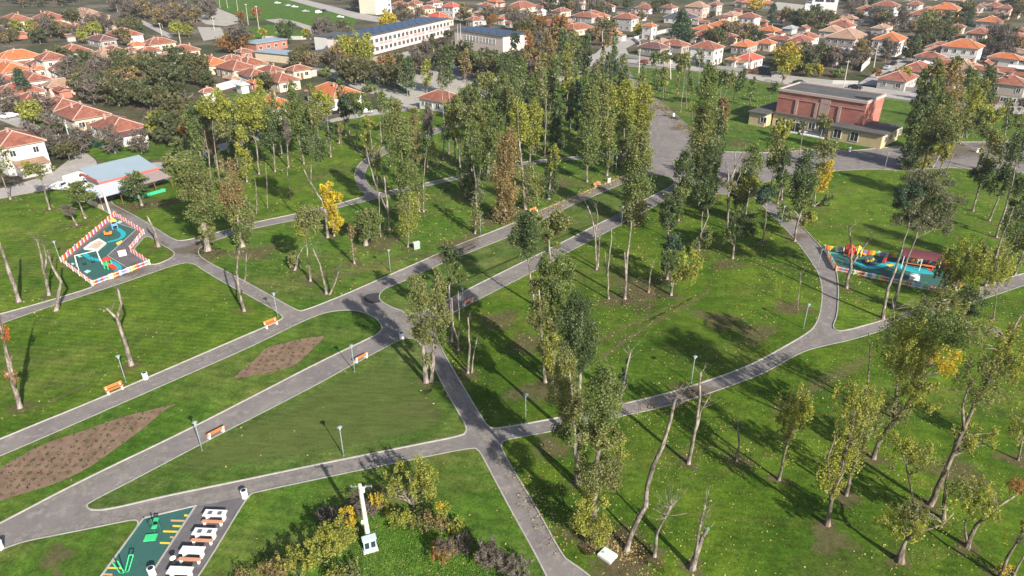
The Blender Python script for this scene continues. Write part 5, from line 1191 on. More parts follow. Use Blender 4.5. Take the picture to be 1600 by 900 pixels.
for (x, y, face, lab) in ((180, 611, 0, "leftmost orange bench, at the far edge of the wide path below the forked white trunk"),
                          (424, 509, 0, "orange bench with white legs where the narrow path meets the wide path, bin-red shadow side behind it"),
                          (564, 563, 1, "orange bench seen from behind beside the lamp near the round lawn corner"),
                          (338, 680, 1, "orange bench seen from behind beside the lamp on the nearest wide path"),
                          (731, 475, 1, "small orange bench seen from behind, right of the slim double pale stems"),
                          (834, 332, 0, "orange bench half hidden in leaves near the brown poplar"),
                          (933, 291, 0, "orange bench beside the white bin on the upper promenade"),
                          (979, 346, 1, "dark shaded bench at the foot of the lone dense olive poplar"),
                          (1122, 283, 1, "orange bench at the near edge of the asphalt square"),
                          (1555, 228, 0, "orange bench on the far side of the square at the right picture edge")):
    P = G(x, y, ZP); an = AM if x < 1000 else path_ang((1312, 267), (1550, 268))
    if face: an += math.pi
    if lab.startswith("orange bench with white legs where"): lab = "orange bench with white legs where the narrow path meets the wide path"
    if first is None:
        first = make_bench(); first.location = P; first.rotation_euler[2] = an; first['group'] = "orange park benches"; THINGS[-1] = (first, lab, None); o = first
    else: o = copy_thing(first, P, an, label=lab, group="orange park benches")
    o.location.z = Z_L+0.01 if False else ZP
def make_bin():
    t = thing("litter_bin", "bin")
    m = MB(); m.lathe([(0.27, 0), (0.30, 0.06), (0.27, 0.1), (0.29, 0.72), (0.31, 0.78), (0.30, 0.84), (0.24, 0.84)], 14); m.build('body', M_WHITE, t, True)
    m = MB(); m.lathe([(0.21, 0.842), (0.21, 0.86)], 12); m.build('opening', M_BLACK, t)
    return t
first = None
for (x, y, lab) in ((228, 592, "white litter bin right of the leftmost orange bench"), (628, 529, "white litter bin where the second wide path meets the first"),
                    (383, 777, "white litter bin at the corner above the picnic tables"), (1, 858, "white litter bin cut by the left picture edge near the bottom"),
                    (239, 899, "white litter bin at the bottom between the green court and the tables"), (951, 285, "white litter bin right of the bench on the upper promenade"),
                    (1166, 269, "white bin on the square behind the many-stemmed white tree"), (997, 131, "white bin at the narrow far end of the promenade"),
                    (1013, 146, "second white bin down the promenade's kerb"), (1052, 182, "lowest white bin on the promenade's right kerb"),
                    (1327, 236, "white bin in front of the hall entrance"), (1526, 238, "white bin on the square below the right-hand bench"), (119, 462, None)):
    if lab is None: continue
    P = G(x, y, ZP)
    if first is None:
        first = make_bin(); first.location = P; first['group'] = "white litter bins"; THINGS[-1] = (first, lab, None)
    else: copy_thing(first, P, 0, 1.0 if y > 300 else 1.15, label=lab, group="white litter bins")
def make_lamp():
    t = thing("park_lamp", "lamp")
    m = MB(); m.tube([(0, 0, 0), (0, 0, 0.8), (0, 0, 3.15)], [0.055, 0.05, 0.036], 8); m.lathe([(0.10, 0), (0.10, 0.03), (0.06, 0.05)], 8); m.build('pole', M_STEEL, t, True)
    m = MB(); m.lathe([(0.05, 3.12), (0.08, 3.18), (0.19, 3.48), (0.20, 3.50)], 10); h = m.build('lamp_head', M_LAMPH, t, True)
    m = MB(); m.lathe([(0.27, 3.50), (0.28, 3.53), (0.12, 3.60), (0.03, 3.62)], 12); m.build('lamp_cap', M_STEEL, h, True)
    return t
first = None
for (x, y, lab) in ((197, 597, "lamp on the lawn edge between the leftmost bench and the forked white trunk"), (537, 712, "lamp on the dry lawn just above the lower path"),
                    (316, 704, "lamp beside the bench on the nearest wide path"), (1080, 598, "lamp just above the curved path, left of the forked bare trunk"),
                    (1255, 513, "lamp inside the curve of the path near the ringed sapling"), (610, 424, "lamp at the far edge of the wide path below the metal box"),
                    (751, 366, "lamp left of the brown poplar at the promenade edge"), (554, 580, "lamp beside the bench near the round lawn corner"),
                    (724, 486, "lamp behind the slim double pale stems"), (1382, 264, "lamp on the square's near kerb in front of the hall"),
                    (821, 660, "lamp in the shade left of the tall poplars above the path crossing"), (1277, 422, "lamp beside the curved path next to the coloured playground fence"),
                    (1220, 352, "lamp beside the thick leaning trunk on the curved path"), (434, 495, "lamp where the narrow path reaches the wide path"),
                    (95, 410, "lamp at the left corner of the left playground"), (962, 271, "lamp among poplars at the upper promenade"), (971, 352, "lamp left of the lone dense olive poplar")):
    P = G(x, y, Z_L)
    if first is None:
        first = make_lamp(); first.location = P; first['group'] = "park lamps"; THINGS[-1] = (first, lab, None)
    else: copy_thing(first, P, rh.uniform(0, 6), label=lab, group="park lamps")
# utility poles: concrete and floodlight masts
for (x, y, tx, ty, r_, lab, arm) in ((172, 334, 158, 290, 0.17, "slanting concrete utility pole beside the path above the left playground", 0), (97, 233, 91, 209, 0.13, "left one of three concrete poles by the street bend", 0),
        (108, 236, 104, 222, 0.12, "shortest of three concrete poles by the street bend", 0), (111, 224, 101, 191, 0.12, "tallest of three concrete poles by the street bend", 0),
        (998, 118, 1000, 76, 0.16, "white concrete street pole left of the red car", 1), (1048, 124, 1046, 66, 0.16, "tall white concrete street pole before the brown-roofed house", 1),
        (1317, 141, 1326, 94, 0.14, "slanting street pole beside the black car", 1), (1365, 107, 1371, 73, 0.14, "pole before the beige block at the side street", 1), (1447, 62, 1455, 34, 0.13, "thin pole among gardens above the orange-roofed big house", 1),
        (1169, 109, 1172, 74, 0.13, "pole before the red-roofed house by the street", 1), (942, 78, 941, 48, 0.13, "pale pole at the street crossing", 1), (253, 56, 249, 37, 0.16, "thick pale post beside the bare grove", 0), (282, 66, 279, 49, 0.15, "pale post under the yellow tree by the dirt road", 0),
        (294, 21, 290, -3, 0.12, "leftmost floodlight mast behind the sports court", 0), (307, 15, 304, -4, 0.12, "second floodlight mast from the left behind the court", 0), (335, 47, 332, 27, 0.12, "mast standing between the two pale courts", 0),
        (320, 14, 318, -4, 0.1, "post beside the white board above the court", 0), (344, 13, 342, -4, 0.12, "mast left of centre behind the court", 0), (356, 13, 353, -4, 0.12, "mast right of centre behind the court", 0), (373, 26, 369, -2, 0.12, "slanting mast at the court's right corner", 0),
        (388, 39, 384, 7, 0.13, "floodlight mast left of the orange-brown trees", 0), (405, 48, 400, 10, 0.13, "floodlight mast right of the orange-brown trees", 0), (716, 82, 715, 38, 0.12, "left white mast before the pink gym", 0), (721, 80, 719, 36, 0.12, "right white mast before the pink gym", 0),
        (707, 95, 706, 64, 0.1, "white pole in the school garden left of the gym", 0), (679, 108, 677, 76, 0.1, "thin white pole in the school garden", 0), (636, 99, 636, 80, 0.1, "white pole before the long school", 0)):
    B_ = G(x, y, 0.05); T_ = onY(tx, ty, B_.y)-B_
    root = thing("utility_pole" if y > 60 or arm else "floodlight_mast", "pole", B_, 0, lab, group="poles"); m = MB()
    m.tube([(0, 0, 0), tuple(T_*0.5), tuple(T_)], [r_*1.25, r_, r_*0.7], 7)
    if arm: m.box(tuple(T_-Vector((0, 0, 0.5))), (1.5, 0.1, 0.1))
    if not arm and y < 60: m.box(tuple(T_), (1.0, 0.25, 0.35))
    m.build('shaft', M_POLEC, root)
# foreground concrete pole with fittings and the electric cabinet
B_ = G(577, 850, Z_L); T_ = onY(562, 757, B_.y)-B_
root = thing("concrete_pole", "pole", B_, 0, "thick pale concrete pole with fittings rising from the bushes at the bottom"); m = MB()
m.tube([(0, 0, 0), tuple(T_*0.5), tuple(T_)], [0.23, 0.19, 0.15], 8); m.build('shaft', plain("pale_pole_concrete", (0.50, 0.47, 0.39), 0.9, 0.1, 2), root)
m = MB(); q = T_*0.93; m.tube([q+Vector((0.1, -0.1, 0.15)), q+Vector((0.42, -0.1, 0.25))], 0.05, 6); m.box(tuple(q+Vector((0.2, -0.16, 0))), (0.3, 0.2, 0.34)); m.build('insulator', M_WHITE, root)
m = MB(); q = T_*0.96; m.tube([q+Vector((-0.7, 0, 0)), q+Vector((0.9, 0, 0.1))], 0.03, 5)
for x_ in (-0.7, -0.35, 0.45, 0.9): m.tube([q+Vector((x_, 0, 0)), q+Vector((x_, 0, 0.2))], 0.045, 5)
m.build('crossarm', M_STEEL, root)
m = MB(); q = T_*0.42; m.box(tuple(q+Vector((-0.1, -0.24, 0))), (0.36, 0.18, 0.26)); q = T_*0.1; m.box(tuple(q+Vector((-0.14, -0.28, 0.2))), (0.34, 0.22, 0.6)); m.build('junction_box', M_WHITE, root)
P = G(579, 860, Z_L); root = thing("electric_cabinet", "cabinet", P, math.radians(22), "pale blue electric cabinet with two meter windows at the foot of the concrete pole")
m = MB(); m.box((0, 0, 0.09), (1.2, 0.62, 0.18)); m.build('plinth', M_CONC, root)
m = MB(); m.box((0, 0, 0.80), (1.02, 0.46, 1.24)); b_ = m.build('housing', plain("pale_blue_metal", (0.33, 0.45, 0.52), 0.45, 0.08), root)
m = MB(); m.box((0, -0.02, 1.46), (1.14, 0.6, 0.07)); m.build('lid', plain("cabinet_lid", (0.45, 0.52, 0.55), 0.5), root)
for x_ in (-0.25, 0.25):
    m = MB(); m.box((x_, -0.245, 0.85), (0.34, 0.03, 0.62)); m.build('meter_window', M_GLASS, b_)
P = G(651, 389, Z_L); root = thing("metal_box", "cabinet", P, math.radians(30), "small grey-green metal box on the lawn above the wide path")
m = MB(); m.box((0, 0, 0.6), (1.0, 0.5, 1.1)); m.build('housing', plain("grey_green_metal", (0.28, 0.33, 0.31), 0.5), root); m = MB(); m.box((0, 0, 1.18), (1.1, 0.6, 0.06)); m.build('lid', M_CONC, root)
for s_, nm, lab in (("933,870 945,858 965,871 953,884", "concrete_slab", "pale square concrete slab lying on the leafy grass at the bottom"),):
    P = orient(wpoly(s_)); c = sum(P, Vector())/4; root = thing(nm, "slab", Vector((c.x, c.y, Z_L)), 0, lab); m = MB()
    T4 = [(p.x-c.x, p.y-c.y, 0.22) for p in P]; B4 = [(p[0], p[1], 0.0) for p in T4]; m.poly(T4)
    for i in range(4): m.poly([B4[i], B4[(i+1) % 4], T4[(i+1) % 4], T4[i]])
    m.build('slab', plain("pale_slab", (0.52, 0.56, 0.53), 0.8, 0.08), root)
    m = MB(); m.lathe([(0.1, 0.225), (0.1, 0.24)], 10, c=(-0.35, 0.25, 0)); m.build('lifting_ring', M_STEEL, root)
# ---------------------------------------------------------------- exercise court and picnic tables
def edge_strip(s, w_=0.14, z=0.1, closed=True):
    P = wpoly(s); m = MB(); n = len(P)
    for i in range(n if closed else n-1):
        a, b = P[i], P[(i+1) % n]; d = b-a; c = (a+b)/2; m.box((c.x, c.y, z/2+0.02), (d.length+w_, w_, z+0.001*i), math.atan2(d.y, d.x))
    m.build("kerb", M_KERB, kind='structure')
sheet("rubber_court", wpoly("225,811 305,792 236,897 214,935 135,935 160,899"), 0.05, M_RUBBER); edge_strip("225,810 306,791 237,897 212,936", 0.13, 0.1, False); edge_strip("225,810 159,900 134,936", 0.13, 0.1, False)
sheet("table_terrace", wpoly("307,792 391,775 318,896 296,935 216,935 238,897"), 0.045, M_DARKASPH)
M_YP = plain("yellow_court_paint", (0.66, 0.48, 0.03), 0.8, 0.1); M_OP = plain("tan_court_paint", (0.50, 0.29, 0.13), 0.8, 0.1)
for (x0, x1, y, mt) in ((288, 296, 806, M_YP), (267, 289, 814, M_OP), (270, 285, 822.5, M_YP), (255, 280, 831, M_YP), (266, 272, 840, M_OP), (250, 268, 849, M_YP), (175, 181, 877, M_OP), (168, 191, 888, M_YP), (161, 176, 898, M_OP)):
    sheet("court_marking", [G(x0, y-1.5), G(x0, y+1.5), G(x1, y+2.2), G(x1, y-0.8)], 0.06, mt)
M_CBG = plain("chess_board", (0.10, 0.10, 0.11), 0.6, 0.6, 12)
first = None
for i, (x, y, chess, lab) in enumerate(((338, 812, 1, "white picnic table with two chess boards, topmost of the row"), (322, 841, 1, "white picnic table with two chess boards, second from the top"),
                                 (303, 870, 0, "plain white picnic table with orange benches, third from the top"), (284, 902, 0, "plain white picnic table cut by the bottom picture edge"))):
    P = G(x, y, 0.045); t = thing("picnic_table", "picnic table", P, math.radians(-3), lab, group="picnic tables")
    m = MB(); m.box((0, 0.05, 0.72), (1.9, 0.72, 0.08)); top = m.build('tabletop', M_WHITE, t)
    if chess:
        for x_ in (-0.42, 0.42): m = MB(); m.box((x_, 0.05, 0.767), (0.38, 0.38, 0.012)); m.build('chess_board', M_CBG, top)
    for x_ in (-0.72, 0.72):
        m = MB(); m.box((x_, 0.05, 0.34), (0.14, 0.42, 0.67)); m.box((x_, -0.32, 0.22), (0.13, 0.7, 0.12)); m.box((x_, -0.60, 0.2), (0.15, 0.2, 0.4)); m.build('frame', M_WHITE, t)
    for y_ in (-0.76,): m = MB(); m.box((0, y_+0.16, 0.43), (1.8, 0.3, 0.05)); m.build('bench_seat', plain("salmon_wood", (0.50, 0.23, 0.13), 0.6, 0.15, 5), t)
M_GREEN = plain("bright_green_paint", (0.05, 0.50, 0.18), 0.4, 0.05); M_DGREEN = plain("dark_green_steel", (0.02, 0.13, 0.07), 0.4, 0.05)
P = G(238, 838, 0.05); t = thing("exercise_stepper", "exercise machine", P, math.radians(8), "green outdoor exercise machine with a flat green platform")
m = MB(); m.box((0, -0.3, 0.18), (0.95, 0.7, 0.1)); m.build('platform', M_GREEN, t)
m = MB(); m.tube([(0.1, 0.4, 0), (0.1, 0.45, 1.5)], 0.06, 7); m.tube([(-0.4, 0.5, 0.9), (0.1, 0.45, 1.1), (0.5, 0.6, 1.2)], 0.035, 6); m.tube([(0.45, 0.7, 0), (0.45, 0.75, 1.1)], 0.045, 6); m.tube([(-0.5, 0.9, 0), (-0.4, 0.6, 0.9)], 0.04, 6); m.build('frame', M_DGREEN, t)
m = MB(); m.box((0.35, 0.7, 1.15), (0.35, 0.3, 0.1)); m.box((0.25, 0.3, 0.75), (0.4, 0.35, 0.08)); m.build('saddle', M_GREEN, t)
P = G(200, 893, 0.05); t = thing("exercise_walker", "exercise machine", P, math.radians(20), "light green tubular exercise walker near the bottom edge")
m = MB()
for a, b in (((-0.55, 0, 0.05), (-0.85, 0.2, 1.15)), ((-0.25, -0.05, 0.05), (-0.5, 0.2, 1.2)), ((-0.55, 0, 0.05), (-0.25, -0.05, 0.05)), ((-0.2, 0.0, 0.05), (0.3, 0.5, 1.2)), ((0.05, -0.05, 0.05), (0.6, 0.45, 1.15)), ((0.3, 0.5, 1.2), (0.6, 0.45, 1.15)), ((-0.2, 0.0, 0.05), (0.05, -0.05, 0.05))):
    m.tube([a, b], 0.045, 6)
m.build('frame', M_GREEN, t); m = MB(); m.box((-0.2, 0.05, 0.1), (0.75, 0.25, 0.06)); m.build('footboard', M_DGREEN, t)
P = G(274, 886, 0.05); t = thing("thin_bollard", "bollard", P, 0, "small black and white post beside the lowest picnic tables")  # unidentified small dark object, built as a thin bollard with a white top
m = MB(); m.lathe([(0.16, 0), (0.14, 0.5), (0.13, 0.9)], 10); m.build('post', M_BLACK, t); m = MB(); m.lathe([(0.10, 0.9), (0.24, 1.0), (0.24, 1.05)], 12, c=(0.02, 0, 0)); m.build('flared_top', M_WHITE, t)
# ---------------------------------------------------------------- playgrounds
PAL = [plain("picket_"+n, c, 0.5, 0.05) for n, c in (("red", (0.62, 0.045, 0.03)), ("orange", (0.70, 0.22, 0.03)), ("yellow", (0.72, 0.52, 0.06)), ("green", (0.16, 0.45, 0.12)), ("blue", (0.10, 0.28, 0.55)), ("violet", (0.36, 0.24, 0.50)), ("white", (0.66, 0.64, 0.6)))]
M_CYAN = plain("cyan_rubber", (0.02, 0.33, 0.37), 0.85, 0.08, 1.5); M_RED = PAL[0]; M_YELL = PAL[2]; M_SAND = soil_mat("play_sand", (0.46, 0.35, 0.27), (0.58, 0.46, 0.37))
def picket_fence(s, label, seq_l=7, h=0.85, closed=True, gap=None):
    P = wpoly(s, ZP); c = P[0].copy(); root = thing("picket_fence", "fence", c, 0, label); n = len(P)
    k = 0
    for i in range(n if closed else n-1):
        a, b = P[i]-c, P[(i+1) % n]-c; d = b-a; L_ = d.length; an = math.atan2(d.y, d.x); m = MB(); rails = MB(); cnt = int(L_/0.19)
        pal = [0, 1, 2, 3, 6, 5, 4, 6, 0, 1, 2, 6, 3, 5, 0, 4] if (seq_l == 9 or i == 4) else [0, 6, 1, 0, 6, 5]
        for j in range(cnt):
            q = a+d*((j+0.5)/cnt); grp = (j//2+i*3) % len(pal)
            m.box((q.x, q.y, 0.06+h/2), (0.13, 0.035, h-0.06+0.05*math.sin(j*0.9)), an, pal[grp])
        m.build('picket_panel', PAL, root)
        nn = Vector((-d.y, d.x, 0)).normalized()*0.04
        for z in (0.28, 0.74): q = (a+b)/2+nn; rails.box((q.x, q.y, z), (L_, 0.035, 0.07), an)
        rails.build('rail', PAL[6], root)
        for j in range(int(L_/2.4)+1):
            q = a+d*min(1, j/max(1, int(L_/2.4)))+nn*2.2; pm = MB(); pm.box((q.x, q.y, 0.5), (0.07, 0.07, 0.9), an); pm.build('post', M_WHITE, root)
    return root
sheet("play_surface", wpoly("106,409 178,347 212,359 168,400 200,420 147,438"), 0.055, M_RUBBER)
sheet("play_asphalt", wpoly("181,340 223,366 201,393 230,413 147,443 100,409"), 0.04, M_DARKASPH)
edge_strip("178,347 213,359 168,400 201,420", 0.12, 0.07, False)
def ribbon(s, w_, mat, z=0.068, name="painted_stripe"):
    P = smooth_poly(wpoly(s), 1.2, 2, closed=False); m = MB()
    for i in range(len(P)-1):
        a, b = P[i], P[i+1]; 
        def nrm(k):
            t_ = P[min(k+1, len(P)-1)]-P[max(k-1, 0)]; t_.normalize(); return Vector((-t_.y, t_.x, 0))*w_/2
        n1, n2 = nrm(i), nrm(i+1); m.poly([(a-n1).xy.to_3d()+Vector((0, 0, z)), (b-n2).xy.to_3d()+Vector((0, 0, z)), (b+n2).xy.to_3d()+Vector((0, 0, z)), (a+n1).xy.to_3d()+Vector((0, 0, z))])
    m.build(name, mat, kind='structure')
ribbon("184,358 193,364 193,370 185,375 168,379", 0.75, M_CYAN); ribbon("132,397 140,404 152,407 170,408 183,414 188,420 180,425", 0.75, M_CYAN)
for s_ in ("120,400 124,399 129,401 125,403", "131,425 137,422 143,424 136,428", "111,412 114,411 117,413 113,415", "182,349 187,345 192,347 187,350"): sheet("painted_shape", wpoly(s_), 0.072, plain("mint_rubber", (0.35, 0.60, 0.52), 0.85))
sheet("painted_shape", wpoly("181,380 190,376 193,378 184,384"), 0.072, PAL[2])
picket_fence("97,410 180,338 225,366 203,393 234,414 146,447", "colourful picket fence around the left playground", 7)
def sandpit():
    P = wpoly("133,390 153,392.5 165,382 155,376 143,382"); c = P[0]; root = thing("sandpit", "sandpit", (c.x, c.y, 0.055), 0, "pale sandpit with a white raised rim in the left playground")
    m = MB(); Q = [p-c for p in P]
    m.poly([(q.x, q.y, 0.12) for q in orient(Q)]); m.build('sand', M_SAND, root); m = MB()
    for i in range(5):
        a, b = Q[i], Q[(i+1) % 5]; d = b-a; q = (a+b)/2; m.box((q.x, q.y, 0.15), (d.length+0.2, 0.22, 0.3+0.003*i), math.atan2(d.y, d.x))
    m.build('rim', PAL[6], root)
sandpit()
def swing(px_, lab, an=0.5):
    P = G(*px_, 0.06); t = thing("swing_set", "swing", P, an, lab)
    m = MB()
    for x in (-1.6, 1.6):
        for y in (-0.9, 0.9): m.tube([(x, y, 0), (x*0.92, 0, 2.1)], 0.05, 6)
    m.tube([(-1.5, 0, 2.1), (1.5, 0, 2.1)], 0.05, 6); m.build('frame', PAL[6], t)
    for x in (-0.6, 0.6):
        m = MB(); m.tube([(x-0.2, 0, 2.1), (x-0.2, 0.1, 0.5)], 0.015, 4); m.tube([(x+0.2, 0, 2.1), (x+0.2, 0.1, 0.5)], 0.015, 4); m.box((x, 0.1, 0.48), (0.5, 0.22, 0.06)); m.build('swing_seat', M_BLACK, t)
swing((140, 415), "white-framed double swing in the left playground", 0.7)
def tower(px_, lab, roofm, an, wallm, slide, big=1.0, umbrella=False):
    P = G(*px_, 0.06); t = thing("play_tower", "play tower", P, an, lab); s = big; m = MB()
    for x in (-0.6, 0.6):
        for y in (-0.6, 0.6): m.box((x*s, y*s, 1.1*s), (0.12, 0.12, 2.2*s))
    m.build('post', wallm, t)
    m = MB(); m.box((0, 0, 1.0*s), (1.25*s, 1.25*s, 0.08)); m.build('deck', M_ORANGE, t)
    for an2 in (0, 1): 
        m = MB(); m.box((0 if an2 else -0.62*s, -0.62*s if an2 else 0, 1.3*s), (1.1*s if an2 else 0.05, 0.05 if an2 else 1.1*s, 0.55*s)); m.build('side_panel', wallm, t)
    m = MB(); h = 2.2*s
    if umbrella: m.lathe([(1.0*s, h), (0.9*s, h+0.2), (0.5*s, h+0.42), (0.05, h+0.5)], 12)
    else:
        e = [(-0.8*s, -0.8*s, h), (0.8*s, -0.8*s, h), (0.8*s, 0.8*s, h), (-0.8*s, 0.8*s, h)]; ap = (0, 0, h+0.8*s)
        for i in range(4): m.poly([e[i], e[(i+1) % 4], ap])
        m.poly(e[::-1])
    m.build('canopy', roofm, t)
    m = MB(); m.poly([(0.62*s, -0.3, 1.0*s), (0.62*s, 0.3, 1.0*s), (2.2*s, 0.3, 0.15), (2.2*s, -0.3, 0.15)]); m.poly([(0.62*s, -0.3, 0.95*s), (2.2*s, -0.3, 0.10), (2.2*s, 0.3, 0.10), (0.62*s, 0.3, 0.95*s)])
    for y in (-0.32, 0.32): m.poly([(0.62*s, y, 1.25*s), (2.2*s, y, 0.35), (2.2*s, y, 0.08), (0.62*s, y, 0.9*s)])
    m.build('slide', slide, t)
tower((170, 419), "little play house with a round red roof and green walls in the left playground", M_RED, -0.4, M_GREEN, PAL[0], 0.62, True)
tower((180, 357), "play tower with a yellow roof at the top corner of the left playground", M_YELL, 2.2, PAL[4], PAL[4], 0.65)
tower((1325, 400), "tall red play tower with a red slide in the right playground", M_RED, 0.3, M_RED, M_RED, 0.72)
tower((1339, 400), "yellow-topped climbing frame next to the red play tower", M_YELL, 0.2, M_YELL, PAL[1], 0.6)
def spring_rider(px_, lab, mt, an=0.4):
    P = G(*px_, 0.06); t = thing("spring_rider", "spring rider", P, an, lab)
    m = MB(); m.tube([(0, 0, 0), (0.05, 0, 0.12), (-0.05, 0, 0.24), (0, 0, 0.36)], 0.09, 7); m.build('spring', M_BLACK, t)
    m = MB(); m.box((0, 0, 0.5), (1.1, 0.32, 0.26)); m.box((-0.45, 0, 0.78), (0.16, 0.34, 0.4)); m.box((0.5, 0, 0.7), (0.3, 0.3, 0.3)); m.tube([(0.3, -0.3, 0.85), (0.3, 0.3, 0.85)], 0.03, 6); m.build('body', mt, t)
spring_rider((170, 369), "orange spring rider below the yellow-roofed play tower", PAL[1], 0.2)
spring_rider((1357, 412), "yellow spring rider on the dark disc in the right playground", PAL[2], 0.1)
spring_rider((1381, 412), "small red and white spring rider right of the yellow one", PAL[0], 0.9)
P = G(192, 399, 0.05); t = thing("storage_bench", "bench", P, math.radians(35), "bulky white seat unit at the inner fence corner of the left playground")
m = MB(); m.box((0, 0, 0.22), (1.1, 0.5, 0.44)); m.build('seat', M_WHITE, t); m = MB(); m.box((0, 0.28, 0.5), (1.1, 0.1, 0.5)); m.build('backrest', M_WHITE, t)
# right playground
sheet("play_surface", wpoly("1293,395 1400,404 1482,418 1500,450 1482,462 1306,421"), 0.118, M_RUBBER)
for o in (sc.objects): pass
ribbon("1338,410 1348,417 1362,420 1376,417 1386,412 1400,414 1412,420", 1.0, M_CYAN, 0.128); ribbon("1395,412 1410,418 1425,423 1440,425 1456,426", 2.0, M_CYAN, 0.131); ribbon("1296,396 1320,398", 0.5, M_CYAN, 0.129)
sheet("painted_shape", smooth_poly(wpoly("1344,408 1350,404 1364,404 1370,409 1364,415 1350,416"), 0.8, 2), 0.135, plain("navy_rubber", (0.02, 0.05, 0.11), 0.9))
sheet("painted_shape", wpoly("1384,415 1394,413 1398,416 1390,418"), 0.14, PAL[2]); sheet("painted_shape", wpoly("1448,420 1456,422 1455,427"), 0.137, PAL[0])
fr = picket_fence("1288,391 1400,404 1484,417 1502,452 1480,461 1306,424", "colourful picket fence around the right playground", 9, 0.85)
P = G(1436, 424, 0.12); an = path_ang((1306, 424), (1453, 448)); t = thing("shade_canopy", "canopy", P, an, "dark red arched canopy on white posts in the right playground")
m = MB(); k = 8
for i in range(k):
    a0, a1 = math.pi*i/k, math.pi*(i+1)/k; p = lambda a, x, r: (x, 1.7-1.5*math.cos(a)*r, 1.9+0.6*math.sin(a)*r)
    m.poly([p(a0, -2.6, 1), p(a0, 2.6, 1), p(a1, 2.6, 1), p(a1, -2.6, 1)]); m.poly([p(a0, -2.6, .96), p(a1, -2.6, .96), p(a1, 2.6, .96), p(a0, 2.6, .96)])
m.build('canopy', plain("dark_red_canvas", (0.11, 0.03, 0.036), 0.7, 0.15), t)
m = MB()
for x in (-2.4, 0, 2.4):
    for y in (0.24, 3.16): m.tube([(x, y, 0), (x, y, 1.93)], 0.06, 6)
m.build('post', PAL[6], t); m = MB(); m.box((0, 1.7, 0.42), (4.4, 0.5, 0.07)); m.box((-1.9, 1.7, 0.2), (0.1, 0.4, 0.4)); m.box((1.9, 1.7, 0.2), (0.1, 0.4, 0.4)); m.build('bench_seat', M_ORANGE, t)
P = G(1428, 437, 0.12); t = thing("storage_bench", "bench", P, an, "small white seat just inside the right playground's near fence"); m = MB(); m.box((0, 0, 0.25), (1.3, 0.5, 0.5)); m.build('seat', M_WHITE, t); m = MB(); m.box((0, 0.28, 0.55), (1.3, 0.1, 0.6)); m.build('backrest', M_WHITE, t)
tower((1475, 424), "orange play house half hidden by trees at the right playground's end", PAL[1], 0.5, PAL[0], PAL[1], 0.8)

# ---------------------------------------------------------------- cars
M_TYRE = M_BLACK; M_CARG = M_GLASS; M_RIM = plain("wheel_rim", (0.45, 0.45, 0.46), 0.4, 0.05, 3, 0.6); M_HL = plain("headlight", (0.65, 0.66, 0.68), 0.2)
def make_car(col_name, c, van=False):
    pm = plain("car_paint_"+col_name, c, 0.3, 0.04, 1, 0.0, 0.6)
    t = thing("parked_car" if not van else "parked_van", "car" if not van else "van")
    H = 1.45 if not van else 1.95
    if van: prof = [(-2.3, 0.35), (-2.35, 0.9), (-2.3, 1.85), (-2.0, H), (1.1, H), (1.75, 1.15), (2.3, 0.95), (2.35, 0.45)]
    else: prof = [(-2.1, 0.35), (-2.15, 0.75), (-2.0, 0.98), (-1.35, 1.02), (-1.0, 1.36), (-0.5, H), (0.45, H-0.03), (1.05, 1.0), (1.85, 0.85), (2.12, 0.62), (2.1, 0.35)]
    w_ = 0.86; m = MB(); n = len(prof); ww = [w_ if z < 1.05 else w_*0.84 for x, z in prof]
    m.v = [(x, -ww[i], z) for i, (x, z) in enumerate(prof)]+[(x, ww[i], z) for i, (x, z) in enumerate(prof)]
    m.f = [tuple(range(n))[::1], tuple(range(2*n-1, n-1, -1))]+[((i+1) % n, i, i+n, (i+1) % n+n) for i in range(n)]; m.m = [0]*len(m.f); m.build('body', pm, t)
    g = MB()
    if van:
        g.poly([(1.13, -0.68, H-0.06), (1.78, -0.76, 1.18), (1.78, 0.76, 1.18), (1.13, 0.68, H-0.06)]); g.v = [(x+0.02, y, z+0.01) for x, y, z in g.v]
        for s_ in (-1, 1): g.poly([(0.1, s_*0.80, 1.2), (1.55, s_*0.83, 1.2), (1.05, s_*0.76, 1.75), (0.1, s_*0.76, 1.75)][::s_])
    else:
        g.poly([(0.50, -0.66, H-0.05), (1.03, -0.72, 1.03), (1.03, 0.72, 1.03), (0.50, 0.66, H-0.05)]); g.poly([(-1.33, -0.72, 1.06), (-1.02, -0.66, 1.36), (-1.02, 0.66, 1.36), (-1.33, 0.72, 1.06)][::-1])
        g.v = [(x+(0.02 if x > 0 else -0.02), y, z+0.015) for x, y, z in g.v]
        for s_ in (-1, 1): g.poly([(-1.15, s_*0.80, 1.06), (0.88, s_*0.80, 1.06), (0.42, s_*0.745, 1.38), (-0.85, s_*0.745, 1.36)][::s_])
    g.build('window', M_CARG, t)
    for x in (-1.3, 1.35):
        for y in (-0.8, 0.8):
            wv = MB(); wv.tube([(x, y-0.1, 0.32), (x, y+0.1, 0.32)], 0.32, 12); wo_ = wv.build('wheel', M_TYRE, t)
            wv = MB(); yy = y+0.105*(1 if y > 0 else -1); wv.tube([(x, yy-0.005, 0.32), (x, yy+0.012, 0.32)], 0.19, 10); wv.build('rim', M_RIM, wo_)
    for y in (-0.6, 0.6): hb = MB(); hb.box((2.12 if not van else 2.34, y, 0.68), (0.05, 0.3, 0.14)); hb.build('headlight', M_HL, t)
    return t
AS = path_ang((1062, 109), (1435, 160)); AL_ = path_ang((0, 296), (75, 274))
protos = {}
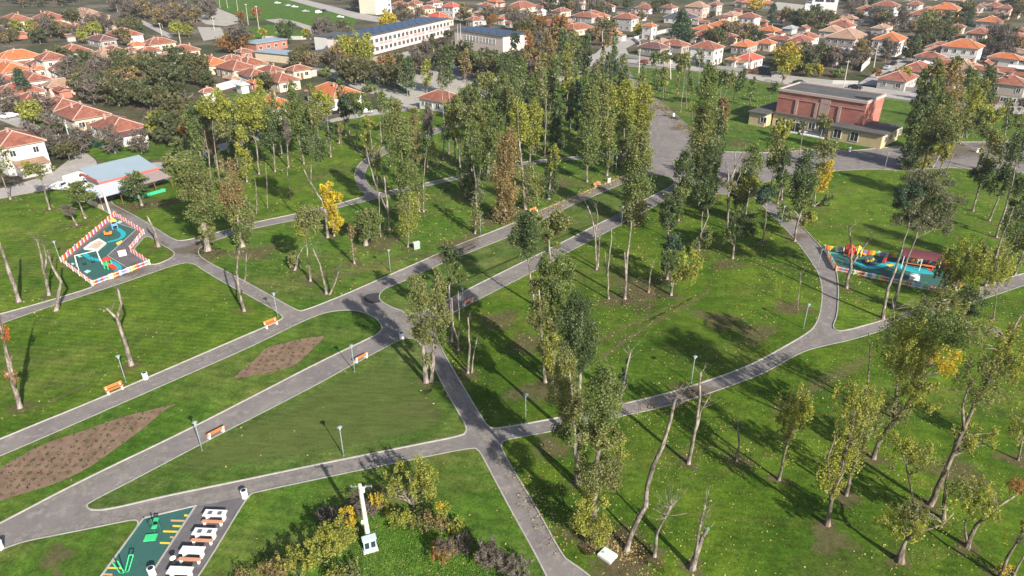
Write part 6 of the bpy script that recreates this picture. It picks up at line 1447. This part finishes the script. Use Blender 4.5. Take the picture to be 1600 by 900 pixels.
for (x, y, cn, c, van, an, lab) in ((1336, 139, "black", (0.015, 0.016, 0.02), 0, AS, "black car driving on the main street above the hall"), (1007, 99, "red", (0.30, 0.02, 0.03), 0, AS, "dark red car at the left end of the main street"),
        (1249, 132, "dark_green", (0.03, 0.06, 0.05), 0, AS, "dark car seen just above the hall's roof"), (1216, 118, "silver", (0.36, 0.36, 0.38), 0, AS, "silver car parked under the tall yellow tree by the main street"),
        (1195, 113, "navy", (0.02, 0.035, 0.06), 1, AS, "dark blue van parked at the garden wall by the main street"), (93, 296, "white", (0.68, 0.68, 0.68), 0, AL_+1.9, "white car parked nose-in on the grass by the left street"),
        (122, 285, "white", (0.68, 0.68, 0.68), 1, AL_, "long white van behind the olive crown on the left street"), (141, 290, "white", (0.68, 0.68, 0.68), 0, AL_+0.3, "white car half hidden beside the cafe terrace"),
        (120, 233, "maroon", (0.10, 0.02, 0.03), 0, AL_+0.9, "maroon car parked at the garden edge near the three poles"), (17, 184, "white", (0.68, 0.68, 0.68), 0, AL_, "white car in the garden of the big house at the left edge"),
        (523, 177, "black", (0.015, 0.016, 0.02), 0, 0.4, "black car parked beside the white orange-roofed house"), (1385, 108, "silver", (0.36, 0.36, 0.38), 0, 0.9, "silver car in the side street between the houses"), (1396, 101, "black", (0.015, 0.016, 0.02), 0, 0.9, "dark car behind the silver one in the side street"),
        (434, 6, "white", (0.68, 0.68, 0.68), 0, -0.3, "leftmost white car on the sports field"), (450, 10, "silver", (0.36, 0.36, 0.38), 0, 1.0, "silver car, second from the left on the sports field"), (461, 12, "white", (0.68, 0.68, 0.68), 0, -0.3, "white car in the middle of the field row"),
        (478, 19, "silver", (0.36, 0.36, 0.38), 0, -0.2, "silver car left of the white van on the sports field"), (498, 21, "white", (0.68, 0.68, 0.68), 1, 1.2, "white van on the sports field"), (507, 18, "navy", (0.02, 0.035, 0.06), 0, -0.5, "dark car right of the white van on the sports field"),
        (532, 28, "white", (0.68, 0.68, 0.68), 0, -0.5, "white car alone beside the far road"), (743, 108, "white", (0.68, 0.68, 0.68), 1, 0.8, "white van in the school yard right of the yard trees"), (1407, 80, "white", (0.68, 0.68, 0.68), 0, 0.7, "white car in a yard beside the tall cream house"),
        (570, 177, "silver", (0.36, 0.36, 0.38), 0, 0.4, "silver car on the street right of the white orange-roofed house"), (1041, 86, "white", (0.68, 0.68, 0.68), 0, AS, "white car beside the stone house with a terracotta roof")):
    P = G(x, y, 0.06); key = (cn, van)
    if key not in protos:
        o = make_car(cn, c, bool(van)); protos[key] = o; THINGS[-1] = (o, lab, None); o.location = P; o.rotation_euler[2] = an; o['group'] = "cars"
    else: copy_thing(protos[key], P, an, label=lab, group="cars")
# ---------------------------------------------------------------- garden walls and screens of the town
for (s_, mt, h, lab) in (("968,88 1015,96 1050,100", 'w', 1.4, "low white garden wall along the left end of the main street"), ("1060,96 1112,107 1165,113", 'g', 1.3, "grey fence wall before the white two-storey house"), ("1166,114 1185,116", 'b', 1.3, "red-brown fence before the red-roofed house"),
        ("1205,121 1300,131 1340,132", 'g', 1.2, "dark garden wall under the golden trees on the main street"), ("1372,136 1440,146", 'g', 1.4, "grey wall before the dark-walled terracotta house"), ("1535,157 1600,166 1640,171", 's', 1.5, "stone wall before the house at the right edge"),
        ("340,143 378,132 398,140", 'w', 2.2, "long white yard wall left of the orange-roofed corner house"), ("146,213 170,217 190,211", 'w', 1.1, "low white balustrade before the white house with a left porch"), ("60,180 90,190 105,200", 'w', 0.9, "low pale kerb wall of the left garden"),
        ("1345,112 1358,99", 'w', 2.4, "bright white wall at the side street corner"), ("1000,70 990,62 1040,50", 'w', 1.2, "white wall along the upper branch street"), ("410,62 470,62 515,60", 'g', 1.6, "long concrete wall behind the brick workshop"), ("640,92 700,88 730,90", 'w', 0.5, "low white garden edge before the school")):
    P = wpoly(s_); c = P[0]; root = thing("garden_wall", "wall", (c.x, c.y, 0), 0, lab)
    m = MB()
    for i in range(len(P)-1):
        a, b = P[i]-c, P[i+1]-c; d = b-a; q = (a+b)/2; m.box((q.x, q.y, h/2), (d.length, 0.22, h), math.atan2(d.y, d.x))
    m.build('wall', WALL[mt], root)
for (s_, lab) in (("98,203 127,222 185,240", "green netting fence along the garden by the street bend"), ("540,108 560,122 620,138 640,150", "green wire fence of the school yard")):
    P = wpoly(s_); c = P[0]; root = thing("garden_fence", "fence", (c.x, c.y, 0), 0, lab); m = MB()
    for i in range(len(P)-1):
        a, b = P[i]-c, P[i+1]-c; d = b-a; q = (a+b)/2; m.box((q.x, q.y, 0.85), (d.length, 0.06, 1.5), math.atan2(d.y, d.x))
    m.build('netting', plain("green_netting", (0.035, 0.15, 0.095), 0.8, 0.2), root)
# ---------------------------------------------------------------- garden trees of the town
def proto_tree(name, look, shape, code, seed, trunkh, r, cat='tree'):
    rs = np.random.RandomState(seed); root = thing(name, cat, (0, 0, -500), 0, None, look)
    mb = MB(); Rx, Rz = shape
    mb.tube([(0, 0, -0.1), (rs.uniform(-.1, .1), 0, trunkh*0.6), (rs.uniform(-.2, .2), 0, trunkh+Rz*0.9)], [r*1.3, r, r*0.4], 6)
    ch = []; codes = []
    for cd, f, off, dn in code:
        if cd not in codes: codes.append(cd)
        C, tint, cl = blob_leaves(rs, (off[0]*Rx, off[1]*Rx, trunkh+Rz*(0.9+off[2])), (Rx*f, Rx*f, Rz*f), 0.5, dn*2.6 if cd != 'k' else dn*1.8, Rz > 1.7*Rx)
        k = C[:, 2] > 0.3; ch.append((C[k], 0.55 if cd != 'k' else 0.6, tint[k], codes.index(cd), 1.0 if cd != 'k' else 2.4, rs))
        for q in cl[::3]:
            mb.tube([(0, 0, max(0.5, q[2]*0.55)), tuple(q)], [r*0.35, r*0.12], 4, cap=False)
    mb.build('trunk', M_BARKD if 'k' not in codes else M_BARK, root); leaf_mesh('crown', ch, [LEAF[c] for c in codes], root)
    return root
PT = {}
def P_(k, *a): PT[k] = proto_tree(*a)
P_('d', 'garden_tree', "round dark green tree", (2.9, 2.5), [('n', 1, (0, 0, 0), 6.5)], 501, 1.2, .16)
P_('D', 'garden_tree', "dark olive-patched tree", (3.3, 2.4), [('n', .85, (-.2, 0, 0), 6), ('m', .6, (.45, -.1, .1), 5)], 502, 1.0, .18)
P_('o', 'garden_tree', "dull olive tree", (3.0, 2.5), [('m', 1, (0, 0, 0), 5)], 503, 1.2, .16)
P_('b', 'garden_tree', "brownish fading tree", (3.0, 2.4), [('b', .9, (0, 0, 0), 4.5), ('k', .8, (.2, 0, .1), 3)], 504, 1.2, .16)
P_('k', 'bare_garden_tree', "grey leafless tree", (3.2, 2.9), [('k', 1, (0, 0, 0), 4.0)], 505, 1.3, .17)
P_('K', 'bare_garden_tree', "purplish bare tree", (3.0, 2.6), [('k', 1, (0, 0, 0), 4.0), ('n', .5, (-.3, 0, -.3), 3)], 506, 1.2, .16)
P_('y', 'garden_tree', "yellow-green autumn tree", (2.6, 2.7), [('y', 1, (0, 0, 0), 5)], 507, 1.2, .15)
P_('Y', 'garden_tree', "golden yellow tree", (2.5, 2.8), [('Y', .8, (0, 0, .1), 4), ('y', .9, (0, 0, -.15), 3)], 508, 1.2, .15)
P_('r', 'garden_tree', "russet-brown tree", (2.9, 2.6), [('r', .9, (0, 0, .1), 4), ('b', .8, (.1, 0, -.2), 3)], 509, 1.4, .16)
P_('c', 'conifer_tree', "dark blue-green conical conifer", (2.6, 5.5), [('t', 1, (0, 0, 0), 7)], 510, 0.4, .2)
P_('p', 'garden_tree', "slim dark upright tree", (1.5, 3.6), [('n', 1, (0, 0, 0), 6)], 511, 0.8, .14)
P_('u', 'garden_bush', "low green garden bush", (1.7, 1.0), [('g', 1, (0, 0, 0), 6)], 512, 0.2, .08)
used = set(); rg2 = random.Random(9)
def put(k, x, y, sc_=1.0, look=None, label=None, place=None):
    """x, y: picture position of the foot"""
    P = G(x, y, 0.0); src = PT[k]
    if k not in used:
        used.add(k); o = src; o.location = P; o.scale = (sc_,)*3; o.rotation_euler[2] = rg2.uniform(0, 6.28); o['group'] = "garden trees of the town"
        for i, th in enumerate(THINGS):
            if th[0] is o: THINGS[i] = (o, label, look or th[2])
    else:
        lk = look
        if lk is None:
            for th in THINGS:
                if th[0] is src: lk = PL[k]
        o = copy_thing(src, P, rg2.uniform(0, 6.28), sc_, label=label, look=lk, group="garden trees of the town")
    o['_px'] = x; o['_py'] = y-5
    if place: o['_place'] = place
    HOUSES.append((P.x, P.y, 1.3*sc_)); return o
PL = {k: [t[2] for t in THINGS if t[0] is PT[k]][0] for k in PT}
# hand-placed, the ones that stand out
for a in ((1205, 36, 'c', 0.9, "dark narrow conifer left of the white modern building"), (43, 160, 'c', 0.85, "dark green conical tree between the cream houses at the left"),
          (1257, 106, 'c', 0.6, "small dark spruce behind the yellow bushes by the main street"), (1425, 86, 'c', 0.7, "dark conifer in the garden beside the two-storey cream house"), (1512, 40, 'c', 0.7, "dark conifer above the large orange-roofed house"),
          (480, 62, 'Y', 0.9, "orange-yellow tree right of the large dark field tree"), 
          (546, 116, 'r', 1.1, "dark russet tree at the foot of the golden willow"), (578, 128, 'k', 1.1, "grey bare tree left of the copper-brown yard tree"),
          (222, 22, 'y', 1.0, "bright yellow tree on the edge of the grey grove"), (279, 58, 'y', 1.3, "wide yellow-green tree at the grove's lower end"), (296, 58, 'y', 1.0, "yellow-green tree touching the wide one at the grove's end"), 
          (378, 36, 'r', 1.1, "orange-brown tree between two floodlight masts"), (402, 32, 'r', 1.2, "orange tree right of the floodlight masts"), (412, 62, 'Y', 0.9, "yellow tree above the blue-grey roofs"), (1220, 112, 'y', 1.1, "yellow-green tree at the foot of the tall golden one"),
          (1264, 120, 'y', 0.8, "small bright yellow-green tree by the main street"), (1277, 120, 'Y', 0.75, "small orange-yellow tree by the main street"), (1308, 121, 'u', 1.5, "bright green bush by the main street"), (1406, 135, 'y', 1.1, "bright yellow-green street tree before the dark-walled house"), (1368, 122, 'r', 0.6, "small russet bush at the side street's mouth"),
          (996, 58, 'Y', 1.1, "golden tree beside the white gabled house at the branch street"), (945, 72, 'o', 1.0, "olive-brown tree at the street crossing"), (1330, 108, 'k', 1.0, "grey bare tree before the beige block"),
          (1300, 106, 'k', 1.1, "bare twiggy tree left of the beige block"), (1382, 96, 'k', 1.35, "large dark bare tree right of the beige block"), (1573, 158, 'k', 1.1, "grey bare tree before the stone house at the right"), (54, 196, 'y', 1.15, "yellow-green tree in the left garden lawn"), (71, 190, 'K', 1.2, "dark bare tree right of the yellow-green garden tree"),
          (88, 212, 'K', 1.0, "round dark bare tree by the left garden lawn"), (188, 158, 'Y', 0.8, "golden small tree beside the dark orchard"), (62, 240, 'k', 1.1, "grey bare tree at the corner of the big house on the left"), (93, 245, 'k', 0.9, "bare tree beside the left street bend"), (110, 252, 'o', 0.8, "olive tree right at the street bend"),
          (60, 284, 'o', 0.01, None), (132, 240, 'K', 1.0, "dark round tree on the grass strip behind the cafe"), (180, 240, 'K', 1.0, "dark bare bush-like tree in the middle of the strip behind the cafe"), (222, 240, 'K', 0.9, "dark tree at the right of the strip behind the cafe"), (418, 142, 'D', 1.2, "big dark green tree before the terracotta house left of the school"),
          (476, 92, 'o', 1.0, "olive tree between the workshops and the pink annex"), (700, 62, 'D', 0.9, "dark tree at the right end of the long school"), (688, 84, 'd', 1.0, "dark green tree before the school's right end"), (676, 84, 'p', 1.0, "slim dark tree before the school"), (696, 86, 'k', 1.0, "white bare trunks before the gym's left corner"),
          (724, 30, 'c', 0.7, "dark conifer between houses behind the gym"), (850, 60, 'o', 0.9, "olive brown tree behind the grove top"), (10, 150, 'K', 1.0, "dark tree at the left picture edge below the cream house"), (20, 178, 'K', 1.1, "dark bushy tree beside the white car at left"), (1135, 60, 'u', 1.6, "dark green bush between the orange-roofed houses"),
          (1172, 76, 'D', 1.1, "dark evergreen tree above the red-roofed house"), (1160, 72, 'b', 1.1, "brown-green tree above the red-roofed house"), (1113, 28, 'd', 0.7, "round green tree below the pink house"), (1560, 42, 'd', 1.2, "round dark green tree right of the orange-roofed big house"), (1588, 30, 'o', 1.5, "large olive tree at the top right corner"),
          (1452, 40, 'o', 1.4, "hazy olive tree at the top right above the golden one"), (1595, 84, 'r', 1.2, "rusty dark tree at the right picture edge")):
    if a[3] < 0.1: continue
    put(a[2], a[0], a[1], a[3], label=a[4])
# scattered through gardens and orchards
for s_, nm in (("559,104 558,85 557,70;542,80,20,25,y,2.8|563,76,21,26,y,3.0|554,94,26,14,o,2.6|546,66,12,12,Y,1.4;weeping golden-green willow before the long school", 'willow_tree'), ("573,98 573,85 573,70;573,72,10,18,y,2.6|574,86,9,12,Y,1.2;slimmer golden willow touching the big one before the school", 'willow_tree'),
    ("606,48 606,40 606,30;607,31,17,13,Y,2.2|607,36,15,9,y,2.2;golden tree behind the long school beneath the pale apartment block", 'tree'), ("603,124 603,112 602,98;602,103,17,18,r,2.6|606,94,12,10,b,2.2;large copper-brown tree in the school yard", 'tree'),
    ("1066,66 1066,50 1066,22;1065,50,20,15,t,4.2|1065,38,15,14,d,4.2|1066,26,8,11,t,4.2;very large dark conifer in front of the slate-roofed house", 'conifer_tree'), ("1232,122 1231,100 1231,72;1231,86,19,26,Y,1.5|1230,95,20,22,y,2.2|1236,72,11,11,Y,1.6;tall pale golden tree beside the main street", 'tree'),
    ("447,69 447,58 446,36;447,48,15,18,d,3.8|438,44,8,12,o,2.4;large dark green tree beside the yellow-leaved one on the field's edge", 'tree'), ("368,84 368,72 367,52;366,62,26,17,r,2.0|372,50,20,12,k,2.0|356,70,14,9,r,1.8;broad orange-brown tree left of the blue-grey roofs", 'tree'),
    ("1447,62 1448,48 1449,20;1449,32,14,18,o,2.0|1446,48,11,12,y,2.2;tall yellow-green tree above the parked cars at the top right", 'tree'), ("1182,20 1182,10 1182,0;1182,4,12,11,Y,2.0|1182,10,11,7,b,2.0;large tan-gold tree at the top between houses", 'tree')):
    a, c_, l_ = s_.split(';'); o = tree(nm, l_, a, c_, 0.4, patch=0, bark=M_BARKD); THINGS[-1] = (o, l_, None); HOUSES.append((o.location.x, o.location.y, 2.5))
ZONES = [("2,0 130,0 120,10 60,12 0,12", 18, "ddoDb", "in the top-left woods"), ("0,44 120,40 170,50 160,72 60,72 0,68", 22, "kdobybo", "in the upper left gardens"),
         ("215,0 330,0 335,30 310,50 262,52 232,34 170,22", 35, "kkbKbK", "in the grey top-left grove"), ("95,88 140,92 190,112 250,100 330,108 345,128 330,150 262,160 250,175 200,172 140,150 100,128", 59, "dDdDoDobb", "in the left orchard"),
         ("125,110 160,112 180,165 150,168 108,140", 10, "KbK", "beside the left orchard"), ("190,200 300,196 300,220 210,222", 6, "bKoy", "in the vegetable garden"), ("180,46 230,50 225,76 170,74", 6, "boKd", "in the upper left yards"),
         ("440,96 555,110 640,146 600,152 500,118 430,110", 17, "bkoouob", "below the school yard"), ("485,64 560,48 600,52 540,76 500,76", 6, "koK", "left of the school"), ("520,0 700,0 690,30 640,45 560,18", 18, "dKbdok", "near the apartment block"),
         ("720,24 860,34 860,52 800,48 720,36", 17, "bbrKd", "behind the gym"), ("830,50 960,54 930,76 850,96 800,66", 12, "obKr", "above the poplar grove"), ("850,6 1010,16 1000,44 920,24 860,22", 14, "dbdKo", "at the top centre"), ("1010,0 1060,0 1050,20 1015,24", 5, "dpd", "left of the slate-roofed house"),
         ("1110,58 1200,56 1200,72 1120,76", 8, "bDob", "above the red roofs"), ("1200,30 1300,30 1310,48 1210,56", 16, "dbdou", "below the white modern building"), ("1310,24 1440,30 1450,60 1420,56 1340,34", 13, "dKbdk", "behind the beige block"), ("1400,66 1500,60 1470,76 1420,96", 12, "dDob", "left of the big orange-roofed house"),
         ("1450,26 1530,24 1520,44 1490,52 1450,56", 10, "Ddo", "in the upper right gardens"), ("1540,70 1600,74 1600,112 1560,100 1520,90", 12, "Ddbk", "right of the big orange-roofed house"), ("1540,0 1600,4 1600,40 1580,34", 6, "odr", "at the top right corner"), ("1300,-4 1440,0 1420,14 1330,16", 8, "dKd", "along the top right edge"),
         ("1340,108 1362,96 1372,70 1345,78 1310,100", 6, "kKb", "around the beige block"), ("700,112 860,104 850,128 720,136", 9, "ogb", "at the grove's upper edge"), ("600,104 700,96 720,110 640,128", 9, "odk", "in the school garden"), ("1212,98 1300,100 1300,116 1212,112", 8, "KdbK", "behind the main street's bushes"), ("255,216 320,206 322,222 262,236", 5, "dug", "on the hedge behind the cafe")]
LOOKV = {1.0: ""}
for s_, n, kinds, place in ZONES:
    P = pts(s_); xs = [p[0] for p in P]; ys = [p[1] for p in P]; made = 0; tries = 0
    while made < n and tries < n*30:
        tries += 1; x = rg2.uniform(min(xs), max(xs)); y = rg2.uniform(min(ys), max(ys))
        if not in_poly(P, x, y): continue
        q = G(x, y)
        if any((q.x-h[0])**2+(q.y-h[1])**2 < (h[2]*0.85+0.8)**2 for h in HOUSES): continue
        k = rg2.choice(kinds); k = 'd' if k == 'g' else k
        put(k, x, y, rg2.uniform(1.35, 2.0) if 'grove' in place else rg2.uniform(0.9, 1.6), place=place); made += 1
for k in PT:
    if k not in used:
        for ch in list(PT[k].children): bpy.data.objects.remove(ch)
        THINGS[:] = [t for t in THINGS if t[0] is not PT[k]]; bpy.data.objects.remove(PT[k])

# ---------------------------------------------------------------- labels: look + place, then rank along the picture
AREAS = [(20, 300, "near the left street"), (60, 300, "beside the left street"), (125, 325, "above the left playground"), (215, 315, "before the cafe"), (250, 370, "by the left path junction"), (40, 450, "left of the left playground"),
         (370, 480, "on the big left lawn"), (300, 260, "right of the cafe"), (345, 280, "right of the cafe"), (410, 250, "above the narrow path"), (420, 330, "above the narrow path"),
         (500, 220, "left of the winding path"), (490, 420, "below the narrow path"), (560, 380, "right of the yellow ginkgo"), (620, 350, "right of the yellow ginkgo"), (600, 250, "beside the winding path"), (680, 300, "where the narrow paths meet"), (740, 300, "left of the brown poplar"),
         (660, 230, "inside the winding path"), (720, 180, "before the old white house"), (790, 240, "behind the brown poplar"), (850, 240, "left of the promenade"), (930, 240, "beside the promenade"), (850, 130, "in the upper grove"), (930, 130, "near the promenade's far end"), (700, 120, "by the school yard"),
         (940, 420, "on the lawn below the lone poplar"), (735, 560, "right of the path to the crossing"), (860, 560, "in the leafy centre of the park"), (950, 740, "above the pale slab"), (1050, 420, "mid central lawn"), (1100, 380, "on the central lawn"), (1150, 330, "below the square"),
         (1220, 310, "near the curved path's start"), (1260, 350, "beside the curved path"), (1240, 240, "in front of the hall"), (1060, 150, "right of the promenade"), (1140, 150, "behind the square"), (1450, 220, "right of the hall"), (1540, 180, "by the street at the right"), (1560, 260, "at the right end of the square"),
         (1500, 430, "beyond the right playground"), (1580, 390, "on the right lawn"), (1350, 470, "before the right playground")]
def place_of(o):
    if o.get('_place'): return o['_place']
    x, y = o.get('_px'), o.get('_py')
    if x is None: x, y = proj(o.location)
    return min(AREAS, key=lambda a: (a[0]-x)**2+((a[1]-y)*1.6)**2)[2]
HA = [(60, 20, "at the top left corner"), (180, 40, "in the upper left row"), (60, 90, "in the middle left rows"), (180, 90, "in the row above the orchard"), (40, 140, "in the lower left rows"), (130, 170, "below the bare trees at left"), (260, 65, "below the grey grove"), (380, 100, "left of the school"), (520, 130, "on the street below the school"), (690, 150, "beside the poplar grove"),
      (690, 10, "behind the long school"), (760, 20, "behind the gym"), (840, 15, "right of the gym"), (870, 40, "above the poplar grove"), (920, 30, "at the top centre"), (1020, 40, "around the branch street"), (1100, 20, "at the top right of centre"), (1110, 75, "facing the main street"), (1150, 35, "above the main street gardens"), (1230, 60, "above the golden street trees"), (1290, 80, "above the golden street trees"), (1330, 40, "around the beige block"), (1390, 10, "at the top right"),
      (1480, 10, "near the top right corner"), (1560, 30, "near the top right corner"), (1440, 95, "along the side street"), (1510, 75, "around the big orange-roofed house"), (1580, 90, "at the right picture edge")]
ORD = ["leftmost", "second from the left", "third from the left", "fourth from the left", "fifth from the left", "sixth from the left", "seventh from the left", "eighth from the left", "ninth from the left", "tenth from the left"]
for i in range(11, 40): ORD.append("number %d from the left" % i)
cand = {}
for (o, lab, look) in THINGS:
    if lab: o['label'] = lab; continue
    pl = o.get('_place') or (min(HA, key=lambda a: (a[0]-o['_px'])**2+((a[1]-o['_py'])*2)**2)[2] if o.name.startswith(('house', 'shed')) else place_of(o))
    cand.setdefault((look, pl), []).append(o)
for (look, pl), L_ in cand.items():
    rows = {}
    L_.sort(key=lambda o: o.location.y)
    big = len(L_) > 4
    for i, o in enumerate(L_):
        sz = ''
        if big and 'garden' in o.name: sz = 'big ' if o.scale.x > 1.38 else ('small ' if o.scale.x < 1.1 else 'mid-sized ')
        rw = '' if not big else ((', back row' if i >= len(L_)*0.5 else ', front row'))
        rows.setdefault((sz, rw), []).append(o)
    for (sz, rw), R_ in rows.items():
      R_.sort(key=lambda o: proj(o.location)[0])
      for i, o in enumerate(R_):
        t = sz+"%s %s" % (look, pl)+rw
        if len(R_) > 1: t += ", " + ORD[i]
        if len(t.split()) > 16:
            for a, b in ((" in front of ", " before "), (" under an ", " with "), (" under a ", " with "), (" on a ", " on "), (" at the ", " at "), (" beside the ", " beside "), (" between the ", " between "), (" of the ", " of "),(" foliage down to a short pale trunk", " foliage"), ("with a ", "with "), (" of the ", " of "), (" with a haze of twigs", ""), ("tall columnar", "tall")):
                t = t.replace(a, b)
                if len(t.split()) <= 16: break
        o['label'] = t
for (o, lab, look) in THINGS:
    for k in ('_px', '_py', '_place'):
        if k in o: del o[k]
# ---------------------------------------------------------------- haze: one closed box of even air
def haze():
    m, t, out = new_mat("haze_air"); v = N(t, "ShaderNodeVolumePrincipled")
    v.inputs['Color'].default_value = (0.86, 0.90, 1.0, 1); v.inputs['Density'].default_value = 0.00014; v.inputs['Anisotropy'].default_value = 0.2
    t.links.new(v.outputs[0], out.inputs[1])
    mb = MB(); mb.box((0, 700, 24.5), (2400, 1560, 51)); o = mb.build("haze", m, kind='stuff'); return o
haze()
